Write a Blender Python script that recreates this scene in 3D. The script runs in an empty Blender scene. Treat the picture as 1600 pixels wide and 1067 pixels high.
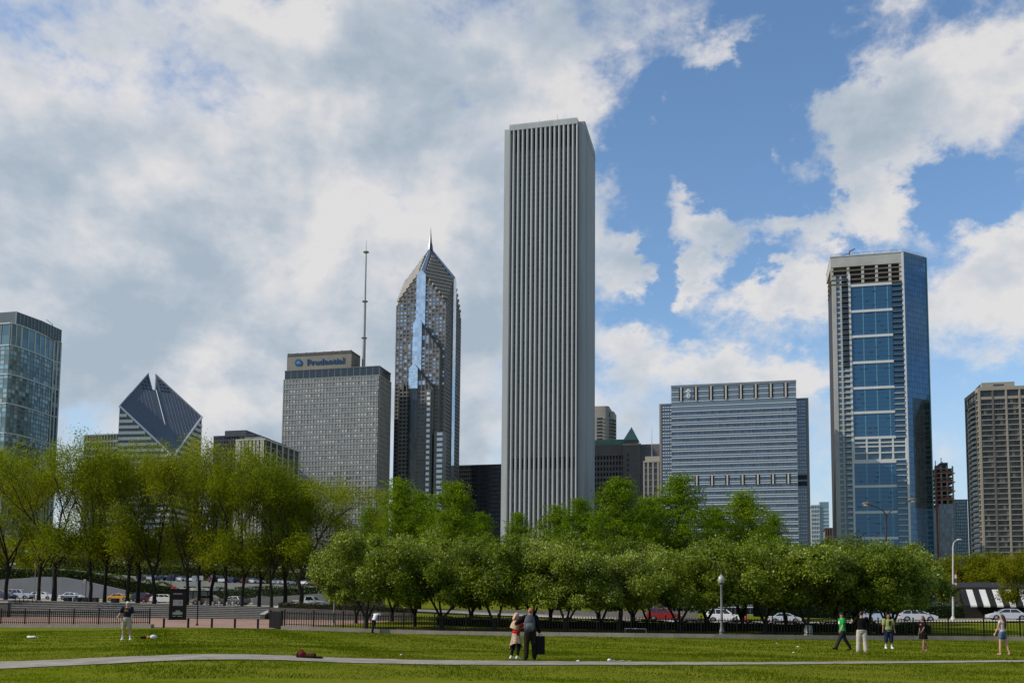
import bpy, bmesh, math, random
import numpy as np
from mathutils import Vector, Matrix
R = math.radians
SC = bpy.context.scene
COL = SC.collection

# ------------------------------------------------------------------ camera
# world axes: x east, y north, z up; the camera stands on the lawn at eye height and looks a little west of north
FPX, PCX, PCY, BETA, PITCH, ROLL = 1504.0, 800.0, 827.0, R(13.5), 0.0862, 0.009
EYE = Vector((0, 0, 1.7))
_fw = Vector((-math.sin(BETA)*math.cos(PITCH), math.cos(BETA)*math.cos(PITCH), math.sin(PITCH)))
_rt = Vector((math.cos(BETA), math.sin(BETA), 0)); _up = _rt.cross(_fw)
RTV = _rt*math.cos(ROLL) + _up*math.sin(ROLL); UPV = _up*math.cos(ROLL) - _rt*math.sin(ROLL)
cam_d = bpy.data.cameras.new('camera'); cam = bpy.data.objects.new('camera', cam_d); COL.objects.link(cam)
cam_d.sensor_width = 36; cam_d.lens = 36*FPX/1600; cam_d.shift_y = (PCY-533.5)/1600
cam_d.clip_start = 0.1; cam_d.clip_end = 20000
cam.matrix_world = Matrix(((RTV.x, UPV.x, -_fw.x, EYE.x), (RTV.y, UPV.y, -_fw.y, EYE.y), (RTV.z, UPV.z, -_fw.z, EYE.z), (0, 0, 0, 1)))
SC.camera = cam

def ray(x, y): return _fw + RTV*((x-PCX)/FPX) - UPV*((y-PCY)/FPX)
def aty(x, y, Y): d = ray(x, y); return EYE + d*(Y/d.y)            # where a pixel's ray meets a south-facing plane
def atx(x, y, X): d = ray(x, y); return EYE + d*(X/d.x)            # ... an east- or west-facing plane
def atz(x, y, Z): d = ray(x, y); return EYE + d*((Z-1.7)/d.z)      # ... a level
def atd(x, y, D): return EYE + ray(x, y)*D                         # ... at a distance ahead

# ------------------------------------------------------------------ sky and sun
SUN_AZ, SUN_EL = R(247), R(38)                                     # clockwise from north, above the horizon
W = bpy.data.worlds.new('World'); SC.world = W; W.use_nodes = True
nt = W.node_tree; nt.nodes.clear()
def N(tree, kind, **kw):
    n = tree.nodes.new(kind)
    for k, v in kw.items(): setattr(n, k, v)
    return n
def wmath(op, a, b=None, c=None, clamp=False):
    n = N(nt, 'ShaderNodeMath', operation=op, use_clamp=clamp)
    for i, q in enumerate((a, b, c)):
        if q is None: continue
        if isinstance(q, (int, float)): n.inputs[i].default_value = q
        else: nt.links.new(q, n.inputs[i])
    return n.outputs[0]
tc = N(nt, 'ShaderNodeTexCoord')
rot = N(nt, 'ShaderNodeVectorRotate', rotation_type='Z_AXIS'); rot.inputs['Angle'].default_value = -BETA
nt.links.new(tc.outputs['Generated'], rot.inputs['Vector'])
sep = N(nt, 'ShaderNodeSeparateXYZ'); nt.links.new(rot.outputs[0], sep.inputs[0])
dx, dy, dz = sep.outputs
zc = wmath('MAXIMUM', dz, 0.0)
comb = N(nt, 'ShaderNodeCombineXYZ')
nt.links.new(dx, comb.inputs[0]); nt.links.new(dy, comb.inputs[1]); nt.links.new(wmath('MULTIPLY', zc, 1.35), comb.inputs[2])
def noise(vec, scale, detail, rough=0.55, dist=0.0, off=(0, 0, 0)):
    m = N(nt, 'ShaderNodeMapping'); m.inputs['Location'].default_value = off
    nt.links.new(vec, m.inputs[0])
    n = N(nt, 'ShaderNodeTexNoise'); n.inputs['Scale'].default_value = scale; n.inputs['Detail'].default_value = detail
    n.inputs['Roughness'].default_value = rough; n.inputs['Distortion'].default_value = dist
    nt.links.new(m.outputs[0], n.inputs['Vector']); return n.outputs['Fac']
az = wmath('ARCTAN2', dx, dy); el = wmath('ARCSINE', zc)
az_w = wmath('ADD', az, wmath('MULTIPLY', wmath('SUBTRACT', noise(comb.outputs[0], 17.0, 7, 0.62, 0.0, (4.4, 2.2, 8.8)), .5), .15))     # ragged cloud outlines
el_w = wmath('ADD', el, wmath('MULTIPLY', wmath('SUBTRACT', noise(comb.outputs[0], 17.0, 7, 0.62, 0.0, (7.1, 9.3, 1.6)), .5), .13))
def blob(px, py, sx, sy, w):                                       # a bank of cloud (or a gap) in one part of the sky
    a0 = math.atan((px-800)/FPX); e0 = math.atan((957-py)/FPX*math.cos(a0))
    p = wmath('POWER', wmath('DIVIDE', wmath('SUBTRACT', az_w, a0), sx/FPX), 2.0)
    q = wmath('POWER', wmath('DIVIDE', wmath('SUBTRACT', el_w, e0), sy/FPX), 2.0)
    g = wmath('EXPONENT', wmath('MULTIPLY', wmath('ADD', p, q), -1.0))
    return wmath('MULTIPLY', g, w)
big = wmath('ADD', wmath('MULTIPLY', noise(comb.outputs[0], 5.2, 10, 0.60, 0.15, (3.1, 1.7, 0.4)), .62), wmath('MULTIPLY', noise(comb.outputs[0], 14.0, 9, 0.62, 0.15, (1.1, 7.7, 5.4)), .48))
cov = wmath('ADD', big, -.02)
for b in [(330, 230, 560, 330, .20), (180, 560, 480, 190, .17), (620, 480, 260, 220, .10), (850, 130, 125, 150, .13), (1090, 170, 120, 130, -.22), (1200, 120, 100, 120, -.20), (1010, 290, 80, 90, -.18),
          (1410, 155, 130, 95, .21), (1350, 215, 60, 40, .12), (1290, 40, 80, 70, -.20), (1530, 50, 100, 70, .16), (1550, 265, 70, 30, -.22), (1480, 245, 40, 30, -.10), (1075, 285, 40, 55, .20), (1120, 350, 45, 45, .16), (1250, 330, 60, 34, .18), (1370, 310, 70, 46, .25),
          (975, 400, 34, 50, .20), (1068, 418, 24, 24, .22), (1180, 455, 70, 36, .18), (1270, 440, 66, 46, .22), (1140, 415, 28, 30, -.14), (1555, 365, 110, 52, .22), (1480, 340, 36, 40, -.12), (1010, 480, 70, 36, -.10), (1030, 395, 18, 70, -.12),
          (1000, 535, 70, 28, .14), (1150, 575, 110, 26, .15), (1290, 570, 60, 30, .12), (1080, 520, 60, 16, -.06), (1150, 22, 110, 34, .27), (1050, 130, 30, 22, .16), (1212, 220, 36, 14, .20), (1530, 480, 120, 50, .20), (1500, 560, 60, 30, .06),
          (1170, 255, 60, 40, -.20), (1290, 265, 34, 40, -.18), (1190, 390, 60, 20, -.14), (1320, 370, 40, 26, -.10), (1470, 420, 50, 30, -.10)]:
    cov = wmath('ADD', cov, blob(*b))
mr = N(nt, 'ShaderNodeMapRange', interpolation_type='SMOOTHSTEP'); mr.inputs['From Min'].default_value = .485; mr.inputs['From Max'].default_value = .70
nt.links.new(cov, mr.inputs['Value']); dens = mr.outputs[0]
lit = noise(comb.outputs[0], 5.2, 6, 0.55, 0.15, (3.1+.03, 1.7, 0.4-.045))      # the same field a step away from the sun: soft relief
lit0 = noise(comb.outputs[0], 5.2, 6, 0.55, 0.15, (3.1, 1.7, 0.4))
rel = wmath('MULTIPLY', wmath('SUBTRACT', lit, lit0), 2.6)
mott = noise(comb.outputs[0], 6.5, 8, 0.52, 0.2, (9.2, 4.0, 2.0))
thick = N(nt, 'ShaderNodeMapRange'); thick.inputs['From Min'].default_value = .55; thick.inputs['From Max'].default_value = .86
nt.links.new(cov, thick.inputs['Value'])
east = N(nt, 'ShaderNodeMapRange', interpolation_type='SMOOTHSTEP'); east.inputs['From Min'].default_value = -.05; east.inputs['From Max'].default_value = .25; east.inputs['To Max'].default_value = .24
nt.links.new(az, east.inputs['Value'])      # clouds away from the sun show their lit side
shade0 = wmath('SUBTRACT', wmath('ADD', wmath('MULTIPLY', mott, 2.1), wmath('ADD', rel, -.36)), wmath('MULTIPLY', thick.outputs[0], .42))
shade = wmath('ADD', shade0, east.outputs[0])
cr = N(nt, 'ShaderNodeValToRGB'); nt.links.new(shade, cr.inputs[0])
for e in list(cr.color_ramp.elements)[1:]: cr.color_ramp.elements.remove(e)
cr.color_ramp.elements[0].position = 0.0; cr.color_ramp.elements[0].color = (.40, .475, .55, 1)
for p, c in [(.3, (.49, .55, .615, 1)), (.55, (.62, .645, .68, 1)), (.85, (.775, .755, .745, 1))]:
    e = cr.color_ramp.elements.new(p); e.color = c
sky = N(nt, 'ShaderNodeTexSky', sky_type='NISHITA'); sky.sun_disc = False
sky.sun_elevation = SUN_EL; sky.sun_rotation = SUN_AZ; sky.air_density = 1.0; sky.dust_density = 0.6; sky.ozone_density = 1.0
SKY_STRENGTH = 0.15
def wmix(fac, a, b):
    n = N(nt, 'ShaderNodeMix', data_type='RGBA')
    for s, q in ((n.inputs[0], fac), (n.inputs[6], a), (n.inputs[7], b)):
        if isinstance(q, (float, tuple)): s.default_value = q
        else: nt.links.new(q, s)
    return n.outputs[2]
csc = N(nt, 'ShaderNodeVectorMath', operation='SCALE'); csc.inputs['Scale'].default_value = 1.0/SKY_STRENGTH
nt.links.new(cr.outputs[0], csc.inputs[0])
hsv = N(nt, 'ShaderNodeHueSaturation'); hsv.inputs['Saturation'].default_value = 1.15; hsv.inputs['Value'].default_value = 1.12; nt.links.new(sky.outputs[0], hsv.inputs['Color'])
hz = N(nt, 'ShaderNodeMapRange', interpolation_type='SMOOTHSTEP'); hz.inputs['From Min'].default_value = -.02; hz.inputs['From Max'].default_value = .30; hz.inputs['To Min'].default_value = .92; hz.inputs['To Max'].default_value = 0.0
nt.links.new(dz, hz.inputs['Value'])
clear = wmix(hz.outputs[0], hsv.outputs[0], tuple(c/SKY_STRENGTH for c in (.43, .555, .70))+(1.0,))       # hazy air low over the horizon
mixed = wmix(wmath('MULTIPLY', dens, .94), clear, csc.outputs[0])
bg = N(nt, 'ShaderNodeBackground'); bg.inputs['Strength'].default_value = SKY_STRENGTH; nt.links.new(mixed, bg.inputs[0])
wo = N(nt, 'ShaderNodeOutputWorld'); nt.links.new(bg.outputs[0], wo.inputs[0])
W.cycles.sampling_method = 'MANUAL'; W.cycles.sample_map_resolution = 512

sl = bpy.data.lights.new('sun', 'SUN'); sl.energy = 4.2; sl.angle = R(0.6); sl.color = (1.0, .93, .82)
sun = bpy.data.objects.new('sun', sl); COL.objects.link(sun)
sdir = Vector((math.sin(SUN_AZ)*math.cos(SUN_EL), math.cos(SUN_AZ)*math.cos(SUN_EL), math.sin(SUN_EL)))
sun.rotation_euler = (-sdir).to_track_quat('-Z', 'Y').to_euler(); sun.location = sdir*300
vs = SC.view_settings; vs.view_transform = 'Standard'; vs.look = 'None'; vs.exposure = 0.0; vs.gamma = 1.0; vs.use_curve_mapping = False
SC.cycles.use_denoising = True; SC.cycles.max_bounces = 10; SC.cycles.diffuse_bounces = 6; SC.cycles.transmission_bounces = 8; SC.cycles.transparent_max_bounces = 8
try: SC.cycles.denoiser = 'OPENIMAGEDENOISE'
except Exception: pass

# ------------------------------------------------------------------ materials
MATS = {}
def surf(name, col, rough=.8, var=.12, scale=1.0, stretch=(1, 1, 1), metal=0.0, spec=.3, bump=0.0, island=0.0, dirt=0.0, trans=0.0, col2=None, detail=5.0):
    """painted, stone or cloth surface: base colour with uneven tone, optional streaks, grain and per-piece difference"""
    if name in MATS: return MATS[name]
    m = bpy.data.materials.new(name); m.use_nodes = True; t = m.node_tree; b = t.nodes['Principled BSDF']
    L = t.links.new
    tcn = N(t, 'ShaderNodeTexCoord'); mp = N(t, 'ShaderNodeMapping'); mp.inputs['Scale'].default_value = stretch
    L(tcn.outputs['Object'], mp.inputs[0])
    nz = N(t, 'ShaderNodeTexNoise'); nz.inputs['Scale'].default_value = scale; nz.inputs['Detail'].default_value = detail; nz.inputs['Roughness'].default_value = .62
    L(mp.outputs[0], nz.inputs['Vector'])
    rp = N(t, 'ShaderNodeMapRange'); rp.inputs['From Min'].default_value = .3; rp.inputs['From Max'].default_value = .7
    L(nz.outputs['Fac'], rp.inputs['Value'])
    mx = N(t, 'ShaderNodeMix', data_type='RGBA'); L(rp.outputs[0], mx.inputs[0])
    c2 = col2 if col2 else tuple(c*(1-var) for c in col)
    mx.inputs[6].default_value = (*c2, 1); mx.inputs[7].default_value = (*(min(1, c*(1+var)) for c in col), 1) if not col2 else (*col, 1)
    out = mx.outputs[2]
    if dirt:
        n2 = N(t, 'ShaderNodeTexNoise'); n2.inputs['Scale'].default_value = scale*.13; n2.inputs['Detail'].default_value = 4
        L(mp.outputs[0], n2.inputs['Vector'])
        r2 = N(t, 'ShaderNodeMapRange'); r2.inputs['From Min'].default_value = .4; r2.inputs['From Max'].default_value = .75; r2.inputs['To Min'].default_value = 1; r2.inputs['To Max'].default_value = 1-dirt
        L(n2.outputs['Fac'], r2.inputs['Value'])
        hv = N(t, 'ShaderNodeVectorMath', operation='SCALE'); L(out, hv.inputs[0]); L(r2.outputs[0], hv.inputs['Scale']); out = hv.outputs[0]
    if island:
        g = N(t, 'ShaderNodeNewGeometry'); r3 = N(t, 'ShaderNodeMapRange'); r3.inputs['To Min'].default_value = 1-island; r3.inputs['To Max'].default_value = 1+island
        L(g.outputs['Random Per Island'], r3.inputs['Value'])
        hv = N(t, 'ShaderNodeVectorMath', operation='SCALE'); L(out, hv.inputs[0]); L(r3.outputs[0], hv.inputs['Scale']); out = hv.outputs[0]
    L(out, b.inputs['Base Color'])
    b.inputs['Roughness'].default_value = rough; b.inputs['Metallic'].default_value = metal; b.inputs['Specular IOR Level'].default_value = spec
    if bump:
        bp = N(t, 'ShaderNodeBump'); bp.inputs['Strength'].default_value = bump; bp.inputs['Distance'].default_value = .05
        L(nz.outputs['Fac'], bp.inputs['Height']); L(bp.outputs[0], b.inputs['Normal'])
    MATS[name] = m; return m

def glazing(name, col, rough=.06, metal=.55, spec=.7, island=.3, blind=None, blind_amt=0.0, wob=.02):
    """coated window glass: mirrors the sky, each pane a little different; some panes show pale blinds"""
    if name in MATS: return MATS[name]
    m = bpy.data.materials.new(name); m.use_nodes = True; t = m.node_tree; b = t.nodes['Principled BSDF']; L = t.links.new
    g = N(t, 'ShaderNodeNewGeometry')
    r3 = N(t, 'ShaderNodeMapRange'); r3.inputs['To Min'].default_value = 1-island; r3.inputs['To Max'].default_value = 1+island
    L(g.outputs['Random Per Island'], r3.inputs['Value'])
    hv = N(t, 'ShaderNodeVectorMath', operation='SCALE'); hv.inputs[0].default_value = col; L(r3.outputs[0], hv.inputs['Scale']); out = hv.outputs[0]
    b.inputs['Metallic'].default_value = metal
    if blind:
        wn = N(t, 'ShaderNodeTexWhiteNoise', noise_dimensions='1D'); L(g.outputs['Random Per Island'], wn.inputs['W'])
        gt = N(t, 'ShaderNodeMath', operation='LESS_THAN'); gt.inputs[1].default_value = blind_amt; L(wn.outputs['Value'], gt.inputs[0])
        mx = N(t, 'ShaderNodeMix', data_type='RGBA'); L(gt.outputs[0], mx.inputs[0]); L(out, mx.inputs[6]); mx.inputs[7].default_value = (*blind, 1); out = mx.outputs[2]
        mm = N(t, 'ShaderNodeMath', operation='MULTIPLY'); sb = N(t, 'ShaderNodeMath', operation='SUBTRACT'); sb.inputs[0].default_value = 1; L(gt.outputs[0], sb.inputs[1])
        mm.inputs[1].default_value = metal; L(sb.outputs[0], mm.inputs[0]); L(mm.outputs[0], b.inputs['Metallic'])
    L(out, b.inputs['Base Color'])
    b.inputs['Roughness'].default_value = rough; b.inputs['Specular IOR Level'].default_value = spec
    if wob:
        tcn = N(t, 'ShaderNodeTexCoord'); nz = N(t, 'ShaderNodeTexNoise'); nz.inputs['Scale'].default_value = .35; L(tcn.outputs['Object'], nz.inputs['Vector'])
        bp = N(t, 'ShaderNodeBump'); bp.inputs['Strength'].default_value = wob*10; bp.inputs['Distance'].default_value = .06; L(nz.outputs['Fac'], bp.inputs['Height']); L(bp.outputs[0], b.inputs['Normal'])
    MATS[name] = m; return m

def leafmat(name, cols, trans=.35, rough=.5, spec=.35, big=.25):
    """foliage: every leaf its own tone, clumps drift between tones, some light passes through"""
    if name in MATS: return MATS[name]
    m = bpy.data.materials.new(name); m.use_nodes = True; t = m.node_tree; b = t.nodes['Principled BSDF']; L = t.links.new
    g = N(t, 'ShaderNodeNewGeometry'); oi = N(t, 'ShaderNodeObjectInfo')
    tcn = N(t, 'ShaderNodeTexCoord'); nz = N(t, 'ShaderNodeTexNoise'); nz.inputs['Scale'].default_value = .45; nz.inputs['Detail'].default_value = 2; L(tcn.outputs['Object'], nz.inputs['Vector'])
    a = N(t, 'ShaderNodeMath', operation='MULTIPLY'); a.inputs[1].default_value = .55; L(g.outputs['Random Per Island'], a.inputs[0])
    c = N(t, 'ShaderNodeMath', operation='MULTIPLY_ADD'); c.inputs[1].default_value = .6; L(nz.outputs['Fac'], c.inputs[0]); L(a.outputs[0], c.inputs[2])
    d = N(t, 'ShaderNodeMath', operation='MULTIPLY_ADD'); d.inputs[1].default_value = big; L(oi.outputs['Random'], d.inputs[0]); L(c.outputs[0], d.inputs[2])
    e = N(t, 'ShaderNodeMath', operation='SUBTRACT'); e.inputs[1].default_value = .12+big*.5; L(d.outputs[0], e.inputs[0])
    cr_ = N(t, 'ShaderNodeValToRGB'); L(e.outputs[0], cr_.inputs[0])
    els = cr_.color_ramp.elements
    els[0].color = (*cols[0], 1); els[1].color = (*cols[-1], 1); els[0].position = .1; els[1].position = .9
    for i, cc in enumerate(cols[1:-1]): q = els.new(.1+.8*(i+1)/(len(cols)-1)); q.color = (*cc, 1)
    L(cr_.outputs[0], b.inputs['Base Color']); b.inputs['Roughness'].default_value = rough; b.inputs['Specular IOR Level'].default_value = spec
    tr = N(t, 'ShaderNodeBsdfTranslucent'); hs = N(t, 'ShaderNodeHueSaturation'); hs.inputs['Value'].default_value = 1.3; hs.inputs['Saturation'].default_value = 1.05
    L(cr_.outputs[0], hs.inputs['Color']); L(hs.outputs[0], tr.inputs[0])
    ms = N(t, 'ShaderNodeMixShader'); ms.inputs[0].default_value = trans; L(b.outputs[0], ms.inputs[1]); L(tr.outputs[0], ms.inputs[2])
    L(ms.outputs[0], t.nodes['Material Output'].inputs['Surface'])
    MATS[name] = m; return m

# ------------------------------------------------------------------ mesh helpers
ORG = {}
def tag(o, label=None, cat=None, group=None, kind=None):
    if label: o['label'] = label
    if cat: o['category'] = cat
    if group: o['group'] = group
    if kind: o['kind'] = kind
    return o
def thing(name, label, cat, loc=(0, 0, 0), rz=0.0, group=None, local=False):
    o = bpy.data.objects.new(name, None); COL.objects.link(o); o.empty_display_size = .3
    o.location = loc; o.rotation_euler = (0, 0, rz); ORG[o.name] = Vector((0, 0, 0)) if local else Vector(loc)
    return tag(o, label, cat, group)
def link(name, me, parent=None, kind=None, loc=None):
    o = bpy.data.objects.new(name, me); COL.objects.link(o)
    if parent is not None: o.parent = parent; ORG[o.name] = ORG.get(parent.name, Vector((0, 0, 0)))
    if loc is not None: o.location = loc
    if kind: o['kind'] = kind
    return o
class MB:
    def __init__(s): s.v = []; s.f = []
    def add(s, vs, fs):
        n = len(s.v); s.v += [tuple(q) for q in vs]; s.f += [tuple(i+n for i in f) for f in fs]; return s
    def box(s, x0, x1, y0, y1, z0, z1):
        return s.add([(x0, y0, z0), (x1, y0, z0), (x1, y1, z0), (x0, y1, z0), (x0, y0, z1), (x1, y0, z1), (x1, y1, z1), (x0, y1, z1)],
                     [(3, 2, 1, 0), (4, 5, 6, 7), (0, 1, 5, 4), (1, 2, 6, 5), (2, 3, 7, 6), (3, 0, 4, 7)])
    def obox(s, P, d, n, a0, a1, o0, o1, z0, z1):                    # a along the wall, o outward from it
        c = [(P[0]+d[0]*a+n[0]*o, P[1]+d[1]*a+n[1]*o) for a, o in ((a0, o1), (a1, o1), (a1, o0), (a0, o0))]
        return s.prism(c, z0, z1)
    def prism(s, poly, z0, z1):
        k = len(poly)
        zz0 = z0 if isinstance(z0, (list, tuple)) else [z0]*k; zz1 = z1 if isinstance(z1, (list, tuple)) else [z1]*k
        vs = [(p[0], p[1], zz0[i]) for i, p in enumerate(poly)]+[(p[0], p[1], zz1[i]) for i, p in enumerate(poly)]
        return s.add(vs, [tuple(range(k-1, -1, -1)), tuple(range(k, 2*k))]+[(i, (i+1) % k, k+(i+1) % k, k+i) for i in range(k)])
    def quad(s, *p): return s.add(p, [tuple(range(len(p)))])
    def tube(s, pts, rad, seg=8, cap=True):
        pts = [Vector(p) for p in pts]; k = len(pts); rad = rad if isinstance(rad, (list, tuple)) else [rad]*k
        vs = []; up = None
        for i, p in enumerate(pts):
            t = (pts[min(i+1, k-1)]-pts[max(i-1, 0)]).normalized()
            if up is None: up = t.orthogonal().normalized()
            up = (up-t*up.dot(t)); up = up.normalized() if up.length > 1e-6 else t.orthogonal().normalized()
            sd = t.cross(up)
            for j in range(seg):
                a = 2*math.pi*j/seg; q = p+(up*math.cos(a)+sd*math.sin(a))*rad[i]; vs.append(q)
        fs = [(i*seg+j, i*seg+(j+1) % seg, (i+1)*seg+(j+1) % seg, (i+1)*seg+j) for i in range(k-1) for j in range(seg)]
        if cap: fs += [tuple(range(seg-1, -1, -1)), tuple(range((k-1)*seg, k*seg))]
        return s.add(vs, fs)
    def lathe(s, prof, c=(0, 0, 0), seg=12):                          # prof: (radius, z)
        k = len(prof); vs = [(c[0]+r*math.cos(2*math.pi*j/seg), c[1]+r*math.sin(2*math.pi*j/seg), c[2]+z) for r, z in prof for j in range(seg)]
        fs = [(i*seg+j, i*seg+(j+1) % seg, (i+1)*seg+(j+1) % seg, (i+1)*seg+j) for i in range(k-1) for j in range(seg)]
        return s.add(vs, fs+[tuple(range(seg-1, -1, -1)), tuple(range((k-1)*seg, k*seg))])
    def ell(s, c, r, seg=12, rings=8):
        vs = []; 
        for i in range(rings+1):
            th = math.pi*i/rings
            for j in range(seg):
                a = 2*math.pi*j/seg; vs.append((c[0]+r[0]*math.sin(th)*math.cos(a), c[1]+r[1]*math.sin(th)*math.sin(a), c[2]-r[2]*math.cos(th)))
        return s.add(vs, [(i*seg+j, i*seg+(j+1) % seg, (i+1)*seg+(j+1) % seg, (i+1)*seg+j) for i in range(rings) for j in range(seg)])
    def mesh(s, name, mat, o=Vector((0, 0, 0)), smooth=False):
        me = bpy.data.meshes.new(name)
        me.from_pydata([(x-o[0], y-o[1], z-o[2]) for x, y, z in s.v], [], s.f)
        me.materials.append(mat)
        if smooth:
            me.polygons.foreach_set('use_smooth', [True]*len(me.polygons))
            if smooth != 'all':
                try: me.set_sharp_from_angle(angle=R(40))
                except Exception: pass
        me.update(); return me
    def build(s, name, mat, parent=None, kind=None, smooth=False):
        o = ORG.get(parent.name, Vector((0, 0, 0))) if parent is not None else Vector((0, 0, 0))
        return link(name, s.mesh(name, mat, o, smooth), parent, kind)
def sheet(name, us, vf, zf, mat, kind='structure', parent=None):
    """a surface over the ground: for every u a list of v, heights from zf(u, v)"""
    vs = []; fs = []; m = len(vf(us[0]))
    for u in us:
        for v in vf(u): vs.append((u, v, zf(u, v)))
    for i in range(len(us)-1):
        for j in range(m-1): fs.append((i*m+j, (i+1)*m+j, (i+1)*m+j+1, i*m+j+1))
    b = MB(); b.add(vs, fs); return b.build(name, mat, parent, kind, smooth='all')
def rng(a, b, n): return [a+(b-a)*i/n for i in range(n+1)]

# ------------------------------------------------------------------ the lie of the land
def sstep(a, b, x):
    t = max(0., min(1., (x-a)/(b-a))); return t*t*(3-2*t)
def lerp(pts, x):
    if x <= pts[0][0]: return pts[0][1]
    for (a, p), (b, q) in zip(pts, pts[1:]):
        if x <= b: return p+(q-p)*(x-a)/(b-a)
    return pts[-1][1]
def kv(u): return 70.2+6.5*sstep(-8, 22, u)+.06*max(0, u-22)                 # the kerb at the far edge of the lawn
def hl(u, v):
    r = math.hypot(u, v); a = math.degrees(math.atan2(u, max(v, .01)))
    return .25*math.exp(-((a+31)/8)**2)*sstep(14, 38, r)+.02*math.sin(u*.21+v*.13)*sstep(8, 30, r)
RZ = [(-400, 6), (-130, 3.4), (-92, 2.75), (-66, 2.25), (-50, 1.95), (-36, 1.5), (-10, .75), (6, .6), (22, 1.05), (32, 1.3), (60, 1.5), (300, 2)]
def rz(u): return lerp(RZ, u)
VST = 103.0                                                                # foot of the steps
def plaza_z(u, v):
    k = kv(u); b = hl(u, k); return b+(.66-b)*max(0, min(1, (v-k)/(VST-k)))
def H(u, v):
    k = kv(u)
    if v <= k: return hl(u, v)
    b = hl(u, k)
    s = b+(rz(u)-b)*sstep(k+2, 121, v)                                      # plain slope up to the street
    p = plaza_z(u, v) if v < VST else lerp([(VST, .66), (VST+.2, .66), (VST+4.3, rz(u)-.08), (VST+4.6, rz(u)-.02)], v)
    z = p+(s-p)*sstep(-38, -33, u)
    z += sstep(150, 330, v)*(1.2+7*sstep(-40, -100, u))
    return z
# ------------------------------------------------------------------ ground, path, plaza, street
def noisy_grass(name, cols, scale=1.0):
    m = bpy.data.materials.new(name); m.use_nodes = True; t = m.node_tree; b = t.nodes['Principled BSDF']; L = t.links.new
    tcn = N(t, 'ShaderNodeTexCoord')
    def nz(sc, de, st=(1, 1, 1)):
        mp = N(t, 'ShaderNodeMapping'); mp.inputs['Scale'].default_value = st; L(tcn.outputs['Object'], mp.inputs[0])
        q = N(t, 'ShaderNodeTexNoise'); q.inputs['Scale'].default_value = sc; q.inputs['Detail'].default_value = de; q.inputs['Roughness'].default_value = .65; L(mp.outputs[0], q.inputs['Vector']); return q.outputs['Fac']
    big_ = nz(.16*scale, 3, (.6, 1.5, 1)); mid = nz(.9*scale, 4); fine = nz(9*scale, 4)
    a = N(t, 'ShaderNodeMath', operation='MULTIPLY_ADD'); a.inputs[1].default_value = 1.0; L(big_, a.inputs[0])
    c = N(t, 'ShaderNodeMath', operation='MULTIPLY_ADD'); c.inputs[1].default_value = .5; L(mid, c.inputs[0])
    e = N(t, 'ShaderNodeMath', operation='MULTIPLY'); e.inputs[1].default_value = .55; L(fine, e.inputs[0]); L(e.outputs[0], c.inputs[2]); L(c.outputs[0], a.inputs[2])
    rp = N(t, 'ShaderNodeValToRGB'); L(a.outputs[0], rp.inputs[0]); els = rp.color_ramp.elements
    els[0].position = .70; els[0].color = (*cols[0], 1); els[1].position = 1.0; els[1].color = (*cols[-1], 1)
    for i, cc in enumerate(cols[1:-1]): q = els.new(.70+.30*(i+1)/(len(cols)-1)); q.color = (*cc, 1)
    L(rp.outputs[0], b.inputs['Base Color']); b.inputs['Roughness'].default_value = 1.0; b.inputs['Specular IOR Level'].default_value = 0.0
    bp = N(t, 'ShaderNodeBump'); bp.inputs['Strength'].default_value = .6; bp.inputs['Distance'].default_value = .06; L(fine, bp.inputs['Height']); L(bp.outputs[0], b.inputs['Normal'])
    return m
M_GRASS = noisy_grass('lawn_grass', [(.042, .070, .0012), (.066, .098, .0016), (.084, .116, .0025), (.128, .140, .014)])
M_CONC = surf('concrete', (.25, .215, .175), .9, .16, 1.5, bump=.2, dirt=.25)
M_PATH = surf('path_concrete', (.27, .245, .21), .95, .28, 1.3, bump=.3, dirt=.35, spec=.02)
M_PLAZA = surf('brick_paving', (.30, .20, .155), .95, .2, 2.2, dirt=.25, spec=.02)
M_ROAD = surf('road_concrete', (.42, .385, .35), .9, .12, .6, dirt=.2, spec=.05)
M_WALK = surf('sidewalk_concrete', (.48, .44, .39), .95, .1, .8, dirt=.15, spec=.02)
M_STONE = surf('dark_stone', (.095, .09, .08), .9, .3, 1.2, stretch=(1, 1, 4), bump=.3, dirt=.3, spec=.08)
M_LIME = surf('grey_limestone', (.33, .32, .31), .85, .12, .4, dirt=.2)
M_IRON = surf('black_iron', (.008, .008, .008), .7, .2, 4, spec=.1)

def gv(u):
    k = kv(u)
    return [-400, -100, -20, 0]+[k*i/36. for i in range(4, 36)]+[k, k+2, k+5, k+9, k+14, k+20, k+26, VST-.01, VST+.2, VST+4.3, VST+4.6, 112, 115, 118, 121, 124, 128, 134, 142, 150, 170, 200, 240, 280, 320, 360, 400, 600, 1000, 2000, 6000]
us = [-5000, -2000, -900, -500, -300, -220, -170, -140]+rng(-120, 60, 120)+[75, 100, 140, 220, 400, 900, 2000, 5000]
ground = sheet('ground', us, gv, H, M_GRASS)

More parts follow.
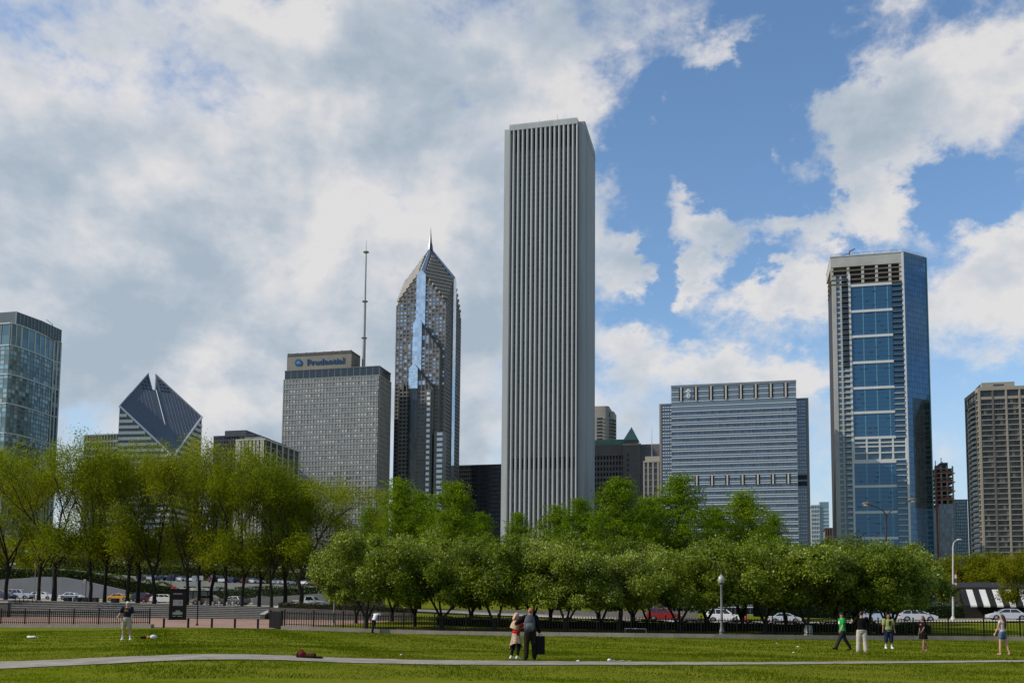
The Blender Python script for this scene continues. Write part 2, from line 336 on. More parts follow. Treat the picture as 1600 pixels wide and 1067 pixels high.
PN = [(-60, 3), (-30, 17.2), (-20.0, 22.9), (-14.6, 27.2), (-7.24, 30.3), (.82, 34.9), (10.26, 40.0), (20, 44.8), (60, 62)]
PF = [(-60, 6.5), (-30, 21.2), (-22.6, 25.6), (-15.9, 29.7), (-7.9, 33.0), (.86, 36.6), (10.56, 41.5), (20, 46.5), (60, 64)]
def ragged(u, k): return .07*math.sin(u*2.3+k)+.05*math.sin(u*5.9+2*k)+.04*math.sin(u*13.7+k*3)
path = sheet('path', rng(-45, 35, 420), lambda u: rng(lerp(PN, u)+ragged(u, 1), lerp(PF, u)+ragged(u, 4), 4), lambda u, v: H(u, v)+.022, M_PATH)
plaza = sheet('plaza', rng(-130, -36.5, 60), lambda u: rng(kv(u)+.1, VST+.05, 16), lambda u, v: plaza_z(u, v)+.03, M_PLAZA)
terrace = sheet('terrace', rng(-150, -54.5, 40), lambda u: rng(VST+4.7, 121, 8), lambda u, v: H(u, v)+.03, M_PLAZA)
def rback(u): return 146+26*sstep(-55, -80, u)
road = sheet('road', rng(-260, 130, 130), lambda u: rng(123.5, rback(u), 10), lambda u, v: H(u, v)+.03, M_ROAD)
sidewalk = sheet('sidewalk', rng(-54, 130, 80), lambda u: rng(116, 123, 3), lambda u, v: H(u, v)+.13, M_WALK)
far_sidewalk = sheet('far_sidewalk', rng(-200, 130, 80), lambda u: rng(rback(u)+.2, rback(u)+3.5, 2), lambda u, v: H(u, v)+.16, M_WALK)
def kerbstone(name, pts, w, h, mat):                                      # a continuous raised kerb along the street
    b = MB()
    for (u0, v0), (u1, v1) in zip(pts, pts[1:]):
        b.prism([(u0, v0), (u1, v1), (u1, v1+w), (u0, v0+w)], [H(u0, v0)-.1, H(u1, v1)-.1, H(u1, v1+w)-.1, H(u0, v0+w)-.1], [H(u0, v0)+h, H(u1, v1)+h, H(u1, v1+w)+h, H(u0, v0+w)+h])
    o = b.build(name, mat); tag(o, kind='structure'); return o
kerbstone('street_kerb', [(u, 123.1) for u in rng(-54, 130, 46)], .35, .15, M_CONC)
kerbstone('far_street_kerb', [(u, rback(u)-.25) for u in rng(-200, 130, 60)], .35, .17, M_CONC)

# low concrete kerb wall carrying the fence, in cast lengths
def kerbwall(label, pts):
    T = thing('kerb_wall', label, 'wall', (pts[0][0], pts[0][1], 0))
    for (u0, v0), (u1, v1) in zip(pts, pts[1:]):
        L_ = math.hypot(u1-u0, v1-v0); e = .008/L_
        a = (u0+(u1-u0)*e, v0+(v1-v0)*e); c = (u1-(u1-u0)*e, v1-(v1-v0)*e)
        MB().prism([a, c, (c[0], c[1]+.45), (a[0], a[1]+.45)], [H(*a)-.2, H(*c)-.2, H(*c)-.2, H(*a)-.2], [H(*a)+.30, H(*c)+.30, H(*c)+.30, H(*a)+.30]).build('kerb_block', M_CONC, T)
    return T
KW_R = [(u, kv(u)) for u in rng(-35.6, 26, 22)]
KW_L = [(u, kv(u)) for u in rng(-72, -47.2, 8)]
kerbwall('long low concrete kerb wall under the iron fence in front of the round trees', KW_R)
kerbwall('short low concrete kerb wall under the iron fence beside the brick plaza', KW_L)

# iron fences: posts, rails and pickets
pk = MB(); pk.box(-.021, .021, -.021, .021, 0, 1.06); pk.add([(-.035, -.035, 1.06), (.035, -.035, 1.06), (.035, .035, 1.06), (-.035, .035, 1.06), (0, 0, 1.2)], [(0, 1, 4), (1, 2, 4), (2, 3, 4), (3, 0, 4), (3, 2, 1, 0)])
PICK = pk.mesh('picket', M_IRON)
ps = MB(); ps.box(-.045, .045, -.045, .045, 0, 1.2); ps.lathe([(.02, 1.2), (.06, 1.23), (.06, 1.28), (.02, 1.34)], seg=6)
POST = ps.mesh('fence_post', M_IRON)
def fence(label, u0, u1, step):
    T = thing('iron_fence', label, 'fence', (u0, kv(u0), H(u0, kv(u0))+.3))
    o = ORG[T.name]; n = int((u1-u0)/step)
    def top(u): return (u, kv(u)+.22, H(u, kv(u))+.3)
    for i in range(n+1):
        p = top(u0+i*step); nm, me = ('fence_post', POST) if i % 12 == 0 else ('picket', PICK)
        link(nm, me, T, loc=Vector(p)-o)
    for zz in (.12, .98):
        b = MB()
        for i in range(0, n, 6):
            a, c = top(u0+i*step), top(u0+min(n, i+6)*step)
            b.prism([(a[0], a[1]-.014), (c[0], c[1]-.014), (c[0], c[1]+.014), (a[0], a[1]+.014)], [a[2]+zz, c[2]+zz, c[2]+zz, a[2]+zz], [a[2]+zz+.05, c[2]+zz+.05, c[2]+zz+.05, a[2]+zz+.05])
        b.build('rail', M_IRON, T)
    return T
fence('long black iron picket fence running in front of the row of round green trees', -35.4, 25.6, .208)
fence('short black iron picket fence on the low wall beside the brick plaza', -71.5, -47.4, .2)

# dark panelled gate at the plaza end of the long fence
gx = (-37.9, -35.7)
T = thing('gate_panel', 'solid dark metal gate panel closing the fence at the brick plaza edge', 'gate', (gx[0], kv(gx[0])+1.2, H(gx[0], kv(gx[0])+1.2)))
gy0, gy1 = kv(gx[0])+2.6, kv(gx[1])+.3; gz = H(gx[1], gy1)
M_DKMETAL = surf('dark_panel_metal', (.012, .011, .010), .8, .2, 3, spec=.05)
for k in range(6):
    a, c = k/6.+.004, (k+1)/6.-.004
    p0 = (gx[0]+(gx[1]-gx[0])*a, gy0+(gy1-gy0)*a); p1 = (gx[0]+(gx[1]-gx[0])*c, gy0+(gy1-gy0)*c)
    MB().prism([p0, p1, (p1[0]+.03, p1[1]+.05), (p0[0]+.03, p0[1]+.05)], gz+.06, gz+1.42).build('board', M_DKMETAL, T)
for k in (0, 1):
    p = (gx[k], (gy0, gy1)[k]); MB().box(p[0]-.07, p[0]+.07, p[1]-.02, p[1]+.12, gz-.1, gz+1.5).build('gate_post', M_IRON, T)

# broad stone steps up to the terrace
T = thing('stone_steps', 'broad flight of dark stone steps behind the brick plaza', 'steps', (-80, VST, .66))
NS = 7
for i in range(NS):
    b = MB(); us_ = rng(-110, -54.6, 6)
    for ua, ub in zip(us_, us_[1:]):
        za, zb = (.66+(rz(q)+.02-.66)*(i+1)/NS for q in (ua, ub))
        la, lb = (.66+(rz(q)+.02-.66)*i/NS-.06 for q in (ua, ub))
        v0, v1 = VST+.1+i*.62, VST+.1+(i+1)*.62+.03
        b.prism([(ua, v0), (ub, v0), (ub, v1), (ua, v1)], [la, lb, lb, la], [za, zb, zb, za])
    st_ = b.build('step', M_STONE, T)
    nz_ = MB()
    for ua, ub in zip(us_, us_[1:]):
        za, zb = (.66+(rz(q)+.02-.66)*(i+1)/NS for q in (ua, ub)); v0 = VST+.1+i*.62
        nz_.prism([(ua, v0-.035), (ub, v0-.035), (ub, v0+.16), (ua, v0+.16)], [za-.075, zb-.075, zb-.075, za-.075], [za+.012, zb+.012, zb+.012, za+.012])
    nz_.build('step_lit_edge', surf('painted_lit_edge', (.24, .225, .205), .85, .2, 1.5), st_)  # added pale strips: sunlit lines of the step edges put into colour
T = thing('cheek_wall', 'sloping dark stone cheek wall at the end of the steps', 'wall', (-54.3, VST, .6))
MB().prism([(-54.55, VST-.6), (-54.0, VST-.6), (-54.0, VST+5), (-54.55, VST+5)], .4, [1.2, 1.2, rz(-54)+.5, rz(-54)+.5]).build('wall_body', M_STONE, T)
MB().prism([(-54.62, VST-.66), (-53.93, VST-.66), (-53.93, VST+5.05), (-54.62, VST+5.05)], [1.203, 1.203, rz(-54)+.503, rz(-54)+.503], [1.32, 1.32, rz(-54)+.62, rz(-54)+.62]).build('coping', M_LIME, T)
# retaining planter wall continuing to the right
T = thing('planter_wall', 'dark stone retaining wall of the flower planter behind the fence', 'wall', (-45, VST, .6))
for i, (ua, ub) in enumerate(zip(rng(-53.9, -36, 7), rng(-53.9, -36, 7)[1:])):
    MB().prism([(ua+.006, VST), (ub-.006, VST), (ub-.006, VST+.45), (ua+.006, VST+.45)], .3, [rz(ua)+.05, rz(ub)+.05, rz(ub)+.05, rz(ua)+.05]).build('wall_block', M_STONE, T)
T = thing('balustrade_wall', 'low grey stone wall on the terrace edge behind the short fence', 'wall', (-100, VST-4, .5))
MB().box(-118, -86.5, VST-3.6, VST-3.1, .2, 2.35).build('wall_body', M_STONE, T)
MB().box(-118.1, -86.4, VST-3.7, VST-3.0, 2.353, 2.55).build('coping', M_LIME, T)
# ------------------------------------------------------------------ towers
S_, E_, W_ = ((1, 0), (0, -1)), ((0, 1), (1, 0)), ((0, -1), (-1, 0))      # along, outward: south, east, west faces
def panes(name, mat, parent, P, d, n, a_edges, z_edges, o, gap=0.0, kind='stuff', skip=None):
    b = MB()
    for i in range(len(a_edges)-1):
        for j in range(len(z_edges)-1):
            if skip and skip(i, j): continue
            a0, a1, z0, z1 = a_edges[i]+gap, a_edges[i+1]-gap, z_edges[j]+gap, z_edges[j+1]-gap
            q = [(P[0]+d[0]*a+n[0]*o, P[1]+d[1]*a+n[1]*o, z) for a, z in ((a0, z0), (a1, z0), (a1, z1), (a0, z1))]
            b.quad(*q)
    return b.build(name, mat, parent, kind)
def bars_v(name, mat, parent, P, d, n, pos, w, o0, o1, z0, z1, each=False, kind='stuff'):
    b = MB()
    for a in pos:
        c = MB() if each else b
        c.obox(P, d, n, a-w/2, a+w/2, o0, o1, z0, z1)
        if each: c.build(name, mat, parent)
    if not each: b.build(name, mat, parent, kind)
def bars_h(name, mat, parent, P, d, n, zs, h, o0, o1, a0, a1, each=False, kind='stuff'):
    b = MB()
    for z in zs:
        c = MB() if each else b
        c.obox(P, d, n, a0, a1, o0, o1, z, z+h)
        if each: c.build(name, mat, parent)
    if not each: b.build(name, mat, parent, kind)
def wallgrid(T, P, dn, L, z0, z1, cols, rows, pier, span, gm, pm, sm=None, rec=.4, sill=.0):
    """a facade of recessed panes between piers and spandrels"""
    d, n = dn; cw = L/cols; rh = (z1-z0)/rows
    panes('glazing', gm, T, P, d, n, [i*cw for i in range(cols+1)], [z0+j*rh for j in range(rows+1)], -rec)
    bars_v('pier', pm, T, P, d, n, [min(max(i*cw, pier/2), L-pier/2) for i in range(cols+1)], pier, -rec-.3, 0, z0, z1)
    bars_h('spandrel', sm or pm, T, P, d, n, [z0+j*rh for j in range(rows)], span, -rec-.3, -.06, .02, L-.02)
def roof(T, x0, x1, y0, y1, z, mat, h=.6): MB().box(x0, x1, y0, y1, z, z+h).build('roof', mat, T)
BZ = 2.0
M_ROOF = surf('roof_gravel', (.16, .16, .16), .95, .2, .3)
M_GRANITE = surf('pale_granite', (.385, .395, .395), .7, .12, .22, stretch=(1, 1, .06), dirt=.16)
M_DKGLASS = glazing('dark_tower_glass', (.045, .05, .055), .12, .3, .4, .35)

# --- the tall pale tower with vertical ribs
def ribbed_tower():
    Y = 635.0; x0, x1 = -161.6, -103.6; n = 4.6; D_ = 57.0; top = 346.0
    T = thing('ribbed_tower', 'tall pale granite skyscraper with full-height vertical ribs', 'skyscraper', (x0, Y, BZ))
    core = surf('tower_dark_spandrel', (.05, .05, .05), .5, .2, .3)
    MB().box(x0+n, x1-n, Y+1.9, Y+D_-1.9, BZ, top-5).build('core', core, T)
    # corner flanges
    MB().prism([(x0, Y+n), (x0+n, Y+n), (x0+n, Y+D_-n), (x0+1.9, Y+D_-n), (x0, Y+D_-n)], BZ, top-1.5).build('corner_flange', M_GRANITE, T)
    q = [(x1-n, Y+n), (x1-1.3, Y+n), (x1-.4, Y+n+.4), (x1, Y+n+1.3), (x1, Y+n+2.5), (x1-n, Y+n+2.5)]
    MB().prism(q, BZ, top-1.5).build('corner_flange', M_GRANITE, T, smooth=True)
    MB().box(x1-n, x1-.02, Y+n+2.5, Y+D_-n, top-8, top-1.5).build('parapet', M_GRANITE, T)
    # ribs: south and east
    sw = x1-x0-2*n
    gl = glazing('ribbed_tower_glass', (.05, .05, .048), .15, .25, .4, .45)
    fl = 3.9
    def face(P, d, nn, L, k):
        m = L/k
        ze = [BZ+i*fl for i in range(int((top-7-BZ)/fl)+1)]
        mech = [j for j, z in enumerate(ze) if 96 < z < 106 or z > top-24]
        panes('glazing', gl, T, P, d, nn, [i*m for i in range(k+1)], ze, -1.85, skip=lambda i, j: j in mech)
        lv = surf('louvre_black', (.012, .012, .012), .7, .2, 1)
        ms = [j for j in mech if j < len(ze)-1]
        for g in ([j for j in ms if ze[j] < 200], [j for j in ms if ze[j] >= 200]):
            MB().obox(P, d, nn, 0, L, -1.9, -1.82, ze[g[0]], ze[g[-1]+1]).build('louvre_band', lv, T)
        sp = surf('ribbed_spandrel', (.085, .085, .083), .6, .15, .3)
        bars_h('spandrel', sp, T, P, d, nn, [z for j, z in enumerate(ze) if j not in mech], 1.3, -1.85, -1.7, .05, L-.05)
        hw = m*.27
        for i in range(k+1):
            a = i*m; b = MB()
            pts = [(a-hw, -1.8), (a-hw*.75, -.35), (a-hw*.35, -.02), (a+hw*.35, -.02), (a+hw*.75, -.35), (a+hw, -1.8)]
            if i == 0: pts = [(0, -1.8), (0, -.02), (hw*.5, -.02), (hw*1.1, -.5), (hw*1.5, -1.8)]
            if i == k: pts = [(L-hw*1.5, -1.8), (L-hw*1.1, -.5), (L-hw*.5, -.02), (L, -.02), (L, -1.8)]
            b.prism([(P[0]+d[0]*u+nn[0]*o, P[1]+d[1]*u+nn[1]*o) for u, o in pts], BZ, top-4.6).build('rib', M_GRANITE, T)
    face((x0+n, Y), *S_, sw, 15)
    face((x1, Y+n+2.5), *E_, D_-2*n-2.5, 13)
    # capping block with softened edge, and the side returns of the front bay
    prof = [(0, top-5), (0, top-1.2), (.35, top-.4), (1.2, top)]
    b = MB(); X0, X1, Y0, Y1 = x0+n, x1-n, Y-.02, Y+D_
    for (o0, z0), (o1, z1) in zip(prof, prof[1:]):
        a = [(X0+o0, Y0+o0, z0), (X1-o0, Y0+o0, z0), (X1-o0, Y1-o0, z0), (X0+o0, Y1-o0, z0)]; c = [(X0+o1, Y0+o1, z1), (X1-o1, Y0+o1, z1), (X1-o1, Y1-o1, z1), (X0+o1, Y1-o1, z1)]
        b.add(a+c, [(0, 1, 5, 4), (1, 2, 6, 5), (2, 3, 7, 6), (3, 0, 4, 7)])
    b.quad((X0+1.2, Y0+1.2, top), (X1-1.2, Y0+1.2, top), (X1-1.2, Y1-1.2, top), (X0+1.2, Y1-1.2, top))
    b.quad((X0, Y0, top-5), (X0, Y1, top-5), (X1, Y1, top-5), (X1, Y0, top-5))
    b.build('roof_cap', M_GRANITE, T)
    MB().box(x1-n-.6, x1-n-.01, Y+.05, Y+n, BZ, top-4.9).build('bay_return', M_GRANITE, T)
    MB().box(x0+n+.01, x0+n+.6, Y+.05, Y+n, BZ, top-4.9).build('bay_return', M_GRANITE, T)
    MB().box(x0+20, x0+30, Y+14, Y+30, top, top+3.2).build('roof_plant', M_ROOF, T); MB().box(x0+34, x0+40, Y+10, Y+18, top, top+2.2).build('roof_plant', M_ROOF, T)
    for ax, hh in ((x0+25, 4), (x0+38, 6)): MB().tube([(ax, Y+6, top), (ax, Y+6, top+hh)], .12, 5).build('roof_antenna', M_LIME, T)
ribbed_tower()

# --- limestone slab tower with a rooftop sign box and mast
def sign_tower():
    Y = 657.0; x0, x1 = aty(441, 650, Y).x, aty(592, 650, Y).x; D_ = 24.5; top = 183.0; zt = 175.8
    T = thing('limestone_tower', 'grey limestone slab skyscraper with a blue lettered sign box and tall mast on its roof', 'skyscraper', (x0, Y, BZ))
    st = surf('tower_limestone', (.31, .30, .27), .8, .08, .06, stretch=(1, 1, .3), dirt=.16)
    al = surf('aluminium_spandrel', (.28, .278, .26), .6, .12, .2)
    gl = glazing('limestone_tower_glass', (.30, .31, .295), .2, .25, .5, .28, (.56, .54, .48), .22)
    gd = glazing('limestone_tower_dark_glass', (.05, .05, .05), .12, .3, .4, .4)
    cols, fl = 31, 3.95; rows = int((zt-BZ)/fl); z0 = zt-rows*fl; L = x1-x0; cw = L/cols
    MB().box(x0+.6, x1-.6, Y+.6, Y+D_, BZ, zt).build('core', M_ROOF, T)
    P = (x0, Y); d, n = S_
    lowrows = 15; lowcol = 16
    low = lambda i, j: j < lowrows-1 and i >= lowcol-1
    ae = [i*cw for i in range(cols+1)]; ze = [z0+j*fl for j in range(rows+1)]
    panes('glazing', gl, T, P, d, n, ae, ze, -.35, skip=low)
    panes('glazing', gd, T, P, d, n, ae, ze, -.35, skip=lambda i, j: not low(i, j))
    bars_v('pier', st, T, P, d, n, [min(max(a, .4), L-.4) for a in ae], .62, -.5, 0, BZ, zt)
    bars_h('spandrel', al, T, P, d, n, ze[:-1], 1.55, -.5, -.10, .02, L-.02)
    bars_h('floor_joint', surf('joint_dark', (.07, .07, .068), .8, .1, .3), T, P, d, n, [z+1.55 for z in ze[:-1]]+ze[:-1], .32, -.5, -.07, .02, L-.02)
    b = MB()
    for j in range(lowrows-1): b.obox(P, d, n, (lowcol-1)*cw+.02, L-.02, -.18, -.03, z0+j*fl, z0+j*fl+1.9)
    b.build('pale_spandrel', st, T, 'stuff')
    wallgrid(T, (x1, Y), E_, D_, z0, zt, 10, rows, .8, 1.9, gd, st, surf('limestone_tower_side_spandrel', (.15, .15, .145), .7, .12, .2), .4)
    # glazed top storey
    tg = glazing('top_storey_glass', (.04, .05, .055), .1, .4, .5, .25)
    MB().box(x0+1.0, x1-.6, Y+.5, Y+D_-.5, zt, top-.6).build('top_storey', tg, T)
    bars_v('mullion', st, T, P, d, n, [1.0+(L-1.6)*i/15 for i in range(16)], .22, -.5, -.35, zt, top-.6, each=True)
    MB().box(x0+.7, x1-.3, Y+.2, Y+D_-.2, top-.6, top).build('roof', surf('roof_edge', (.14, .14, .135), .7, .1, .2), T)
    MB().box(x0-.1, x1+.1, Y-.1, Y+D_, zt-.35, zt+.25).build('ledge', st, T)
    # sign box
    Ys = Y+3.2; a, c = aty(448.5, 565, Ys).x, aty(549, 565, Ys).x; zb = top; tz = aty(549, 547, Ys).z; yd = atx(563, 560, c).y
    bx = surf('sign_box_stone', (.24, .22, .185), .85, .12, .1, dirt=.2)
    SB = MB().box(a, c, Ys, yd, zb, tz-2.2).build('sign_box', bx, T)
    cr_ = surf('sign_box_cornice', (.075, .075, .07), .7, .2, .3)
    MB().box(a+.3, c-.1, Ys-.25, yd+.1, tz-2.2, tz-.1).build('cornice', cr_, T)
    for k in range(8): MB().box(a+.6+k*(c-a-1.6)/7, a+1.2+k*(c-a-1.6)/7, Ys+.1, Ys+.8, tz-.1, tz+.35).build('roof_knob', cr_, T)
    MB().box(a+8, c+.3, Ys-1.0, Ys, zb, zb+3).build('sign_ledge', bx, T)
    bars_v('pilaster', bx, T, (c, Ys), *E_, [3, 6, 9, 12], .8, 0, .3, zb+1, tz-2.3, each=True)
    blue = surf('sign_blue', (.010, .065, .18), .4, .1, .5)
    # lettering and roundel
    cu = bpy.data.curves.new('sign_lettering', 'FONT'); cu.body = 'Prudential'; cu.size = 8.2; cu.extrude = .25; cu.align_x = 'LEFT'; cu.offset = .06; cu.space_character = 1.06
    to = bpy.data.objects.new('tmp', cu); me = bpy.data.meshes.new_from_object(to); bpy.data.objects.remove(to); me.materials.append(blue)
    tl = aty(479, 572, Ys-.4); xr = aty(537, 570, Ys-.4).x
    wid = max(v.co.x for v in me.vertices); s = (xr-tl.x)/wid
    hgt = max(v.co.y for v in me.vertices); sz = (aty(535, 558.5, Ys).z-aty(535, 568.3, Ys).z)/hgt
    zbase = aty(535, 568.3, Ys).z
    me.transform(Matrix(((s, 0, 0, tl.x-x0), (0, 0, -1, Ys-.4-Y), (0, sz, 0, zbase-BZ), (0, 0, 0, 1))))
    link('sign_lettering', me, T)
    cc = aty(466.5, 567, Ys); rr = 6.3*655/1504*1.06
    b = MB(); k = 28
    b.add([(cc.x+rr*math.cos(2*math.pi*i/k), Ys-.5, cc.z+rr*math.sin(2*math.pi*i/k)) for i in range(k)]+[(cc.x+rr*math.cos(2*math.pi*i/k), Ys+.02, cc.z+rr*math.sin(2*math.pi*i/k)) for i in range(k)],
          [tuple(range(k))]+[(i, i+k, (i+1) % k+k, (i+1) % k) for i in range(k)])
    ro = b.build('sign_roundel', blue, T)
    pale = surf('sign_pale_blue', (.06, .22, .42), .4, .1, .5)
    rock = [(-.72, -.25), (-.5, .1), (-.25, .35), (0, .62), (.22, .45), (.35, .15), (.6, -.05), (.74, -.25)]
    b = MB(); b.add([(cc.x+p*rr, Ys-.56, cc.z+q*rr) for p, q in rock]+[(cc.x+p*rr, Ys-.49, cc.z+q*rr) for p, q in rock], [tuple(range(8))]+[(i, (i+1) % 8, (i+1) % 8+8, i+8) for i in range(8)])
    b.build('roundel_mark', pale, ro)
    # mast
    mt = surf('mast_paint', (.33, .33, .33), .5, .15, .1, dirt=.3)
    Ym = Y+13; mx = aty(568, 570, Ym).x; tipz = aty(573, 376, Ym).z
    hs = [0, .24, .25, .52, .53, .9, .91, 1.0]; rs = [1.45, 1.35, 1.1, 1.0, .8, .62, .3, .12]
    MB().tube([(mx, Ym, top+(tipz-top)*h) for h in hs], rs, 10).build('mast', mt, T, smooth=True)
    for h in (.25, .53, .91): MB().lathe([(1.5, 0), (2.3, .3), (2.3, .8), (1.2, 1.3)], (mx, Ym, top+(tipz-top)*h-.5), 10).build('mast_collar', mt, T)
sign_tower()

# --- chevron-topped tower with spire
def spire_tower():
    Y = 700.0; x0 = aty(617.5, 560, Y).x; x1 = aty(695.8, 560, Y).x; w = x1-x0; h = w/2; cx, cy = x0+h, Y+h
    apex_z = aty(672, 388, cy).z
    zm = aty(657, 424, Y).z; zc = 2*zm-apex_z
    T = thing('spire_tower', 'dark granite skyscraper with stepped pyramid crown, silver glass bays and a needle spire', 'skyscraper', (cx, Y, BZ))
    gr = surf('spire_tower_granite', (.15, .14, .13), .55, .12, .1)
    gl = glazing('spire_tower_glass', (.34, .40, .45), .14, .6, .6, .4, (.05, .055, .06), .40)
    gdk = glazing('spire_tower_dark_glass', (.035, .04, .042), .1, .4, .5, .4)  # dark reflection low on the tower, painted as darker glass
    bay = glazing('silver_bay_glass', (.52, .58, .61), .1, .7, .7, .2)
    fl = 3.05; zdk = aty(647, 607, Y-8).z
    b = MB()   # shaft and pyramid crown as one body
    C = [(x0, Y), (x1, Y), (x1, Y+w), (x0, Y+w)]; Md = [(cx, Y), (x1, cy), (cx, Y+w), (x0, cy)]
    ring = [(x0, Y, zc), (cx, Y, zm), (x1, Y, zc), (x1, cy, zm), (x1, Y+w, zc), (cx, Y+w, zm), (x0, Y+w, zc), (x0, cy, zm)]
    base = [(p[0], p[1], BZ) for p in ring]
    I = .45
    def ins(p): return (cx+(p[0]-cx)*(1-I/h), cy+(p[1]-cy)*(1-I/h), p[2])
    b.add([ins(p) for p in base]+[ins(p) for p in ring]+[(cx, cy, apex_z)], [(i, (i+1) % 8, 8+(i+1) % 8, 8+i) for i in range(8)]+[(8+i, 8+(i+1) % 8, 16) for i in range(8)])
    b.build('shaft', gr, T)
    cols = 14; cw = w/cols
    def gable(a): return zm-(zm-zc)*abs(a-h)/h
    for (P, dn) in (((x0, Y), S_), ((x1, Y), E_)):
        d, n = dn
        ze = [BZ+fl*j for j in range(int((zm-BZ)/fl)+2)]
        ae = [cw*i for i in range(cols+1)]
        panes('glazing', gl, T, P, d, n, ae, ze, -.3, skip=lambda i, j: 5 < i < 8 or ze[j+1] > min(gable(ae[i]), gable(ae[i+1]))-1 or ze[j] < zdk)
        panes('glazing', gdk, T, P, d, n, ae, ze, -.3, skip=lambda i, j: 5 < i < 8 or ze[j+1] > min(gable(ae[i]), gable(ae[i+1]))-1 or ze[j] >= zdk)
        for i in range(cols+1):
            a = min(max(cw*i, .45), w-.45)
            if 6 < i < 8: continue
            MB().obox(P, d, n, a-.42, a+.42, -.5, .02, BZ, gable(a)-.6).build('pier', gr, T)
        b = MB()
        for z in ze[:-1]:
            half = h if z < zc-1 else max(0, h*(zm-z-1.2)/(zm-zc)) if z > zc-1 else h
            if half > 4: b.obox(P, d, n, h-half+.02, h+half-.02, -.5, -.05, z, z+1.35)
        b.build('spandrel', gr, T, 'stuff')
        # silver glass bay up the middle, with pointed head
        bw = cw*1.28
        panes('bay_glass', bay, T, P, d, n, [h-bw+2*bw*i/4 for i in range(5)], [BZ+2+j*(zm-BZ-5)/92 for j in range(93)], .75)
        b = MB(); b.obox(P, d, n, h-bw-.02, h+bw+.02, -.4, .72, BZ, zm-3.0); b.build('bay_frame', gr, T)
        b = MB(); q = [(P[0]+d[0]*a+n[0]*.76, P[1]+d[1]*a+n[1]*.76, z) for a, z in ((h-bw, zm-3), (h+bw, zm-3), (h, zm+.8))]; b.quad(*q)
        q2 = [(P[0]+d[0]*a-n[0]*1., P[1]+d[1]*a-n[1]*1., z) for a, z in ((h-bw, zm-3), (h+bw, zm-3), (h, zm+.8))]
        b.add(q+q2, [(0, 2, 5, 3), (2, 1, 4, 5)]); b.build('bay_head', bay, T)
    # glass ridges up the crown
    for p in Md:
        u = Vector((p[0]-cx, p[1]-cy, 0)).normalized(); sd = Vector((-u.y, u.x, 0)); b = MB()
        rw = 2.6
        A = Vector((p[0], p[1], zm))+u*.6; B_ = Vector((cx, cy, apex_z)); up = Vector((0, 0, 1.0))
        k_ = (zm-zc)/h
        for s in (1, -1):
            b.add([A+sd*s*rw-Vector((0, 0, rw*k_-.9)), A+up, B_+up, B_+sd*s*.5], [(0, 1, 2, 3)])
        b.build('glass_ridge', bay, T)
    # stepped bands on the visible crown slopes
    lv = surf('crown_band', (.27, .25, .225), .6, .15, .2); dk = surf('crown_gap', (.02, .02, .02), .6, .2, .3)
    nb = 15
    for (sx, sy) in ((1, -1), (-1, -1), (1, 1), (-1, 1)):
        for k in range(nb):
            f0, f1 = (k+.12)/nb, (k+.72)/nb
            z0 = zc+(apex_z-zc)*f0; z1 = zc+(apex_z-zc)*f1
            # level line on the slope |x|+|y| = s
            s0 = (apex_z-z0)/(apex_z-zm)*h
            if s0 < 3: continue
            lim = h
            a0 = max(0, s0-lim); a1 = min(lim, s0)
            g = 2.9 if a0 == 0 else .3
            p0 = (max(a0, g if s0 < h else a0), s0-max(a0, g if s0 < h else a0)); p1 = (a1-(g if s0 < h else 0), s0-(a1-(g if s0 < h else 0)))
            if p1[0]-p0[0] < 1.0: continue
            o = .55
            b = MB(); q = [(cx+sx*(px_+oo), cy+sy*(py_+oo)) for px_, py_, oo in ((p0[0], p0[1], o), (p1[0], p1[1], o), (p1[0], p1[1], -.8), (p0[0], p0[1], -.8))]
            if sx*sy < 0: q = q[::-1]
            b.prism(q[::-1], z0, z1).build('crown_step', lv, T)
    # lower projecting stages on the south side with pointed glass bays
    for (pxa, pya, pxr, pyr, pxl, out) in ((653, 497, 687, 543, 631, 4.0), (646.5, 568, 676, 604, 624, 8.0)):
        yy = Y-out; ac = aty(pxa, pya, yy); xr = aty(pxr, pyr, yy); xl = aty(pxl, pyr, yy).x; zr = xr.z; c = ac.x; L = xr.x-xl
        b = MB(); b.add([(xl, yy+.4, BZ), (xr.x, yy+.4, BZ), (xr.x, yy+.4, zr), (c, yy+.4, ac.z-1), (xl, yy+.4, zr-1), (xl, Y+.3, BZ), (xr.x, Y+.3, BZ), (xr.x, Y+.3, zr), (c, Y+.3, ac.z-1), (xl, Y+.3, zr-1)],
              [(0, 1, 2, 3, 4), (1, 6, 7, 2), (2, 7, 8, 3), (3, 8, 9, 4), (4, 9, 5, 0)]); b.build('stage', gr, T)
        gb = lambda a: zr+(ac.z-zr)*(1-abs(xl+a-c)/((xr.x-c) if xl+a > c else (c-xl)))
        n_ = int(L/2.75); cw2 = L/n_; ae = [cw2*i for i in range(n_+1)]; ze = [BZ+fl*j for j in range(int((ac.z-BZ)/fl)+1)]
        bw = 3.6
        inb = lambda i: abs(xl+(ae[i]+ae[i+1])/2-c) < bw
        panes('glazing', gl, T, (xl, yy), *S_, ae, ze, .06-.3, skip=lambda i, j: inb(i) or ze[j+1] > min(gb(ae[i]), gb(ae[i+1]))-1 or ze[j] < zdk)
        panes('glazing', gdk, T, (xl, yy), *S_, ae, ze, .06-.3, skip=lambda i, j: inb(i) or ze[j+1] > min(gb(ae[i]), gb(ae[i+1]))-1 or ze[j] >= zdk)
        for a in ae:
            if abs(xl+a-c) > bw-.5: MB().obox((xl, yy), *S_, max(0, a-.4), min(L, a+.4), -.45, .02, BZ, gb(a)-.7).build('pier', gr, T)
        b = MB()
        for z in ze[:-1]:
            if z < zr-2: b.obox((xl, yy), *S_, .02, L-.02, -.45, -.05, z, z+1.3)
        b.build('spandrel', gr, T, 'stuff')
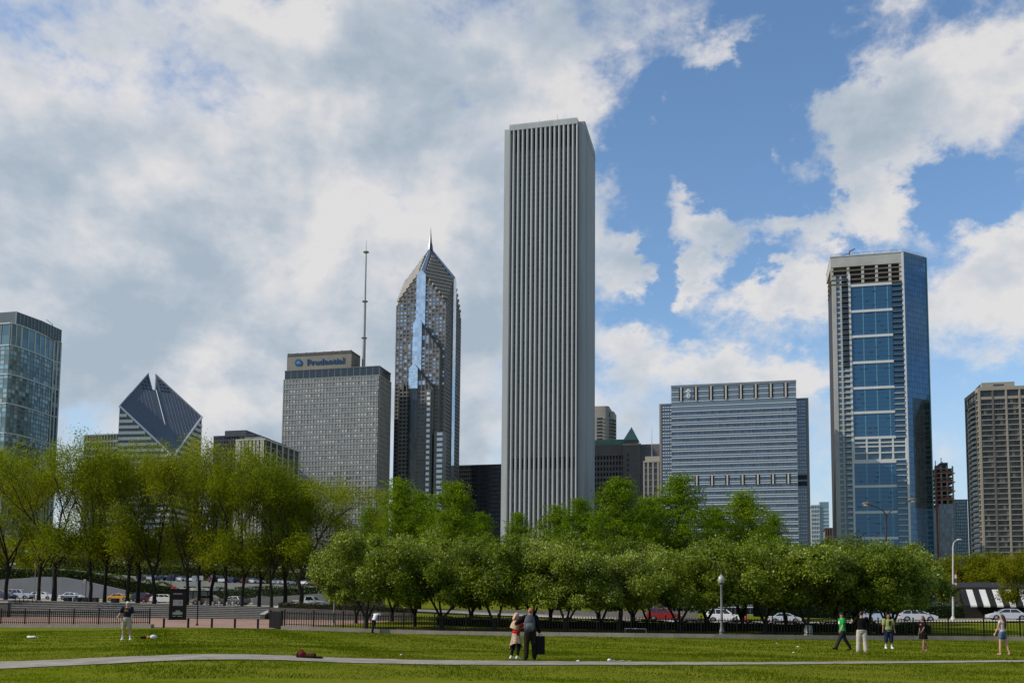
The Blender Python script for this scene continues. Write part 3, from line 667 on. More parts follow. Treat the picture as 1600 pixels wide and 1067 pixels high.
        MB().add([(c, yy-.2, ac.z), (xr.x+.2, yy-.2, zr+.3), (xr.x+.2, Y+.2, zr+.3), (c, Y+.2, ac.z), (c, yy-.2, ac.z-1.6), (xr.x+.2, yy-.2, zr-1.3)], [(0, 1, 2, 3), (4, 5, 1, 0)]).build('sloped_coping', surf('dark_coping', (.02, .02, .022), .4, .2, .3), T)
        ztop = ac.z-4; zsplit = zdk if out > 5 else BZ+60
        panes('bay_glass', bay, T, (c-bw, yy), *S_, [2*bw*i/4 for i in range(5)], [zsplit+j*(ztop-zsplit)/14 for j in range(15)] if out > 5 else [zsplit+j*(ztop-zsplit)/44 for j in range(45)], .8)
        MB().quad((c-bw, yy-.8, ztop), (c+bw, yy-.8, ztop), (c, yy-.8, ac.z+.4)).build('bay_head', bay, T)
        if out > 5: panes('bay_glass', gdk, T, (c-bw, yy), *S_, [2*bw*i/4 for i in range(5)], [BZ+j*(zsplit-BZ)/40 for j in range(41)], .8)
        b = MB(); b.prism([(c-bw-.02, yy-.78), (c+bw+.02, yy-.78), (c+bw+.02, yy+.5), (c-bw-.02, yy+.5)], BZ, ztop); b.build('bay_frame', gr, T)
    # stepped low block with bright panes
    brt = glazing('bright_pane', (.68, .72, .74), .3, .1, .5, .15)
    yy = Y-8.9; xa, xb = aty(678, 700, yy).x, aty(692, 700, yy).x; z1 = aty(685, 674, yy).z
    MB().box(xa, xb, yy+.3, Y, BZ, z1).build('low_stage', gr, T)
    for j in range(16):
        z = z1-3-j*4.1
        MB().box(xa+2.2, xb-.5, yy+.1, yy+.35, z, z+2.3).build('bright_window', brt, T)
    xa2, xb2 = aty(666.5, 650, yy).x, aty(671.5, 650, yy).x; zt = aty(668, 612, yy).z
    MB().box(xa2-.8, xb2+.8, yy+.3, Y, BZ, zt+2).build('low_stage', gr, T)
    for j in range(20):
        z = zt-j*4.15
        MB().box(xa2, xb2, yy+.1, yy+.35, z-2.2, z).build('bright_window', brt, T)
    # spire
    tip = aty(674, 355, cy).z
    MB().tube([(cx, cy, apex_z-2), (cx, cy, apex_z+1.5), (cx, cy, apex_z+5), (cx, cy, tip)], [2.3, 1.9, 1.15, .08], 8).build('spire', surf('spire_metal', (.10, .10, .105), .35, .1, .3, metal=.6), T, smooth=True)
spire_tower()
# --- plain dark block between the towers
def dark_block():
    Y = 760.0; x0, x1 = aty(715, 760, Y).x, aty(784, 760, Y).x; top = aty(750, 728, Y).z
    T = thing('dark_office_block', 'low black glass office block between the spire tower and the ribbed tower', 'building', (x0, Y, BZ))
    fr = surf('black_cladding', (.022, .024, .028), .5, .15, .2)
    MB().box(x0+.5, x1-.5, Y+.5, Y+40, BZ, top-.3).build('core', fr, T)
    wallgrid(T, (x0, Y), S_, x1-x0, BZ, top, 22, 34, .35, 1.2, glazing('black_block_glass', (.022, .024, .028), .15, .2, .3, .5), fr, None, .3)
    MB().box(x0-.1, x1+.1, Y-.1, Y+40, top, top+1.2).build('parapet', fr, T)
dark_block()

# --- glass condominium tower with a curved flank
def curved_tower():
    Y = 518.0; xc = aty(15, 540, Y).x; x0 = aty(-40, 540, Y).x
    zA = aty(15, 504.5, Y).z           # main cornice
    # plan of the curved east flank: follow one level band round the curve
    zb = aty(14, 571, Y).z
    band = [(14, 571), (31, 575.2), (52, 582.4), (68, 588.5), (81, 594.2)]
    plan = [atz(x, y, zb).xy for x, y in band]
    last = (plan[-1]-plan[-2]).normalized(); e = atz(92.5, 597, zb).xy; plan.append(e)
    T = thing('curved_glass_tower', 'teal glass condominium tower with a curved flank and white floor bands', 'skyscraper', (xc, Y, BZ))
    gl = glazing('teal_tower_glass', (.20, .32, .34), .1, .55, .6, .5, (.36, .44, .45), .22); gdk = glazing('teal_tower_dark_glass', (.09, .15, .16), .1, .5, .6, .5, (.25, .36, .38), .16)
    fr = surf('grey_green_frame', (.15, .175, .17), .5, .12, .2); wh = surf('white_band', (.48, .49, .48), .6, .08, .2)
    back = [(plan[-1].x-38, plan[-1].y+2), (x0, Y+25), (x0, Y+.5)]
    poly = [(x0, Y+.4)]+[(p.x-.3, p.y+.25) for p in plan]+[(plan[-1].x-40, plan[-1].y), (x0-10, Y+30)]
    MB().prism(poly, BZ, zA-.5).build('core', surf('teal_core', (.05, .07, .07), .6, .2, .2), T)
    fl = 3.15
    segs = [((x0, Y), (xc, Y))]+[((plan[i].x, plan[i].y), (plan[i+1].x, plan[i+1].y)) for i in range(len(plan)-1)]
    for si, (a, b_) in enumerate(segs):
        A = Vector(a); B_ = Vector(b_); L = (B_-A).length; d = (B_-A)/L; n = (d.y, -d.x)
        zh = zA-15.0                                             # tall attic storeys above here
        ze = [zh-fl*j for j in range(int((zh-BZ)/fl), -1, -1)]
        k = max(2, int(round(L/(3.0 if si else 3.4))))
        ae = [L*i/k for i in range(k+1)]
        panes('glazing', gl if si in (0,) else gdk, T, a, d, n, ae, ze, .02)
        bars_v('mullion', fr, T, a, d, n, [min(max(q, .1), L-.1) for q in ae], .28, -.1, .16, BZ, zh)
        bars_h('floor_edge', fr, T, a, d, n, ze[:-1], .75, -.1, .12, .02, L-.02)
        # attic: tall panes between pale piers
        panes('attic_glass', gdk, T, a, d, n, [L*i/max(2, k//2) for i in range(max(2, k//2)+1)], [zh+.6, zh+7, zA-.8], .02)
        bars_v('attic_pier', wh if si else fr, T, a, d, n, [min(max(L*i/max(2, k//2), .3), L-.3) for i in range(max(2, k//2)+1)], .55, -.1, .3, zh, zA-.6)
        for zz in (zA-.6, zh-.1, zh-19.2, zh-38.4, zh-57.6, zh-76.8, zh-96):
            MB().obox(a, d, n, -.05, L+.05, -.1, .55, zz, zz+.85).build('white_band', wh, T)
    # pale pilasters near the far end
    for t in (0.05, .5, .97):
        A = Vector(segs[-1][0]); B_ = Vector(segs[-1][1]); d = (B_-A).normalized(); n = (d.y, -d.x); L = (B_-A).length
        MB().obox(segs[-1][0], d, n, L*t-.4, L*t+.4, -.1, .62, BZ, zA-.7).build('pilaster', wh, T)
    # penthouse screen, receding along the flank, and plant room
    pr = surf('penthouse_panel', (.085, .11, .12), .4, .12, .2, metal=.3)
    p0 = atz(33, 504, zA).xy if False else plan[1]; 
    zp = lambda px_, py_, q: EYE.z+(ray(px_, py_).z/ray(px_, py_).y)*q.y
    A, B_ = plan[0]+(plan[1]-plan[0])*.55, plan[-1]
    zt = zp(33, 486, A)
    d = (B_-A).normalized(); n = Vector((d.y, -d.x)); L = (B_-A).length
    inner = [A-n*1.2, A+d*(L*.5)+n*1.0, B_-n*.5]
    q = inner+[B_-n*16, A-n*16]
    MB().prism([(p.x, p.y) for p in q], zA, zt).build('penthouse', pr, T)
    for (a, b_) in ((inner[0], inner[1]), (inner[1], inner[2])):
        dd = (b_-a).normalized(); nn = (dd.y, -dd.x); LL = (b_-a).length
        bars_v('penthouse_fin', surf('fin_grey', (.25, .28, .29), .5, .1, .3), T, (a.x, a.y), dd, nn, [LL*i/7 for i in range(8)], .4, -.1, .4, zA, zt-.1, each=True)
    MB().box(x0+4, A.x-3, Y+7, Y+16, zA, zt-4).build('plant_room', fr, T)
    b = MB(); c = B_-n*3-d*6; b.tube([(c.x, c.y, zt), (c.x, c.y, zt+2.5)], .25, 6); b.tube([(c.x, c.y, zt+2.3), (c.x-5, c.y, zt+6)], .18, 6); b.build('roof_davit', M_IRON, T)
curved_tower()

# --- building with a sliced diamond roof
def diamond_tower():
    D0 = 640.0
    Lp = atd(187, 635, D0); zl = Lp.z
    d = ray(315.5, 652); Rp = EYE+d*((zl-1.7)/d.z)
    Mp = (Lp+Rp)/2; u = (Rp-Lp); u.z = 0; half = u.length/2; u.normalize(); nrm = Vector((u.y, -u.x, 0))   # toward the camera
    Kp = Mp-nrm*half; Fp = Mp+nrm*half
    dA = ray(246, 579); t = ((Kp-EYE).dot(Vector((_fw.x, _fw.y, 0))))/(dA.dot(Vector((_fw.x, _fw.y, 0)))); za = (EYE+dA*t).z
    za = max(za, zl+30); zf = 2*zl-za
    T = thing('diamond_tower', 'tower with a slanted blue-grey diamond roof split by a slot and striped white walls', 'skyscraper', (Mp.x, Mp.y, BZ))
    gls = surf('slant_glass', (.10, .12, .148), .6, .06, .05, spec=.15); wh = surf('striped_wall', (.55, .55, .54), .7, .06, .2); dk = M_DKGLASS
    wline = surf('roof_edge_white', (.55, .56, .57), .6, .06, .3)
    # local frame: a along u, b along -nrm (away)
    def W3(a, b, z): p = Mp+u*a-nrm*b; return (p.x, p.y, z)
    def zs(b): return zl+(za-zl)*b/half
    g = 2.4                                                     # half the slot
    sb = half*(.52)                                            # slot starts here on the slope
    # two halves: left (a<0), right (a>0)
    for s in (-1, 1):
        top = [(-half*s*-1 if False else s*half, 0), (s*g, half-g), (s*g, sb), (0, sb), (0, -half)]
        b = MB(); n_ = len(top)
        b.add([W3(a, q, zs(q)) for a, q in top]+[W3(a, q, BZ) for a, q in top], [tuple(range(n_)) if s < 0 else tuple(range(n_-1, -1, -1))]+[(i, i+n_, (i+1) % n_+n_, (i+1) % n_) if s > 0 else (i, (i+1) % n_, (i+1) % n_+n_, i+n_) for i in range(n_)])
        b.build('slanted_half', gls, T)
        # pale roof edges
        for (p0, p1) in (((s*half, 0), (s*g, half-g)), ((s*half, 0), (0, -half))):
            b = MB(); b.tube([Vector(W3(p0[0], p0[1], zs(p0[1])))+Vector((0, 0, .2)), Vector(W3(p1[0], p1[1], zs(p1[1])))+Vector((0, 0, .2))], .75 if p1[1] < 0 else .5, 5); b.build('roof_edge', wline if p1[1] < 0 else surf('roof_edge_grey', (.24, .25, .28), .6, .06, .3), T)
        # standing seams
        sm = surf('seam_metal', (.11, .13, .16), .6, .1, .3)
        k = 12
        b = MB()
        for i in range(1, k):
            a = half*i/k; q0, q1 = -(half-a), (half-a)
            if a < g: continue
            b.tube([Vector(W3(s*a, q0, zs(q0)))+Vector((0, 0, .12)), Vector(W3(s*a, q1, zs(q1)))+Vector((0, 0, .04))], .07, 4)
        b.build('seam', sm, T, 'stuff')
        # rows of dark vents near the top
        for r_, q in enumerate((.50, .58, .66, .74)):
            b_ = half*q; amax = half-b_-2
            a = g+1.0
            while a+1.6 < amax:
                for_z = zs(b_)
                bb = MB(); bb.add([W3(s*(a), b_, for_z+.25), W3(s*(a+1.3), b_, for_z+.25), W3(s*(a+1.3), b_+1.0, zs(b_+1.0)+.25), W3(s*a, b_+1.0, zs(b_+1.0)+.25), W3(s*(a), b_, for_z-.3), W3(s*(a+1.3), b_, for_z-.3), W3(s*(a+1.3), b_+1.0, zs(b_+1.0)-.3), W3(s*a, b_+1.0, zs(b_+1.0)-.3)],
                      [(0, 1, 2, 3), (0, 1, 5, 4), (1, 2, 6, 5), (2, 3, 7, 6), (3, 0, 4, 7)])
                bb.build('roof_vent', surf('vent_black', (.02, .022, .03), .6, .1, 1), T); a += 2.3
        # striped walls: from the side corner to the front corner
        A = Vector(W3(s*half, 0, 0)); F_ = Vector(W3(0, -half, 0)); dd = (F_-A).normalized(); Lw = (F_-A).length
        nn = nrm+u*s; nn.normalize()
        z = zl-1.2; j = 0
        while z > BZ+10:
            # slope cuts the wall top: z along the wall
            def wz(tt): return zl+(zf-zl)*tt/Lw
            tmax = Lw if z < zf else Lw*(zl-z)/(zl-zf)
            if tmax > 1.5:
                P = (A.x, A.y); bb = MB(); bb.obox(P, (dd.x, dd.y), (nn.x, nn.y), 0, tmax-.4, 0, .35, z-2.0, z) if s < 0 else bb.obox(P, (dd.x, dd.y), (nn.x, nn.y), 0, tmax-.4, 0, .35, z-2.0, z)
                bb.build('wall_band', wh, T)
                bb = MB(); bb.obox(P, (dd.x, dd.y), (nn.x, nn.y), 0, max(.5, tmax-1.8), 0, .12, z-3.9, z-2.0); bb.build('window_strip', dk, T)
            z -= 3.9; j += 1
    # crease down the middle
    b = MB(); b.tube([Vector(W3(0, sb, zs(sb)))+Vector((0, 0, .2)), Vector(W3(0, -.3*half, zs(-.3*half)))+Vector((0, 0, .2))], .22, 4); b.build('crease', wline, T)
diamond_tower()

def grid_building(name, label, cat, pl, pr, ptop, Y, depth, cols, rows, pier, span, gm, pm, sm=None, side=None, rec=.4, zb=BZ, pyr=760, sidecols=None, group=None):
    x0, x1 = aty(pl, pyr, Y).x, aty(pr, pyr, Y).x; top = aty((pl+pr)/2, ptop, Y).z
    T = thing(name, label, cat, (x0, Y, zb), group=group)
    MB().box(x0+rec+.3, x1-rec-.3, Y+rec+.3, Y+depth-.4, zb, top-.2).build('core', M_ROOF, T)
    wallgrid(T, (x0, Y), S_, x1-x0, zb, top, cols, rows, pier, span, gm, pm, sm, rec)
    if side == 'E': wallgrid(T, (x1, Y), E_, depth, zb, top, sidecols or max(2, int(cols*depth/(x1-x0))), rows, pier, span, gm, pm, sm, rec)
    if side == 'W': wallgrid(T, (x0, Y+depth), W_, depth, zb, top, sidecols or max(2, int(cols*depth/(x1-x0))), rows, pier, span, gm, pm, sm, rec)
    MB().box(x0-.15, x1+.15, Y-.15, Y+depth, top, top+1.0).build('parapet', pm, T)
    return T, x0, x1, top
M_TAN = surf('tan_concrete', (.33, .30, .25), .8, .1, .1, dirt=.2)
M_BROWN = surf('brown_granite', (.155, .135, .12), .75, .12, .1, dirt=.15)
# dark sloped-roof block and the pale block in front of it, left of the sign tower
T, x0, x1, top = grid_building('dark_slab_building', 'dark blue-grey slab building rising behind the pale columned block', 'building', 331, 395, 682, 640, 46, 16, 40, .5, 1.2, M_DKGLASS, surf('navy_cladding', (.05, .06, .075), .5, .1, .2), None, 'E')
MB().prism([(x0+8, 642), (x1-8, 642), (x1-8, 680), (x0+8, 680)], top+1.003, top+5).build('plant_room', MATS['navy_cladding'], T)
T, x0, x1, top = grid_building('pale_column_building', 'pale office block with tall vertical columns near the top left of the sign tower', 'building', 366, 412, 688, 560, 50, 8, 26, 1.6, .9, M_DKGLASS, surf('pale_column_stone', (.42, .40, .36), .8, .08, .1), surf('pale_column_spandrel', (.16, .15, .14), .7, .1, .2), 'E', sidecols=6)
MB().box(x0+3, x1-5, 566, 600, top+1.003, top+3.5).build('plant_room', M_ROOF, T)
grid_building('grey_office_building', 'low grey office building glimpsed above the trees beside the diamond roof', 'building', 128, 183, 680, 700, 40, 12, 24, .5, 1.6, M_DKGLASS, surf('mid_grey_stone', (.26, .27, .28), .8, .1, .1))

# --- hotel with copper roofs, and the round-cornered tower behind it
def hotel():
    Y = 780.0; x0, x1 = aty(918, 740, Y).x, aty(976, 740, Y).x; zt = aty(950, 695, Y).z
    T = thing('copper_roof_hotel', 'brown granite hotel with a green copper roof band and pyramid turret', 'building', (x0, Y, BZ))
    cop = surf('green_copper', (.13, .23, .18), .7, .15, .2, dirt=.2)
    MB().box(x0+.6, x1+30, Y+.7, Y+50, BZ, zt-.3).build('core', M_ROOF, T)
    wallgrid(T, (x0, Y), S_, x1-x0, BZ, zt, 12, 30, 1.1, 1.7, glazing('hotel_glass', (.03, .032, .035), .15, .3, .4, .4), M_BROWN)
    MB().box(x0-.2, x1, Y-.4, Y+.4, zt-9, zt).build('cornice', M_BROWN, T)
    z2 = aty(950, 687, Y).z
    MB().prism([(x0, Y-.3), (x1, Y-.3), (x1, Y+12), (x0, Y+12)], zt, [z2, z2, z2+2, z2+2]).build('copper_roof', cop, T)
    xt0, xt1 = aty(973.5, 700, Y-3).x, aty(1000.5, 700, Y-3).x; zk = aty(985, 690, Y-3).z
    MB().box(xt0, xt1, Y-3, Y+18, BZ, zk-3).build('turret', M_BROWN, T)
    MB().box(xt0-.4, xt1+.4, Y-3.4, Y+18.4, zk-3, zk-1.6).build('turret_cornice', M_TAN, T)
    wn = M_DKGLASS
    for j in range(26):
        for i in range(2): MB().box(xt0+3.2+i*5.2, xt0+5.0+i*5.2, Y-3.06, Y-2.9, zk-12-j*4.2, zk-9.4-j*4.2).build('turret_window', wn, T)
    xm = (xt0+xt1)/2; zp = aty(985, 668, Y+7).z
    xq0, xq1 = aty(975, 690, Y).x, aty(997, 690, Y).x
    MB().box(xq0+.4, xq1-.4, Y-2, Y+9.5, zk-1.6, zk+1.5).build('lantern', M_BROWN, T)
    b = MB(); b.add([(xq0-.4, Y-2.6, zk+1.5), (xq1+.4, Y-2.6, zk+1.5), (xq1+.4, Y+10, zk+1.5), (xq0-.4, Y+10, zk+1.5), ((xq0+xq1)/2, Y+4, zp)], [(0, 1, 4), (1, 2, 4), (2, 3, 4), (3, 0, 4), (3, 2, 1, 0)]); b.build('pyramid_roof', cop, T)
    xs1 = aty(1000.5, 700, Y-3).x
    wallgrid(T, (xs1, Y-2.9), E_, atx(1008, 740, xs1).y-Y+2.9, BZ, zk-6, 8, 34, .5, 1.9, M_DKGLASS, surf('hotel_side_stone', (.30, .30, .31), .7, .08, .1))
hotel()
def round_tower():
    Y = 900.0; x0, x1 = aty(905, 660, Y).x, aty(950, 660, Y).x; top = aty(935, 634.5, Y).z; x2 = aty(959.5, 660, Y+8).x
    T = thing('tan_apartment_tower', 'tan apartment tower with rounded corners and balconies behind the copper-roofed hotel', 'building', (x0, Y, BZ))
    def rr(a, b, c, d, r): 
        o = []
        for (cx_, cy_, s) in ((b-r, c+r, -90), (b-r, d-r, 0), (a+r, d-r, 90), (a+r, c+r, 180)):
            o += [(cx_+r*math.cos(R(s+t)), cy_+r*math.sin(R(s+t))) for t in (0, 30, 60, 90)]
        return o
    MB().prism(rr(x0, aty(951, 660, Y).x, Y, Y+26, 3.5), BZ, top).build('tower_body', M_TAN, T, smooth=True)
    MB().prism(rr(aty(943, 660, Y+4).x, x2, Y+4, Y+30, 4.5), BZ, aty(952, 642, Y+4).z).build('tower_wing', M_TAN, T, smooth=True)
    for j in range(16):
        z = aty(935, 656, Y).z-j*3.3
        MB().box(x2-6.0, x2+1.6, Y+3.2, Y+13, z, z+1.1).build('balcony', surf('balcony_grey', (.12, .12, .125), .7, .15, .3), T)
        xw = aty(932.5, 660, Y).x; MB().box(xw, xw+5.5, Y-.12, Y+.1, z, z+2.2).build('window', M_DKGLASS, T)
        MB().box(xw+6, xw+8, Y-.5, Y+.1, z, z+1.2).build('balcony', MATS['balcony_grey'], T)
    xw = aty(946, 660, Y+3).x; MB().box(xw, xw+4, Y+3.2, Y+4.2, aty(947, 650, Y).z, aty(947, 644, Y).z).build('plant_window', M_DKGLASS, T)
round_tower()
T, x0, x1, top = grid_building('banded_office_building', 'tan office building with dark window bays and a thin roof aerial', 'building', 1005, 1036, 722, 640, 30, 4, 24, 1.0, 1.1, M_DKGLASS, M_TAN, surf('dark_spandrel_brown', (.11, .105, .10), .7, .1, .2))
MB().box(x0+1, x0+12, 643, 655, top+1.003, top+4.5).build('plant_room', M_TAN, T)
ax = aty(1018, 700, 646).x; MB().tube([(ax, 649, top+4.5), (ax, 649, top+14), (ax, 649, aty(1018, 664, 646).z)], [.3, .2, .06], 6).build('aerial', M_LIME, T)

# --- broad blue glass office block with white floor lines
def banded_block():
    Y = 519.0; T = None
    x0, x1 = aty(1049.3, 700, Y).x, aty(1245.5, 700, Y).x; top = aty(1244, 593.5, Y).z; L = x1-x0
    wx0, wx1 = aty(1030.5, 700, Y+9).x, aty(1264.5, 700, Y+9).x; wt = aty(1255, 622, Y+9).z
    T = thing('banded_glass_block', 'broad blue glass office block with thin white floor lines and lower side wings', 'skyscraper', (x0, Y, BZ))
    gl = glazing('blue_band_glass', (.085, .11, .145), .1, .5, .6, .22); gs = glazing('blue_spandrel_glass', (.15, .185, .22), .25, .35, .5, .12)
    wh = surf('white_line', (.62, .64, .66), .5, .05, .3); br = surf('brown_pier', (.24, .20, .17), .7, .1, .2); dk = surf('slot_black', (.02, .02, .022), .6, .1, .5)
    MB().box(x0+.6, x1-.6, Y+.6, Y+30, BZ, top-.2).build('core', dk, T)
    MB().box(wx0+.7, wx1-.7, Y+9.7, Y+26, BZ, wt-.2).build('wing_core', dk, T)
    fl = 3.62; mech_t = top-14.6
    zs = []; z = mech_t
    while z > BZ+fl: z -= fl; zs.append(z)
    cols = 34; ae = [L*i/cols for i in range(cols+1)]
    b = MB()
    for z in zs:
        panes_z = [z+1.5, z+fl]
        for i in range(cols): b.quad(*[(x0+a, Y+.25, zz) for a, zz in ((ae[i]+.04, panes_z[0]), (ae[i+1]-.04, panes_z[0]), (ae[i+1]-.04, panes_z[1]), (ae[i]+.04, panes_z[1]))])
    b.build('glazing', gl, T, 'stuff')
    for z in zs:
        MB().box(x0, x1, Y+.1, Y+.5, z+.3, z+1.25).build('spandrel', gs, T)
        MB().box(x0-.02, x1+.02, Y-.12, Y+.52, z, z+.3).build('floor_line', wh, T)
        MB().box(x0-.02, x1+.02, Y-.12, Y+.52, z+1.25, z+1.55).build('floor_line', wh, T)
    bars_v('mullion', surf('blue_mullion', (.17, .21, .25), .4, .1, .3, metal=.3), T, (x0, Y), *S_, ae, .14, -.5, -.04, BZ, mech_t)
    # plant floors at the top, then slots with tan columns there and half way down
    k = 5; hh = (top-1.2-mech_t)/k
    for i in range(k):
        MB().box(x0, x1, Y+.1, Y+.5, mech_t+i*hh+.3, mech_t+(i+1)*hh).build('spandrel', gs, T)
        MB().box(x0-.02, x1+.02, Y-.12, Y+.52, mech_t+i*hh, mech_t+i*hh+.3).build('floor_line', wh, T)
    MB().box(x0-.1, x1+.1, Y-.15, Y+30.2, top-1.2, top).build('parapet', surf('block_parapet', (.17, .19, .21), .5, .1, .2), T)
    for row, (pa, pb, zc0, zc1, skip) in enumerate((((1064.6), 1229, aty(1064.6, 641-14.5, Y).z, aty(1064.6, 606, Y).z, 0), (1064.6+.0, 1231, aty(1100, 758, Y).z, aty(1100, 742.6, Y).z, 1))):
        for i in range(8):
            if skip and i == 0: continue
            xc = aty(pa+(pb-pa)*i/7., 700, Y).x
            MB().box(xc-1.15, xc+1.15, Y-.2, Y+.6, zc0, zc1).build('column_slot', dk, T)
            MB().box(xc-.42, xc+.42, Y-.5, Y-.2, zc0-.2, zc1+.2).build('column', surf('tan_column', (.46, .42, .37), .7, .08, .3), T)
    # wings with dashed lines and brown end piers
    for (a, c, side) in ((wx0, x0, -1), (x1, wx1, 1)):
        e0, e1 = (a+.0, c) if side < 0 else (a, c)
        MB().box(e0+.4, e1-.4, Y+9.3, Y+9.8, BZ, wt-.6).build('wing_glass', gl, T)
        z = wt-2.2
        while z > BZ+3:
            m = 4; w_ = (e1-e0-2.0)/m; off = .4 if side > 0 else 1.6
            bb = MB()
            for i in range(m): bb.box(e0+off+i*w_+.2, e0+off+(i+1)*w_-.2, Y+9.05, Y+9.35, z, z+.5); bb.box(e0+off+i*w_+.2, e0+off+(i+1)*w_-.2, Y+9.05, Y+9.35, z-1.5, z-1.0)
            bb.build('wing_line', wh, T, 'stuff'); z -= fl
        px_ = e0 if side < 0 else e1-1.1
        MB().box(px_, px_+1.1, Y+8.9, Y+26, BZ, wt).build('end_pier', br, T)
        MB().box(e0, e1, Y+8.95, Y+26, wt-.7, wt+.1).build('wing_parapet', MATS['block_parapet'], T)
        if side > 0:
            for z in (aty(1250, 743, Y+9).z, aty(1250, 753, Y+9).z): MB().box(e0+.5, e1-1.3, Y+8.95, Y+9.4, z-2, z+.4).build('louvre_band', dk, T)
    # white cross and shield emblems
    em = surf('emblem_white', (.62, .63, .63), .6, .05, .5); eg = surf('emblem_grey', (.30, .31, .32), .6, .05, .5)
    c = aty(1075.6, 611.5, Y); s = 3.6*Y/1504*1.02
    y0, y1 = Y-.6, Y+.1
    cr_ = MB(); cr_.box(c.x-s*.42, c.x+s*.42, y0, y1, c.z-s*1.05, c.z+s*1.0); cr_.box(c.x-s*1.05, c.x-s*.421, y0, y1, c.z-s*.35, c.z+s*.45); cr_.box(c.x+s*.421, c.x+s, y0, y1, c.z-s*.35, c.z+s*.45)
    eo = cr_.build('cross_emblem', em, T)
    fg = MB(); fg.box(c.x-s*.3, c.x+s*.3, y0-.1, y0, c.z-s*.1, c.z+s*.15); fg.box(c.x-s*.1, c.x+s*.1, y0-.1, y0, c.z-s*.7, c.z-s*.101); fg.box(c.x-s*.13, c.x+s*.13, y0-.1, y0, c.z+s*.2, c.z+s*.5); fg.build('emblem_figure', eg, eo)
    sc_ = aty(1075.6, 619, Y); pts = [(-.85, .95), (.85, .95), (.85, 0), (.6, -.6), (0, -1.05), (-.6, -.6), (-.85, 0)]
    b = MB(); q = [(sc_.x+p*s*.95, sc_.z+r_*s*.9) for p, r_ in pts]; b.add([(x, y0, z) for x, z in q]+[(x, y1, z) for x, z in q], [tuple(range(7))[::-1]]+[(i, (i+1) % 7, (i+1) % 7+7, i+7) for i in range(7)])
    so = b.build('shield_emblem', em, T)
    fg = MB(); fg.box(sc_.x-s*.1, sc_.x+s*.1, y0-.1, y0, sc_.z-s*.5, sc_.z+s*.6); fg.box(sc_.x-s*.4, sc_.x-s*.101, y0-.1, y0, sc_.z+s*.2, sc_.z+s*.4); fg.box(sc_.x+s*.101, sc_.x+s*.4, y0-.1, y0, sc_.z+s*.2, sc_.z+s*.4); fg.build('emblem_figure', eg, so)
banded_block()

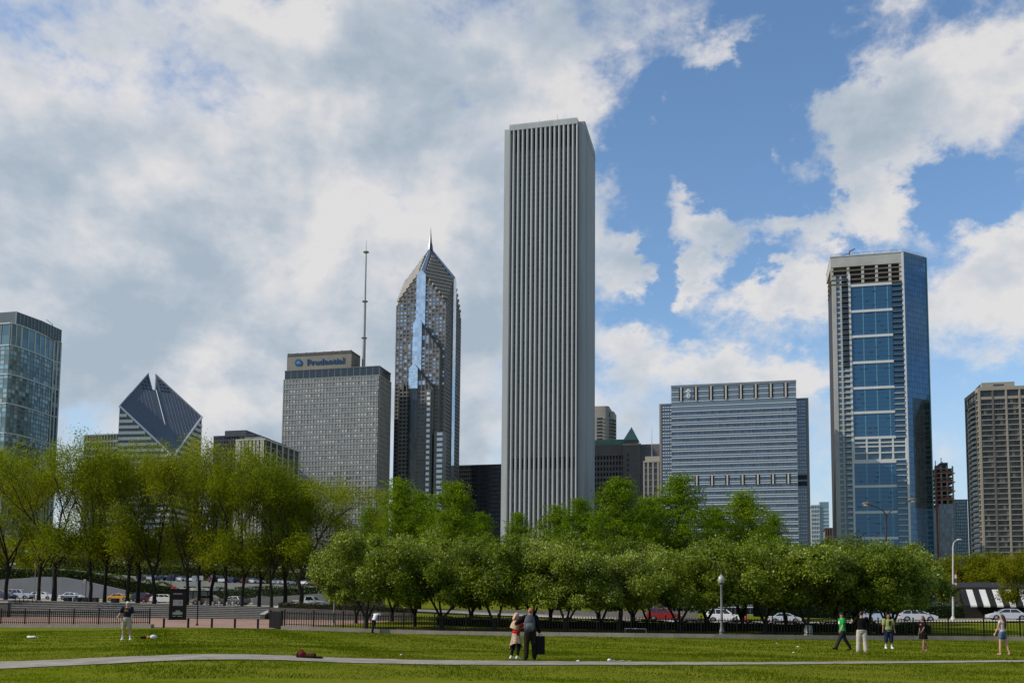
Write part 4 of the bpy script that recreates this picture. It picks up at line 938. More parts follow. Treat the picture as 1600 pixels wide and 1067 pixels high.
# --- unfinished residential tower, blue glass in five-storey panels
def panel_tower():
    Y = 559.0; X = lambda p: aty(p, 600, Y).x
    # edges lean slightly in the picture only because of the lens; take them at one height
    x0, x1 = X(1303), X(1417); top = aty(1408, 393, Y).z
    T = thing('blue_panel_tower', 'unfinished residential tower with blue glass panels, balconies and bare concrete top', 'skyscraper', (x0, Y, BZ))
    cn = surf('tower_concrete', (.40, .385, .36), .85, .1, .15, dirt=.2); pale = surf('pale_panel', (.54, .54, .53), .7, .06, .2)
    dk = surf('balcony_dark', (.035, .035, .04), .7, .2, .5); gl = glazing('blue_panel_glass', (.030, .095, .17), .08, .35, .7, .2); gc = glazing('blue_corner_glass', (.030, .105, .20), .06, .4, .8, .18)
    gsm = glazing('small_blue_glass', (.05, .10, .14), .1, .4, .6, .4); slab = surf('slab_dark', (.09, .085, .08), .8, .15, .3)
    ex = X(1449.5); P2 = Vector((x1, Y)); ang_end = Vector((aty(1453, 600, Y+13).x, Y+13))
    poly = [(x0+.4, Y+1.6), (x1-.4, Y+1.6), (ang_end.x-.3, ang_end.y+.4), (ang_end.x-.3, Y+30), (x0+.4, Y+30)]
    MB().prism(poly, BZ, top-9).build('core', dk, T)
    F_ = 3.06
    zb = lambda py: aty(1362, py, Y).z
    # left bay: concrete strips with small windows, balconies
    a0, a1, a2, a3 = X(1303), X(1309.5), X(1318), X(1329.5); a4 = X(1332); g1 = X(1397); b1 = X(1413.5)
    zl = aty(1312, 432, Y).z
    MB().box(a0, a1, Y, Y+1.6, BZ, zl).build('concrete_strip', cn, T)
    MB().box(a2-.9, a2, Y, Y+1.6, BZ, zl).build('concrete_strip', cn, T)
    MB().box(a3-.3, a4, Y-.3, Y+1.6, BZ, zl+1).build('concrete_fin', pale, T)
    nfl = int((zl-BZ)/F_)
    for j in range(nfl):
        z = zl-(j+1)*F_
        MB().box(a1, a2-.9, Y+.3, Y+1.6, z, z+1.0).build('spandrel', cn, T)
        MB().box(a1, a2-.9, Y+.45, Y+.6, z+1.0, z+F_).build('window', gsm, T)
        MB().box(a2, a3-.3, Y-.9, Y+1.6, z, z+.3).build('balcony_slab', pale if j > 16 else slab, T)
        MB().box(a2+1.0, a3-.3, Y-.9, Y-.75, z+.3, z+1.2).build('balcony_rail', surf('rail_grey', (.32, .34, .35), .5, .1, .5) if j > 16 else dk, T)
        MB().box(a2, a3-.3, Y+1.0, Y+1.55, z+.3, z+F_).build('balcony_window', gsm, T)
    # five-storey glass panels with pale bands between
    bands = [446.5, 487, 526.5, 567.5, 607.5, 646, 685.5]; low = [723.5, 761.5, 802, 842.5, 884]
    def panel(zt, zb_):
        po = MB().box(a4, g1, Y+.3, Y+.5, zb_, zt).build('glass_panel', gl, T)
        k, m = 3, 5
        for i in range(1, k+1):
            x = a4+(g1-a4)*(i-.0)/(k+.35); MB().box(x-.3, x+.3, Y+.22, Y+.3, zb_, zt).build('panel_mullion', surf('blue_strip', (.10, .24, .30), .3, .1, .3, metal=.3), po)
        b = MB()
        for j in range(1, m): b.box(a4, g1, Y+.25, Y+.3, zb_+(zt-zb_)*j/m-.06, zb_+(zt-zb_)*j/m+.06)
        b.build('panel_transom', surf('blue_dark_strip', (.03, .07, .10), .3, .1, .3), po, 'stuff')
        for q in range(7):
            rx = random.Random(int(zt*10)+q); xx = a4+rx.random()*(g1-a4-2); zz = zb_+(zt-zb_)*(rx.randrange(5)+.75)/5
            MB().box(xx, xx+1.6, Y+.2, Y+.32, zz, zz+.35).build('open_vent', dk, po)
    zs = [zb(y) for y in bands]; zl_ = [zb(y) for y in low]
    for za, zc in list(zip(zs, zs[1:])): panel(za-.05, zc+1.4)
    for za, zc in list(zip(zl_, zl_[1:]+[BZ])): panel(za-.05, zc+1.4)
    for z in zs+zl_: MB().box(a4-.1, g1+.1, Y-.15, Y+1.6, z-.02, z+1.37).build('pale_band', pale, T)
    # plant storeys: pale frame
    zp0, zp1 = zl_[0]+1.4, zs[-1]
    for f in (.0, .33, .62, .8): MB().box(a4, b1, Y-.05, Y+1.6, zp0+(zp1-zp0)*f, zp0+(zp1-zp0)*f+.7).build('pale_band', pale, T)
    for i in range(5): x = a4+(b1-a4)*i/4; MB().box(x-.45, x+.45, Y-.1, Y+1.6, zp0, zp1).build('frame_post', pale, T)
    MB().box(a4, b1, Y+.8, Y+1.5, zp0, zp1).build('plant_glass', gsm, T)
    # right balcony bay
    ztop2 = zb(440)
    nf = int((ztop2-BZ)/F_)
    for j in range(nf):
        z = ztop2-(j+1)*F_
        wh_ = j > 18
        if zp0-2 < z < zp1-1: continue
        MB().box(g1+.1, b1, Y-.5, Y+1.6, z, z+.32).build('balcony_slab', pale if wh_ else slab, T)
        MB().box(g1+.3, b1, Y-.5, Y-.38, z+.32, z+1.25).build('balcony_rail', gsm, T)
        MB().box(g1+.1, b1, Y+.9, Y+1.5, z+.32, z+F_).build('balcony_window', gl, T)
    MB().box(b1, x1, Y-.3, Y+1.6, BZ, top-.6).build('concrete_fin', pale if True else cn, T)
    # unfinished top: bare frame, slabs and columns
    zt0 = zb(446.5)+1.4
    MB().box(x0-.5, x1, Y-.1, Y+28, top-6.5, top-.7).build('roof_frame', cn, T)
    for i, x in enumerate((x0+.2, X(1329), X(1352), X(1374), X(1395), X(1412))): MB().box(x-.7, x+.7, Y+.1, Y+1.6, zl-2 if i == 0 else zt0, top-6.5).build('bare_column', cn, T)
    for j in range(4):
        z = zt0+j*(top-6.5-zt0)/4.
        MB().box(x0, b1, Y+.0, Y+27, z+.05, z+.75).build('bare_slab', surf('slab_brown', (.14, .12, .10), .9, .2, .3), T)
        MB().box(X(1331), b1, Y+2.0, Y+2.4, z+.75, z+(top-6.5-zt0)/4.).build('inner_glazing', gl if j < 3 else dk, T)
    MB().box(x0+.3, X(1328), Y+2.0, Y+2.3, zt0+4, top-6.5).build('inner_glazing', surf('scaffold_tan', (.20, .15, .10), .9, .3, .4), T)
    # angled corner face in glass
    dv = (ang_end-P2); LL = dv.length; dd = dv/LL; nn = (dd.y, -dd.x)
    k = 9; m = int((top-BZ)/F_)
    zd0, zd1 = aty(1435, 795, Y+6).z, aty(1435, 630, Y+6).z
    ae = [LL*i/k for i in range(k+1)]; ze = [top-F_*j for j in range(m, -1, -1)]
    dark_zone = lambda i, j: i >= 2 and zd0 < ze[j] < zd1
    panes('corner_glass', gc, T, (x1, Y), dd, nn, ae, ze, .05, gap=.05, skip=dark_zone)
    panes('corner_glass', glazing('painted_shade_glass', (.012, .035, .045), .08, .3, .5, .4), T, (x1, Y), dd, nn, ae, ze, .05, gap=.05, skip=lambda i, j: not dark_zone(i, j))  # shade painted in as a darker copy of the corner glass
    bars_h('corner_transom', surf('corner_line', (.05, .10, .15), .4, .1, .3), T, (x1, Y), dd, nn, ze, .12, -.1, .12, 0, LL)
    MB().obox((x1, Y), dd, nn, LL-.7, LL, -.4, .35, BZ, top-.3).build('corner_fin', surf('teal_fin', (.12, .24, .24), .4, .1, .3), T)
    MB().prism([(x0-.6, Y-.3), (x1+.1, Y-.3), (ang_end.x, ang_end.y), (ang_end.x, Y+30), (x0-.6, Y+30)], top-.68, top-.1).build('roof', cn, T)
    rl = MB()
    for i in range(14):
        x = x0-.3+(x1-x0)*i/13; rl.tube([(x, Y, top-.1), (x, Y, top+1.2)], .06, 4)
    rl.tube([(x0-.3, Y, top+1.2), (x1, Y, top+1.2), (ang_end.x, ang_end.y, top+1.2)], .06, 4); rl.build('guard_rail', M_IRON, T, 'stuff')
    hx = X(1333); hb = MB(); hb.tube([(hx, Y+4, top), (hx, Y+4, top+4)], .35, 6); hb.tube([(hx, Y+4, top+3.6), (hx+3, Y+4, top+5)], .3, 6); hb.tube([(hx, Y+4, top+2.6), (hx-7, Y+4, top+.6)], .18, 5); hb.build('roof_davit', slab, T)
panel_tower()

# --- tower frame still under construction, glass climbing from below
def frame_tower():
    Y = 760.0; x0, x1 = aty(1462, 780, Y).x, aty(1491, 780, Y).x; top = aty(1476, 727, Y).z; zg = aty(1476, 788, Y).z; F_ = 3.3
    T = thing('concrete_frame_tower', 'concrete tower frame under construction, bare red-brown floors above silver glass', 'building', (x0, Y, BZ))
    cn = surf('raw_concrete', (.24, .21, .19), .9, .15, .2); red = surf('red_netting', (.16, .055, .04), .9, .2, .5)
    MB().box(x0+5, x1-2.5, Y+6, Y+22, BZ, top+3).build('lift_core', surf('core_dark', (.04, .035, .03), .9, .2, .5), T)
    j = 0; z = zg
    while z < top:
        MB().box(x0, x1+(1.2 if j % 2 else 0), Y, Y+26, z, z+.45).build('floor_slab', cn, T)
        if j < 9 and j % 2: MB().box(x0+3.2, x1-1, Y+.2, Y+.5, z+.5, z+2.2).build('safety_net', red, T)
        z += F_; j += 1
    for i in range(4): x = x0+.4+(x1-x0-.8)*i/3.; MB().box(x-.5, x+.5, Y+.3, Y+1.3, zg, top-.5).build('column', cn, T)
    MB().box(x0, x0+1.2, Y-.2, Y+.8, BZ, top).build('hoist_mast', red, T)
    k = 6; L = x1-x0-3; n_ = int((zg-BZ)/F_)
    panes('glazing', glazing('silver_new_glass', (.36, .42, .48), .15, .5, .6, .2), T, (x0+2.2, Y-.1), *S_, [L*i/k for i in range(k+1)], [BZ+(zg-BZ)*i/n_ for i in range(n_+1)], 0, gap=.07)
    MB().box(x0+2, x1-.5, Y, Y+26, BZ, zg-.4).build('clad_base', surf('clad_grey', (.14, .15, .16), .7, .1, .3), T)
    for (x, h) in ((x0+2, 5), (x0+6, 7), (x1-6, 4)): MB().tube([(x, Y+8, top), (x, Y+8, top+h)], .3, 5).build('formwork_post', red, T)
frame_tower()
M_CYAN = glazing('cyan_glass', (.16, .25, .29), .12, .5, .6, .3)
grid_building('slim_glass_tower', 'slim blue-grey glass apartment tower between the frame tower and the tan apartment slab', 'building', 1492, 1512, 782, 800, 24, 7, 36, .5, .9, M_CYAN, surf('slim_frame', (.13, .16, .18), .6, .1, .2), pyr=800)
T, x0, x1, top = grid_building('teal_twin_tower', 'small far teal tower with white floor bands beside the blue glass block', 'building', 1268, 1281, 790, 1000, 20, 5, 26, .3, 1.4, M_CYAN, surf('far_white', (.42, .46, .48), .7, .05, .2), pyr=815)
MB().box(x1+.2, x1+9, 1002, 1018, BZ, top+4).build('curved_bay', M_CYAN, T); bars_h('floor_edge', MATS['far_white'], T, (x1+.2, 1002), *S_, [BZ+3.6*i for i in range(int((top+2-BZ)/3.6))], 1.0, 0, .4, 0, 8.8)
grid_building('brick_mill_building', 'far dark brick building just left of the blue panel tower', 'building', 1289, 1312, 826, 820, 24, 6, 10, .8, 1.5, M_DKGLASS, surf('far_brick', (.12, .085, .075), .85, .15, .2), pyr=840)

# --- big tan apartment slab at the right
def apartment_slab():
    Y = 570.0; X = lambda p: aty(p, 720, Y).x
    x0 = X(1533.5); x1 = x0+64; F_ = 2.92; top = aty(1532, 606, Y).z
    T = thing('apartment_slab', 'big tan concrete apartment slab with long rows of dark windows', 'building', (x0, Y, BZ))
    cn = surf('slab_tan', (.275, .245, .20), .8, .08, .1, dirt=.12); gl = glazing('slab_glass', (.035, .037, .038), .15, .3, .4, .45, (.12, .11, .10), .15); gy = surf('balcony_pale', (.42, .44, .45), .7, .1, .3)
    zt = top-6.6
    MB().box(x0+.6, x1, Y+.7, Y+22, BZ, top-.4).build('core', surf('slab_core', (.05, .05, .05), .8, .1, .3), T)
    nf = int((zt-BZ)/F_); bw = 17.3*(Y*1.03)/1504*1.0
    nb = int((x1-x0)/bw)
    # windows: each pane group between columns, every floor
    b = MB()
    for j in range(nf):
        z = zt-(j+1)*F_
        for i in range(nb):
            for q in range(4):
                a0, a1 = x0+i*bw+.55+q*(bw-.7)/4, x0+i*bw+.55+(q+1)*(bw-.7)/4-.12
                b.quad((a0, Y+.4, z+.62), (a1, Y+.4, z+.62), (a1, Y+.4, z+F_), (a0, Y+.4, z+F_))
    b.build('glazing', gl, T, 'stuff')
    for j in range(nf+1):
        z = zt-j*F_
        MB().box(x0, x1, Y-.15, Y+.8, z-.02, z+.46).build('floor_band', cn, T)
    for i in range(nb+1): MB().box(x0+i*bw-.45, x0+i*bw+.45, Y-.3, Y+.75, BZ, top).build('column', cn if i != 1 else surf('joint_grey', (.11, .105, .10), .8, .1, .3), T)
    # top storey and parapet
    MB().box(x0-.2, x1, Y-.32, Y+22.2, top-1.6, top+.3).build('parapet', cn, T)
    MB().box(x0, x1, Y-.1, Y+.78, zt+.5, zt+1.5).build('spandrel', cn, T)
    for i in range(nb): MB().box(x0+i*bw+.5, x0+(i+1)*bw-.5, Y+.45, Y+.6, zt+1.5, top-1.6).build('top_window', gl, T)
    zp = aty(1560, 597, Y+3).z
    MB().box(X(1540), X(1592), Y+3, Y+18, top+.3, zp).build('penthouse', cn, T)
    MB().box(X(1558), X(1575), Y+2.9, Y+3.02, zp-2.0, zp-1.2).build('penthouse_vent', M_DKGLASS, T)
    # west wing turned back at an angle, with stacked balconies
    A = Vector((x0-.1, Y+.2)); wz = Vector((aty(1512, 720, Y+26).x, Y+26)); dv = A-wz; L = dv.length; dd = dv/L; nn = (dd.y, -dd.x); P = (wz.x, wz.y)
    MB().prism([(wz.x, wz.y), (A.x, A.y), (A.x+4, Y+24), (wz.x+12, wz.y+10)], BZ, top-.8).build('wing_core', MATS['slab_core'], T)
    for j in range(nf+1):
        z = zt-j*F_
        MB().obox(P, dd, nn, -.3, L, -.3, .5, z-.1, z+.5).build('floor_band', cn, T)
        bz = MB(); bz.obox(P, dd, nn, L*.36, L*.76, .1, 1.6, z+.1, z+1.15)
        if z < top-9: bz.build('balcony', gy, T)
    panes('glazing', gl, T, P, dd, nn, [L*i/9 for i in range(10)], [BZ+F_*i for i in range(nf+1)], .12, gap=.12)
    for f in (0., .22, .8, 1.): MB().obox(P, dd, nn, L*f-.35, L*f+.35, -.3, .6, BZ, top-.8).build('column', cn, T)
    MB().obox(P, dd, nn, -.35, L, -.4, .65, top-2.2, top).build('parapet', cn, T)
    for i in range(5): MB().obox(P, dd, nn, L*(i+.15)/5, L*(i+.85)/5, -.2, .1, zt+1.4, top-2.2).build('top_window', gl, T)
apartment_slab()
# ------------------------------------------------------------------ trees
M_BARK = surf('bark', (.024, .019, .015), .95, .35, 3.0, stretch=(1, 1, .3), bump=.5)
M_ELM = leafmat('spring_elm_leaf', [(.088, .122, .003), (.145, .185, .005), (.205, .235, .009), (.285, .272, .03)], .52, .6, .1, .4)
M_HAW = leafmat('round_tree_leaf', [(.038, .062, .003), (.10, .145, .005), (.20, .26, .016), (.48, .50, .17)], .42, .45, .25, .3)  # palest tone paints highlight specks into the leaf colour
M_CYP = leafmat('conical_tree_leaf', [(.058, .112, .002), (.105, .175, .003), (.16, .23, .005), (.23, .285, .010)], .45, .55, .12)
M_LOC = leafmat('olive_locust_leaf', [(.09, .105, .003), (.14, .15, .005), (.185, .19, .008), (.23, .215, .016)], .5, .6, .1)
M_HEDGE = leafmat('hedge_leaf', [(.010, .022, .003), (.022, .045, .005), (.04, .07, .008), (.06, .09, .014)], .25, .5, .3)

def leaf_mesh(name, C, size, mat, rs, updir=.25, aspect=.62, outward=None):
    """many small leaf blades at the points C"""
    n = len(C); nr = rs.normal(size=(n, 3)); nr[:, 2] += updir*2
    if outward is not None: nr += outward*.9
    nr /= np.linalg.norm(nr, axis=1)[:, None]
    t = rs.normal(size=(n, 3)); t -= (t*nr).sum(1)[:, None]*nr; t /= np.linalg.norm(t, axis=1)[:, None]
    b = np.cross(nr, t); s = size*rs.uniform(.6, 1.35, n)[:, None]
    V = np.empty((n, 4, 3)); V[:, 0] = C-t*s*.5; V[:, 1] = C+b*s*.5*aspect+nr*s*.12; V[:, 2] = C+t*s*.5; V[:, 3] = C-b*s*.5*aspect+nr*s*.12
    me = bpy.data.meshes.new(name); me.vertices.add(n*4); me.loops.add(n*4); me.polygons.add(n)
    me.vertices.foreach_set('co', V.reshape(-1)); me.loops.foreach_set('vertex_index', np.arange(n*4, dtype=np.int32))
    me.polygons.foreach_set('loop_start', np.arange(0, n*4, 4, dtype=np.int32))
    me.update(calc_edges=True); me.materials.append(mat); return me

def grow(rd, p, d, L, r, lvl, maxl, segs, tips, spread, kids, shrink=.68, up=.12, mid=True):
    """a limb of a few bent pieces, then its children"""
    pts = [p.copy()]; rad = [r]; k = 4
    for i in range(k):
        d = (d+Vector((rd.gauss(0, .10), rd.gauss(0, .10), rd.gauss(0, .06)+up*.3))).normalized()
        p = p+d*(L/k); pts.append(p.copy()); rad.append(r*(1-.42*(i+1)/k))
        if lvl >= maxl-3 and i >= (1 if lvl > 1 else 2): tips.append((p.copy(), lvl, d.copy()))
    segs.append((pts, rad, lvl))
    if lvl == maxl: tips.append((p.copy(), lvl+1, d.copy())); return
    n = kids[min(lvl, len(kids)-1)]; ph = rd.random()*6.28
    for j in range(n):
        a = ph+6.283*j/n+rd.uniform(-.5, .5); sp = spread[min(lvl, len(spread)-1)]*rd.uniform(.7, 1.3)
        o = d.orthogonal().normalized(); q = d.cross(o)
        nd = (d*math.cos(sp)+(o*math.cos(a)+q*math.sin(a))*math.sin(sp)); nd.z += up; nd.normalize()
        st = pts[-1] if j < 2 or not mid else pts[rd.choice((2, 3))]
        grow(rd, st, nd, L*shrink*rd.uniform(.8, 1.2), rad[-1]*(.78 if n < 4 else .62), lvl+1, maxl, segs, tips, spread, kids, shrink, up, mid)

def wood_mesh(name, segs, mat, minr=.012):
    b = MB()
    for pts, rad, lvl in segs: b.tube(pts, [max(minr, q) for q in rad], 8 if lvl == 0 else 6 if lvl == 1 else 4, cap=False)
    return b.mesh(name, mat, smooth='all')

def variant_elm(seed, Ht=20., n_leaf=18000, leafm=M_ELM, fork=.24, spread=(.52, .42, .45, .55), size=.205, sig=.60, w=1.0, lname='elm'):
    rd = random.Random(seed); rs = np.random.RandomState(seed); segs = []; tips = []
    th = Ht*fork; tr = Ht*.0108
    pts = [Vector((0, 0, -.3)), Vector((rd.gauss(0, .05), rd.gauss(0, .05), th*.35)), Vector((rd.gauss(0, .15), rd.gauss(0, .15), th*.7)), Vector((rd.gauss(0, .25), rd.gauss(0, .25), th))]
    segs.append((pts, [tr*1.45, tr*1.08, tr, tr*.95], 0))
    n = rd.choice((4, 5)); ph = rd.random()*6.28
    for j in range(n):
        a = ph+6.283*j/n+rd.uniform(-.3, .3); t = rd.uniform(.22, .55)*w
        grow(rd, pts[-1] if j < 3 else pts[-2], Vector((math.cos(a)*math.sin(t), math.sin(a)*math.sin(t), math.cos(t))), Ht*.29, tr*.62, 1, 4, segs, tips, spread, (3, 3, 3, 3), .66, .10)
    for j in range(8):
        a = rd.random()*6.28; t = rd.uniform(.6, 1.35); lo = pts[1].lerp(pts[3], rd.uniform(.35, 1))
        grow(rd, lo, Vector((math.cos(a)*math.sin(t), math.sin(a)*math.sin(t), math.cos(t))), Ht*rd.uniform(.10, .2), tr*.26, 2, 4, segs, tips, spread, (3, 3, 3, 3), .66, .10)
    zmax = max(t_[0].z for t_ in tips); sc = Ht*.97/zmax
    P = np.array([t_[0] for t_ in tips]); lv = np.array([t_[1] for t_ in tips])
    keep = (P[:, 2] > Ht*.22)
    P = P[keep]; lv = lv[keep]; wt = np.where(lv >= 5, 1.7, np.where(lv == 4, 1.0, .6)); wt = wt/wt.sum()
    idx = rs.choice(len(P), n_leaf, p=wt); C = P[idx]+rs.normal(size=(n_leaf, 3))*np.array([sig, sig, sig*.75])
    C *= sc
    wm = wood_mesh(lname+'_wood', [([p*sc for p in a], [q*sc for q in b_], l) for a, b_, l in segs], M_BARK)
    return wm, leaf_mesh(lname+'_crown', C, size, leafm, rs, .3)

def variant_round(seed, Ht=8.5, Rx=5.0, n_leaf=29000):
    rd = random.Random(seed); rs = np.random.RandomState(seed); segs = []; tips = []
    n = rd.choice((2, 3, 4, 4)); ph = rd.random()*6.28
    segs.append(([Vector((0, 0, -.3)), Vector((0, 0, .5)), Vector((rd.gauss(0, .08), rd.gauss(0, .08), 1.15))], [.26, .2, .19], 0))
    for j in range(n):
        a = ph+6.283*j/n+rd.uniform(-.3, .3); t = rd.uniform(.25, .6)
        grow(rd, Vector((0, 0, rd.uniform(.6, 1.1))), Vector((math.cos(a)*math.sin(t), math.sin(a)*math.sin(t), math.cos(t))), Ht*.36, .13, 1, 4, segs, tips, (.5, .5, .6), (3, 3, 3, 2), .62, .06)
    # lumpy crown: overlapping leaf clumps over a dome, denser at its skin
    lumps = []
    for k in range(rd.choice((36, 44, 52))):
        u = rd.random()*6.28; ct = rd.uniform(-.9, 1); st = math.sqrt(max(0, 1-ct*ct)); rr = rd.uniform(.70, 1.02)
        lumps.append((Rx*rr*st*math.cos(u), Rx*rr*st*math.sin(u), Ht*.60+Ht*.36*rr*ct, rd.uniform(.6, 1.45)))
    for k in range(8):
        lumps.append((rd.gauss(0, Rx*.35), rd.gauss(0, Rx*.35), Ht*rd.uniform(.5, .8), 1.2))
    Lp = np.array(lumps); idx = rs.randint(0, len(Lp), n_leaf); v = rs.normal(size=(n_leaf, 3)); v /= np.linalg.norm(v, axis=1)[:, None]
    rad = Lp[idx, 3]*rs.uniform(.35, 1.0, n_leaf)**.6
    C = Lp[idx, :3]+v*rad[:, None]*np.array([1, 1, .8])+rs.normal(size=(n_leaf, 3))*(.10+.22*(rs.rand(n_leaf)[:, None] < .25)); C[:, 2] = np.maximum(C[:, 2], Ht*.24+rs.uniform(0, 1.0, n_leaf))
    return wood_mesh('round_tree_wood', segs, M_BARK), leaf_mesh('round_tree_crown', C, .21, M_HAW, rs, .15, .6, v*np.array([1, 1, 1.]))

def variant_cone(seed, Ht=23., Rb=8.4, n_leaf=30000):
    rd = random.Random(seed); rs = np.random.RandomState(seed); segs = []; C = []
    segs.append(([Vector((0, 0, -.5)), Vector((0, 0, Ht*.3)), Vector((rd.gauss(0, .2), 0, Ht*.65)), Vector((rd.gauss(0, .3), rd.gauss(0, .3), Ht*.98))], [.42, .32, .17, .03], 0))
    z = Ht*.12; a = rd.random()*6
    pts = []
    while z < Ht*.985:
        f = (z/Ht-.12)/.88; R_ = Rb*(1-f)**.80*(.72 if f < .08 else 1)*rd.uniform(.72, 1.16)+.35
        a += 2.4+rd.uniform(-.4, .4); rise = rd.uniform(.18, .5)
        d = Vector((math.cos(a), math.sin(a), rise*.6)); p0 = Vector((0, 0, z)); ps_ = [p0+d*(R_*t)+Vector((0, 0, rise*R_*.35*t*t)) for t in (0, .35, .7, 1.0)]
        segs.append((ps_, [.09*(1-f)+.03, .06*(1-f)+.02, .03, .012], 2))
        for q in range(int(12+R_*9)):
            t = rd.uniform(.22, 1.05); i = min(2, int(t*3)); c = ps_[0].lerp(ps_[3], min(1, t)); w_ = .35+.65*(1-abs(t-.6))
            pts.append((c.x+rd.gauss(0, w_), c.y+rd.gauss(0, w_), c.z+rd.gauss(0, .28)+.1))
        z += Ht*.0105*rd.uniform(.7, 1.3)
    P = np.array(pts); idx = rs.randint(0, len(P), n_leaf); Cc = P[idx]+rs.normal(size=(n_leaf, 3))*np.array([  .34, .34, .22])
    return wood_mesh('conical_tree_wood', segs, M_BARK), leaf_mesh('conical_tree_crown', Cc, .36, M_CYP, rs, .5, .5)

def plant_tree(name, label, var, u, v, sc, rz_, group=None, z=None, sq=1.0):
    T = thing(name, label, 'tree', (u, v, H(u, v) if z is None else z), rz_, group, local=True); T.scale = (sc*sq, sc*sq, sc)
    if name == 'round_tree': T.scale = (sc*sq*rt_.uniform(.88, 1.12), sc*sq*rt_.uniform(.88, 1.12), sc*rt_.uniform(.94, 1.05))
    link('trunk', var[0], T); link('crown', var[1], T)
    return T
rt_ = random.Random(5)
ELM = [variant_elm(s, 20.5, 21000) for s in (3, 14, 25, 31, 46, 58)]
RND = [variant_round(s, 8.5, rx) for s, rx in ((1, 5.0), (2, 4.3), (3, 5.3), (4, 4.7), (5, 5.0), (6, 4.0), (7, 5.5))]
CON = [variant_cone(s) for s in (7, 8, 9)]
LOC = [variant_elm(s, 10.5, 9000, M_LOC, .34, (.6, .5, .5, .5), .30, .45, 1.7, 'locust') for s in (41, 42)]

# elms along the top of the steps: (foot pixel, crown top pixel row, distance)
def elm_at(px, py_top, D, i, label, group=None, sq=1.0):
    d_ = ray(px, 945); D = max(D, 109.5/d_.y); g = atd(px, 945, D); z = H(g.x, g.y); t = atd(px, py_top, D).z
    return plant_tree('elm_tree', label, ELM[i % 6], g.x, g.y, (t-z)/20.0, rt_.random()*6.28, group, sq=sq)
EL = 'tall elm with thin yellow-green spring leaves on the terrace above the steps'
for i, (px, top, D, sq) in enumerate([(8, 690, 122, .9), (84, 688, 120, 1.0), (140, 680, 126, .8), (163, 682, 131, .8), (199, 684, 119, .85), (241, 682, 124, .85), (292, 676, 120, .8), (330, 688, 127, .75), (352, 694, 118, .8), (378, 700, 117, .85), (424, 712, 116, .85),
                                  (-55, 692, 124, 1.0), (60, 705, 140, .9), (215, 700, 142, .9), (310, 705, 140, .9), (405, 722, 138, .9)]):
    lb_ = {8: 'tall elm growing right beside the first short-fence post near the bicycle racks', 84: 'large low-forked elm whose thick trunk stands in front of the police car', 199: 'tall elm standing directly beyond the yellow taxi and its blue neighbour', 292: 'tall elm whose trunk rises just beside the black map kiosk', 378: 'tall elm standing behind the pale concrete bollards and dark grey sedan', 424: 'last tall elm of the terrace row, beside the sloping cheek wall'}.get(px, EL)
    elm_at(px, top, D, i, lb_, 'elms above the steps', sq)
elm_at(470, 734, 114, 1, 'elm with a spreading fork standing in the flower planter behind the white pickup', None, 1.2)
elm_at(445, 722, 124, 4, 'leaning elm between the terrace row and the flower planter', None, 1.1)
elm_at(518, 764, 124, 5, 'small thin-leaved elm beside the street at the end of the elm row', None, 1.2)

# round dense trees behind the long fence
RL = 'dense round-headed dark green tree behind the long iron fence'
def round_at(px, top, D, i, label=RL, group='round trees behind the fence', sq=1.0):
    g = atd(px, 975, D); z = H(g.x, g.y); t = atd(px, top, D).z
    return plant_tree('round_tree', label, RND[(i*3) % 7], g.x, g.y, (t-z)/8.45, rt_.random()*6.28, group, sq=sq)
for i, (px, top, D, sq) in enumerate([(572, 836, 84, 1.0), (556, 850, 95, .8), (648, 840, 90, 1.0), (690, 842, 84, 1.0), (612, 835, 104, 1.0), (772, 838, 82, 1.0), (735, 836, 98, 1.0), (830, 840, 88, .95), (885, 846, 80, 1.0), (860, 838, 102, 1.0), (938, 850, 86, 1.0), (967, 848, 80, .95),
                                  (1012, 850, 90, 1.0), (990, 842, 105, 1.0), (1062, 850, 82, 1.0), (1105, 846, 94, 1.0), (1160, 838, 88, 1.0), (1195, 834, 82, 1.05), (1262, 836, 80, 1.12), (1228, 838, 100, 1.0), (1310, 842, 92, 1.0), (1358, 852, 82, .95), (1385, 848, 80, .92), (1394, 852, 86, .9), (1335, 846, 102, 1.0)]):
    lb_ = {570: 'dense round tree with a low fork beside the person leaning on the fence', 772: 'dense round tree directly behind the hugging couple', 1012: 'dense round tree in front of the red sport utility car', 1105: 'dense round tree beside the acorn lamp post, hiding part of the white utility car', 1262: 'broad dense round tree with a pale wrapped guard at its foot', 1385: 'dense round tree behind the man in the olive T-shirt', 1394: 'dense round tree at the end of the row beside the bannered street light'}.get(px, RL)
    round_at(px, top, D, i, label=lb_, sq=sq)

# tall conical trees across the street
def cone_at(px, top, D, i, sq=1.0, label='tall feathery conical green tree rising behind the round trees', group='conical trees across the street'):
    g = atd(px, 960, D); z = H(g.x, g.y); t = atd(px, top, D).z
    return plant_tree('conical_tree', label, CON[i % 3], g.x, g.y, (t-z)/23.0, rt_.random()*6.28, group, sq=sq)
for i, (px, top, D, sq) in enumerate([(620, 748, 172, 1.0), (706, 750, 165, 1.05), (655, 768, 185, 1.0), (575, 790, 180, .9), (967, 745, 165, 1.1), (1063, 741, 168, 1.1), (1163, 768, 172, 1.15), (1015, 775, 180, 1.1), (905, 778, 175, 1.0), (870, 790, 185, 1.1), (1118, 790, 182, 1.1), (808, 800, 172, .85), (1210, 800, 185, .9), (750, 800, 190, .9)]):
    cone_at(px, top, D, i, sq)
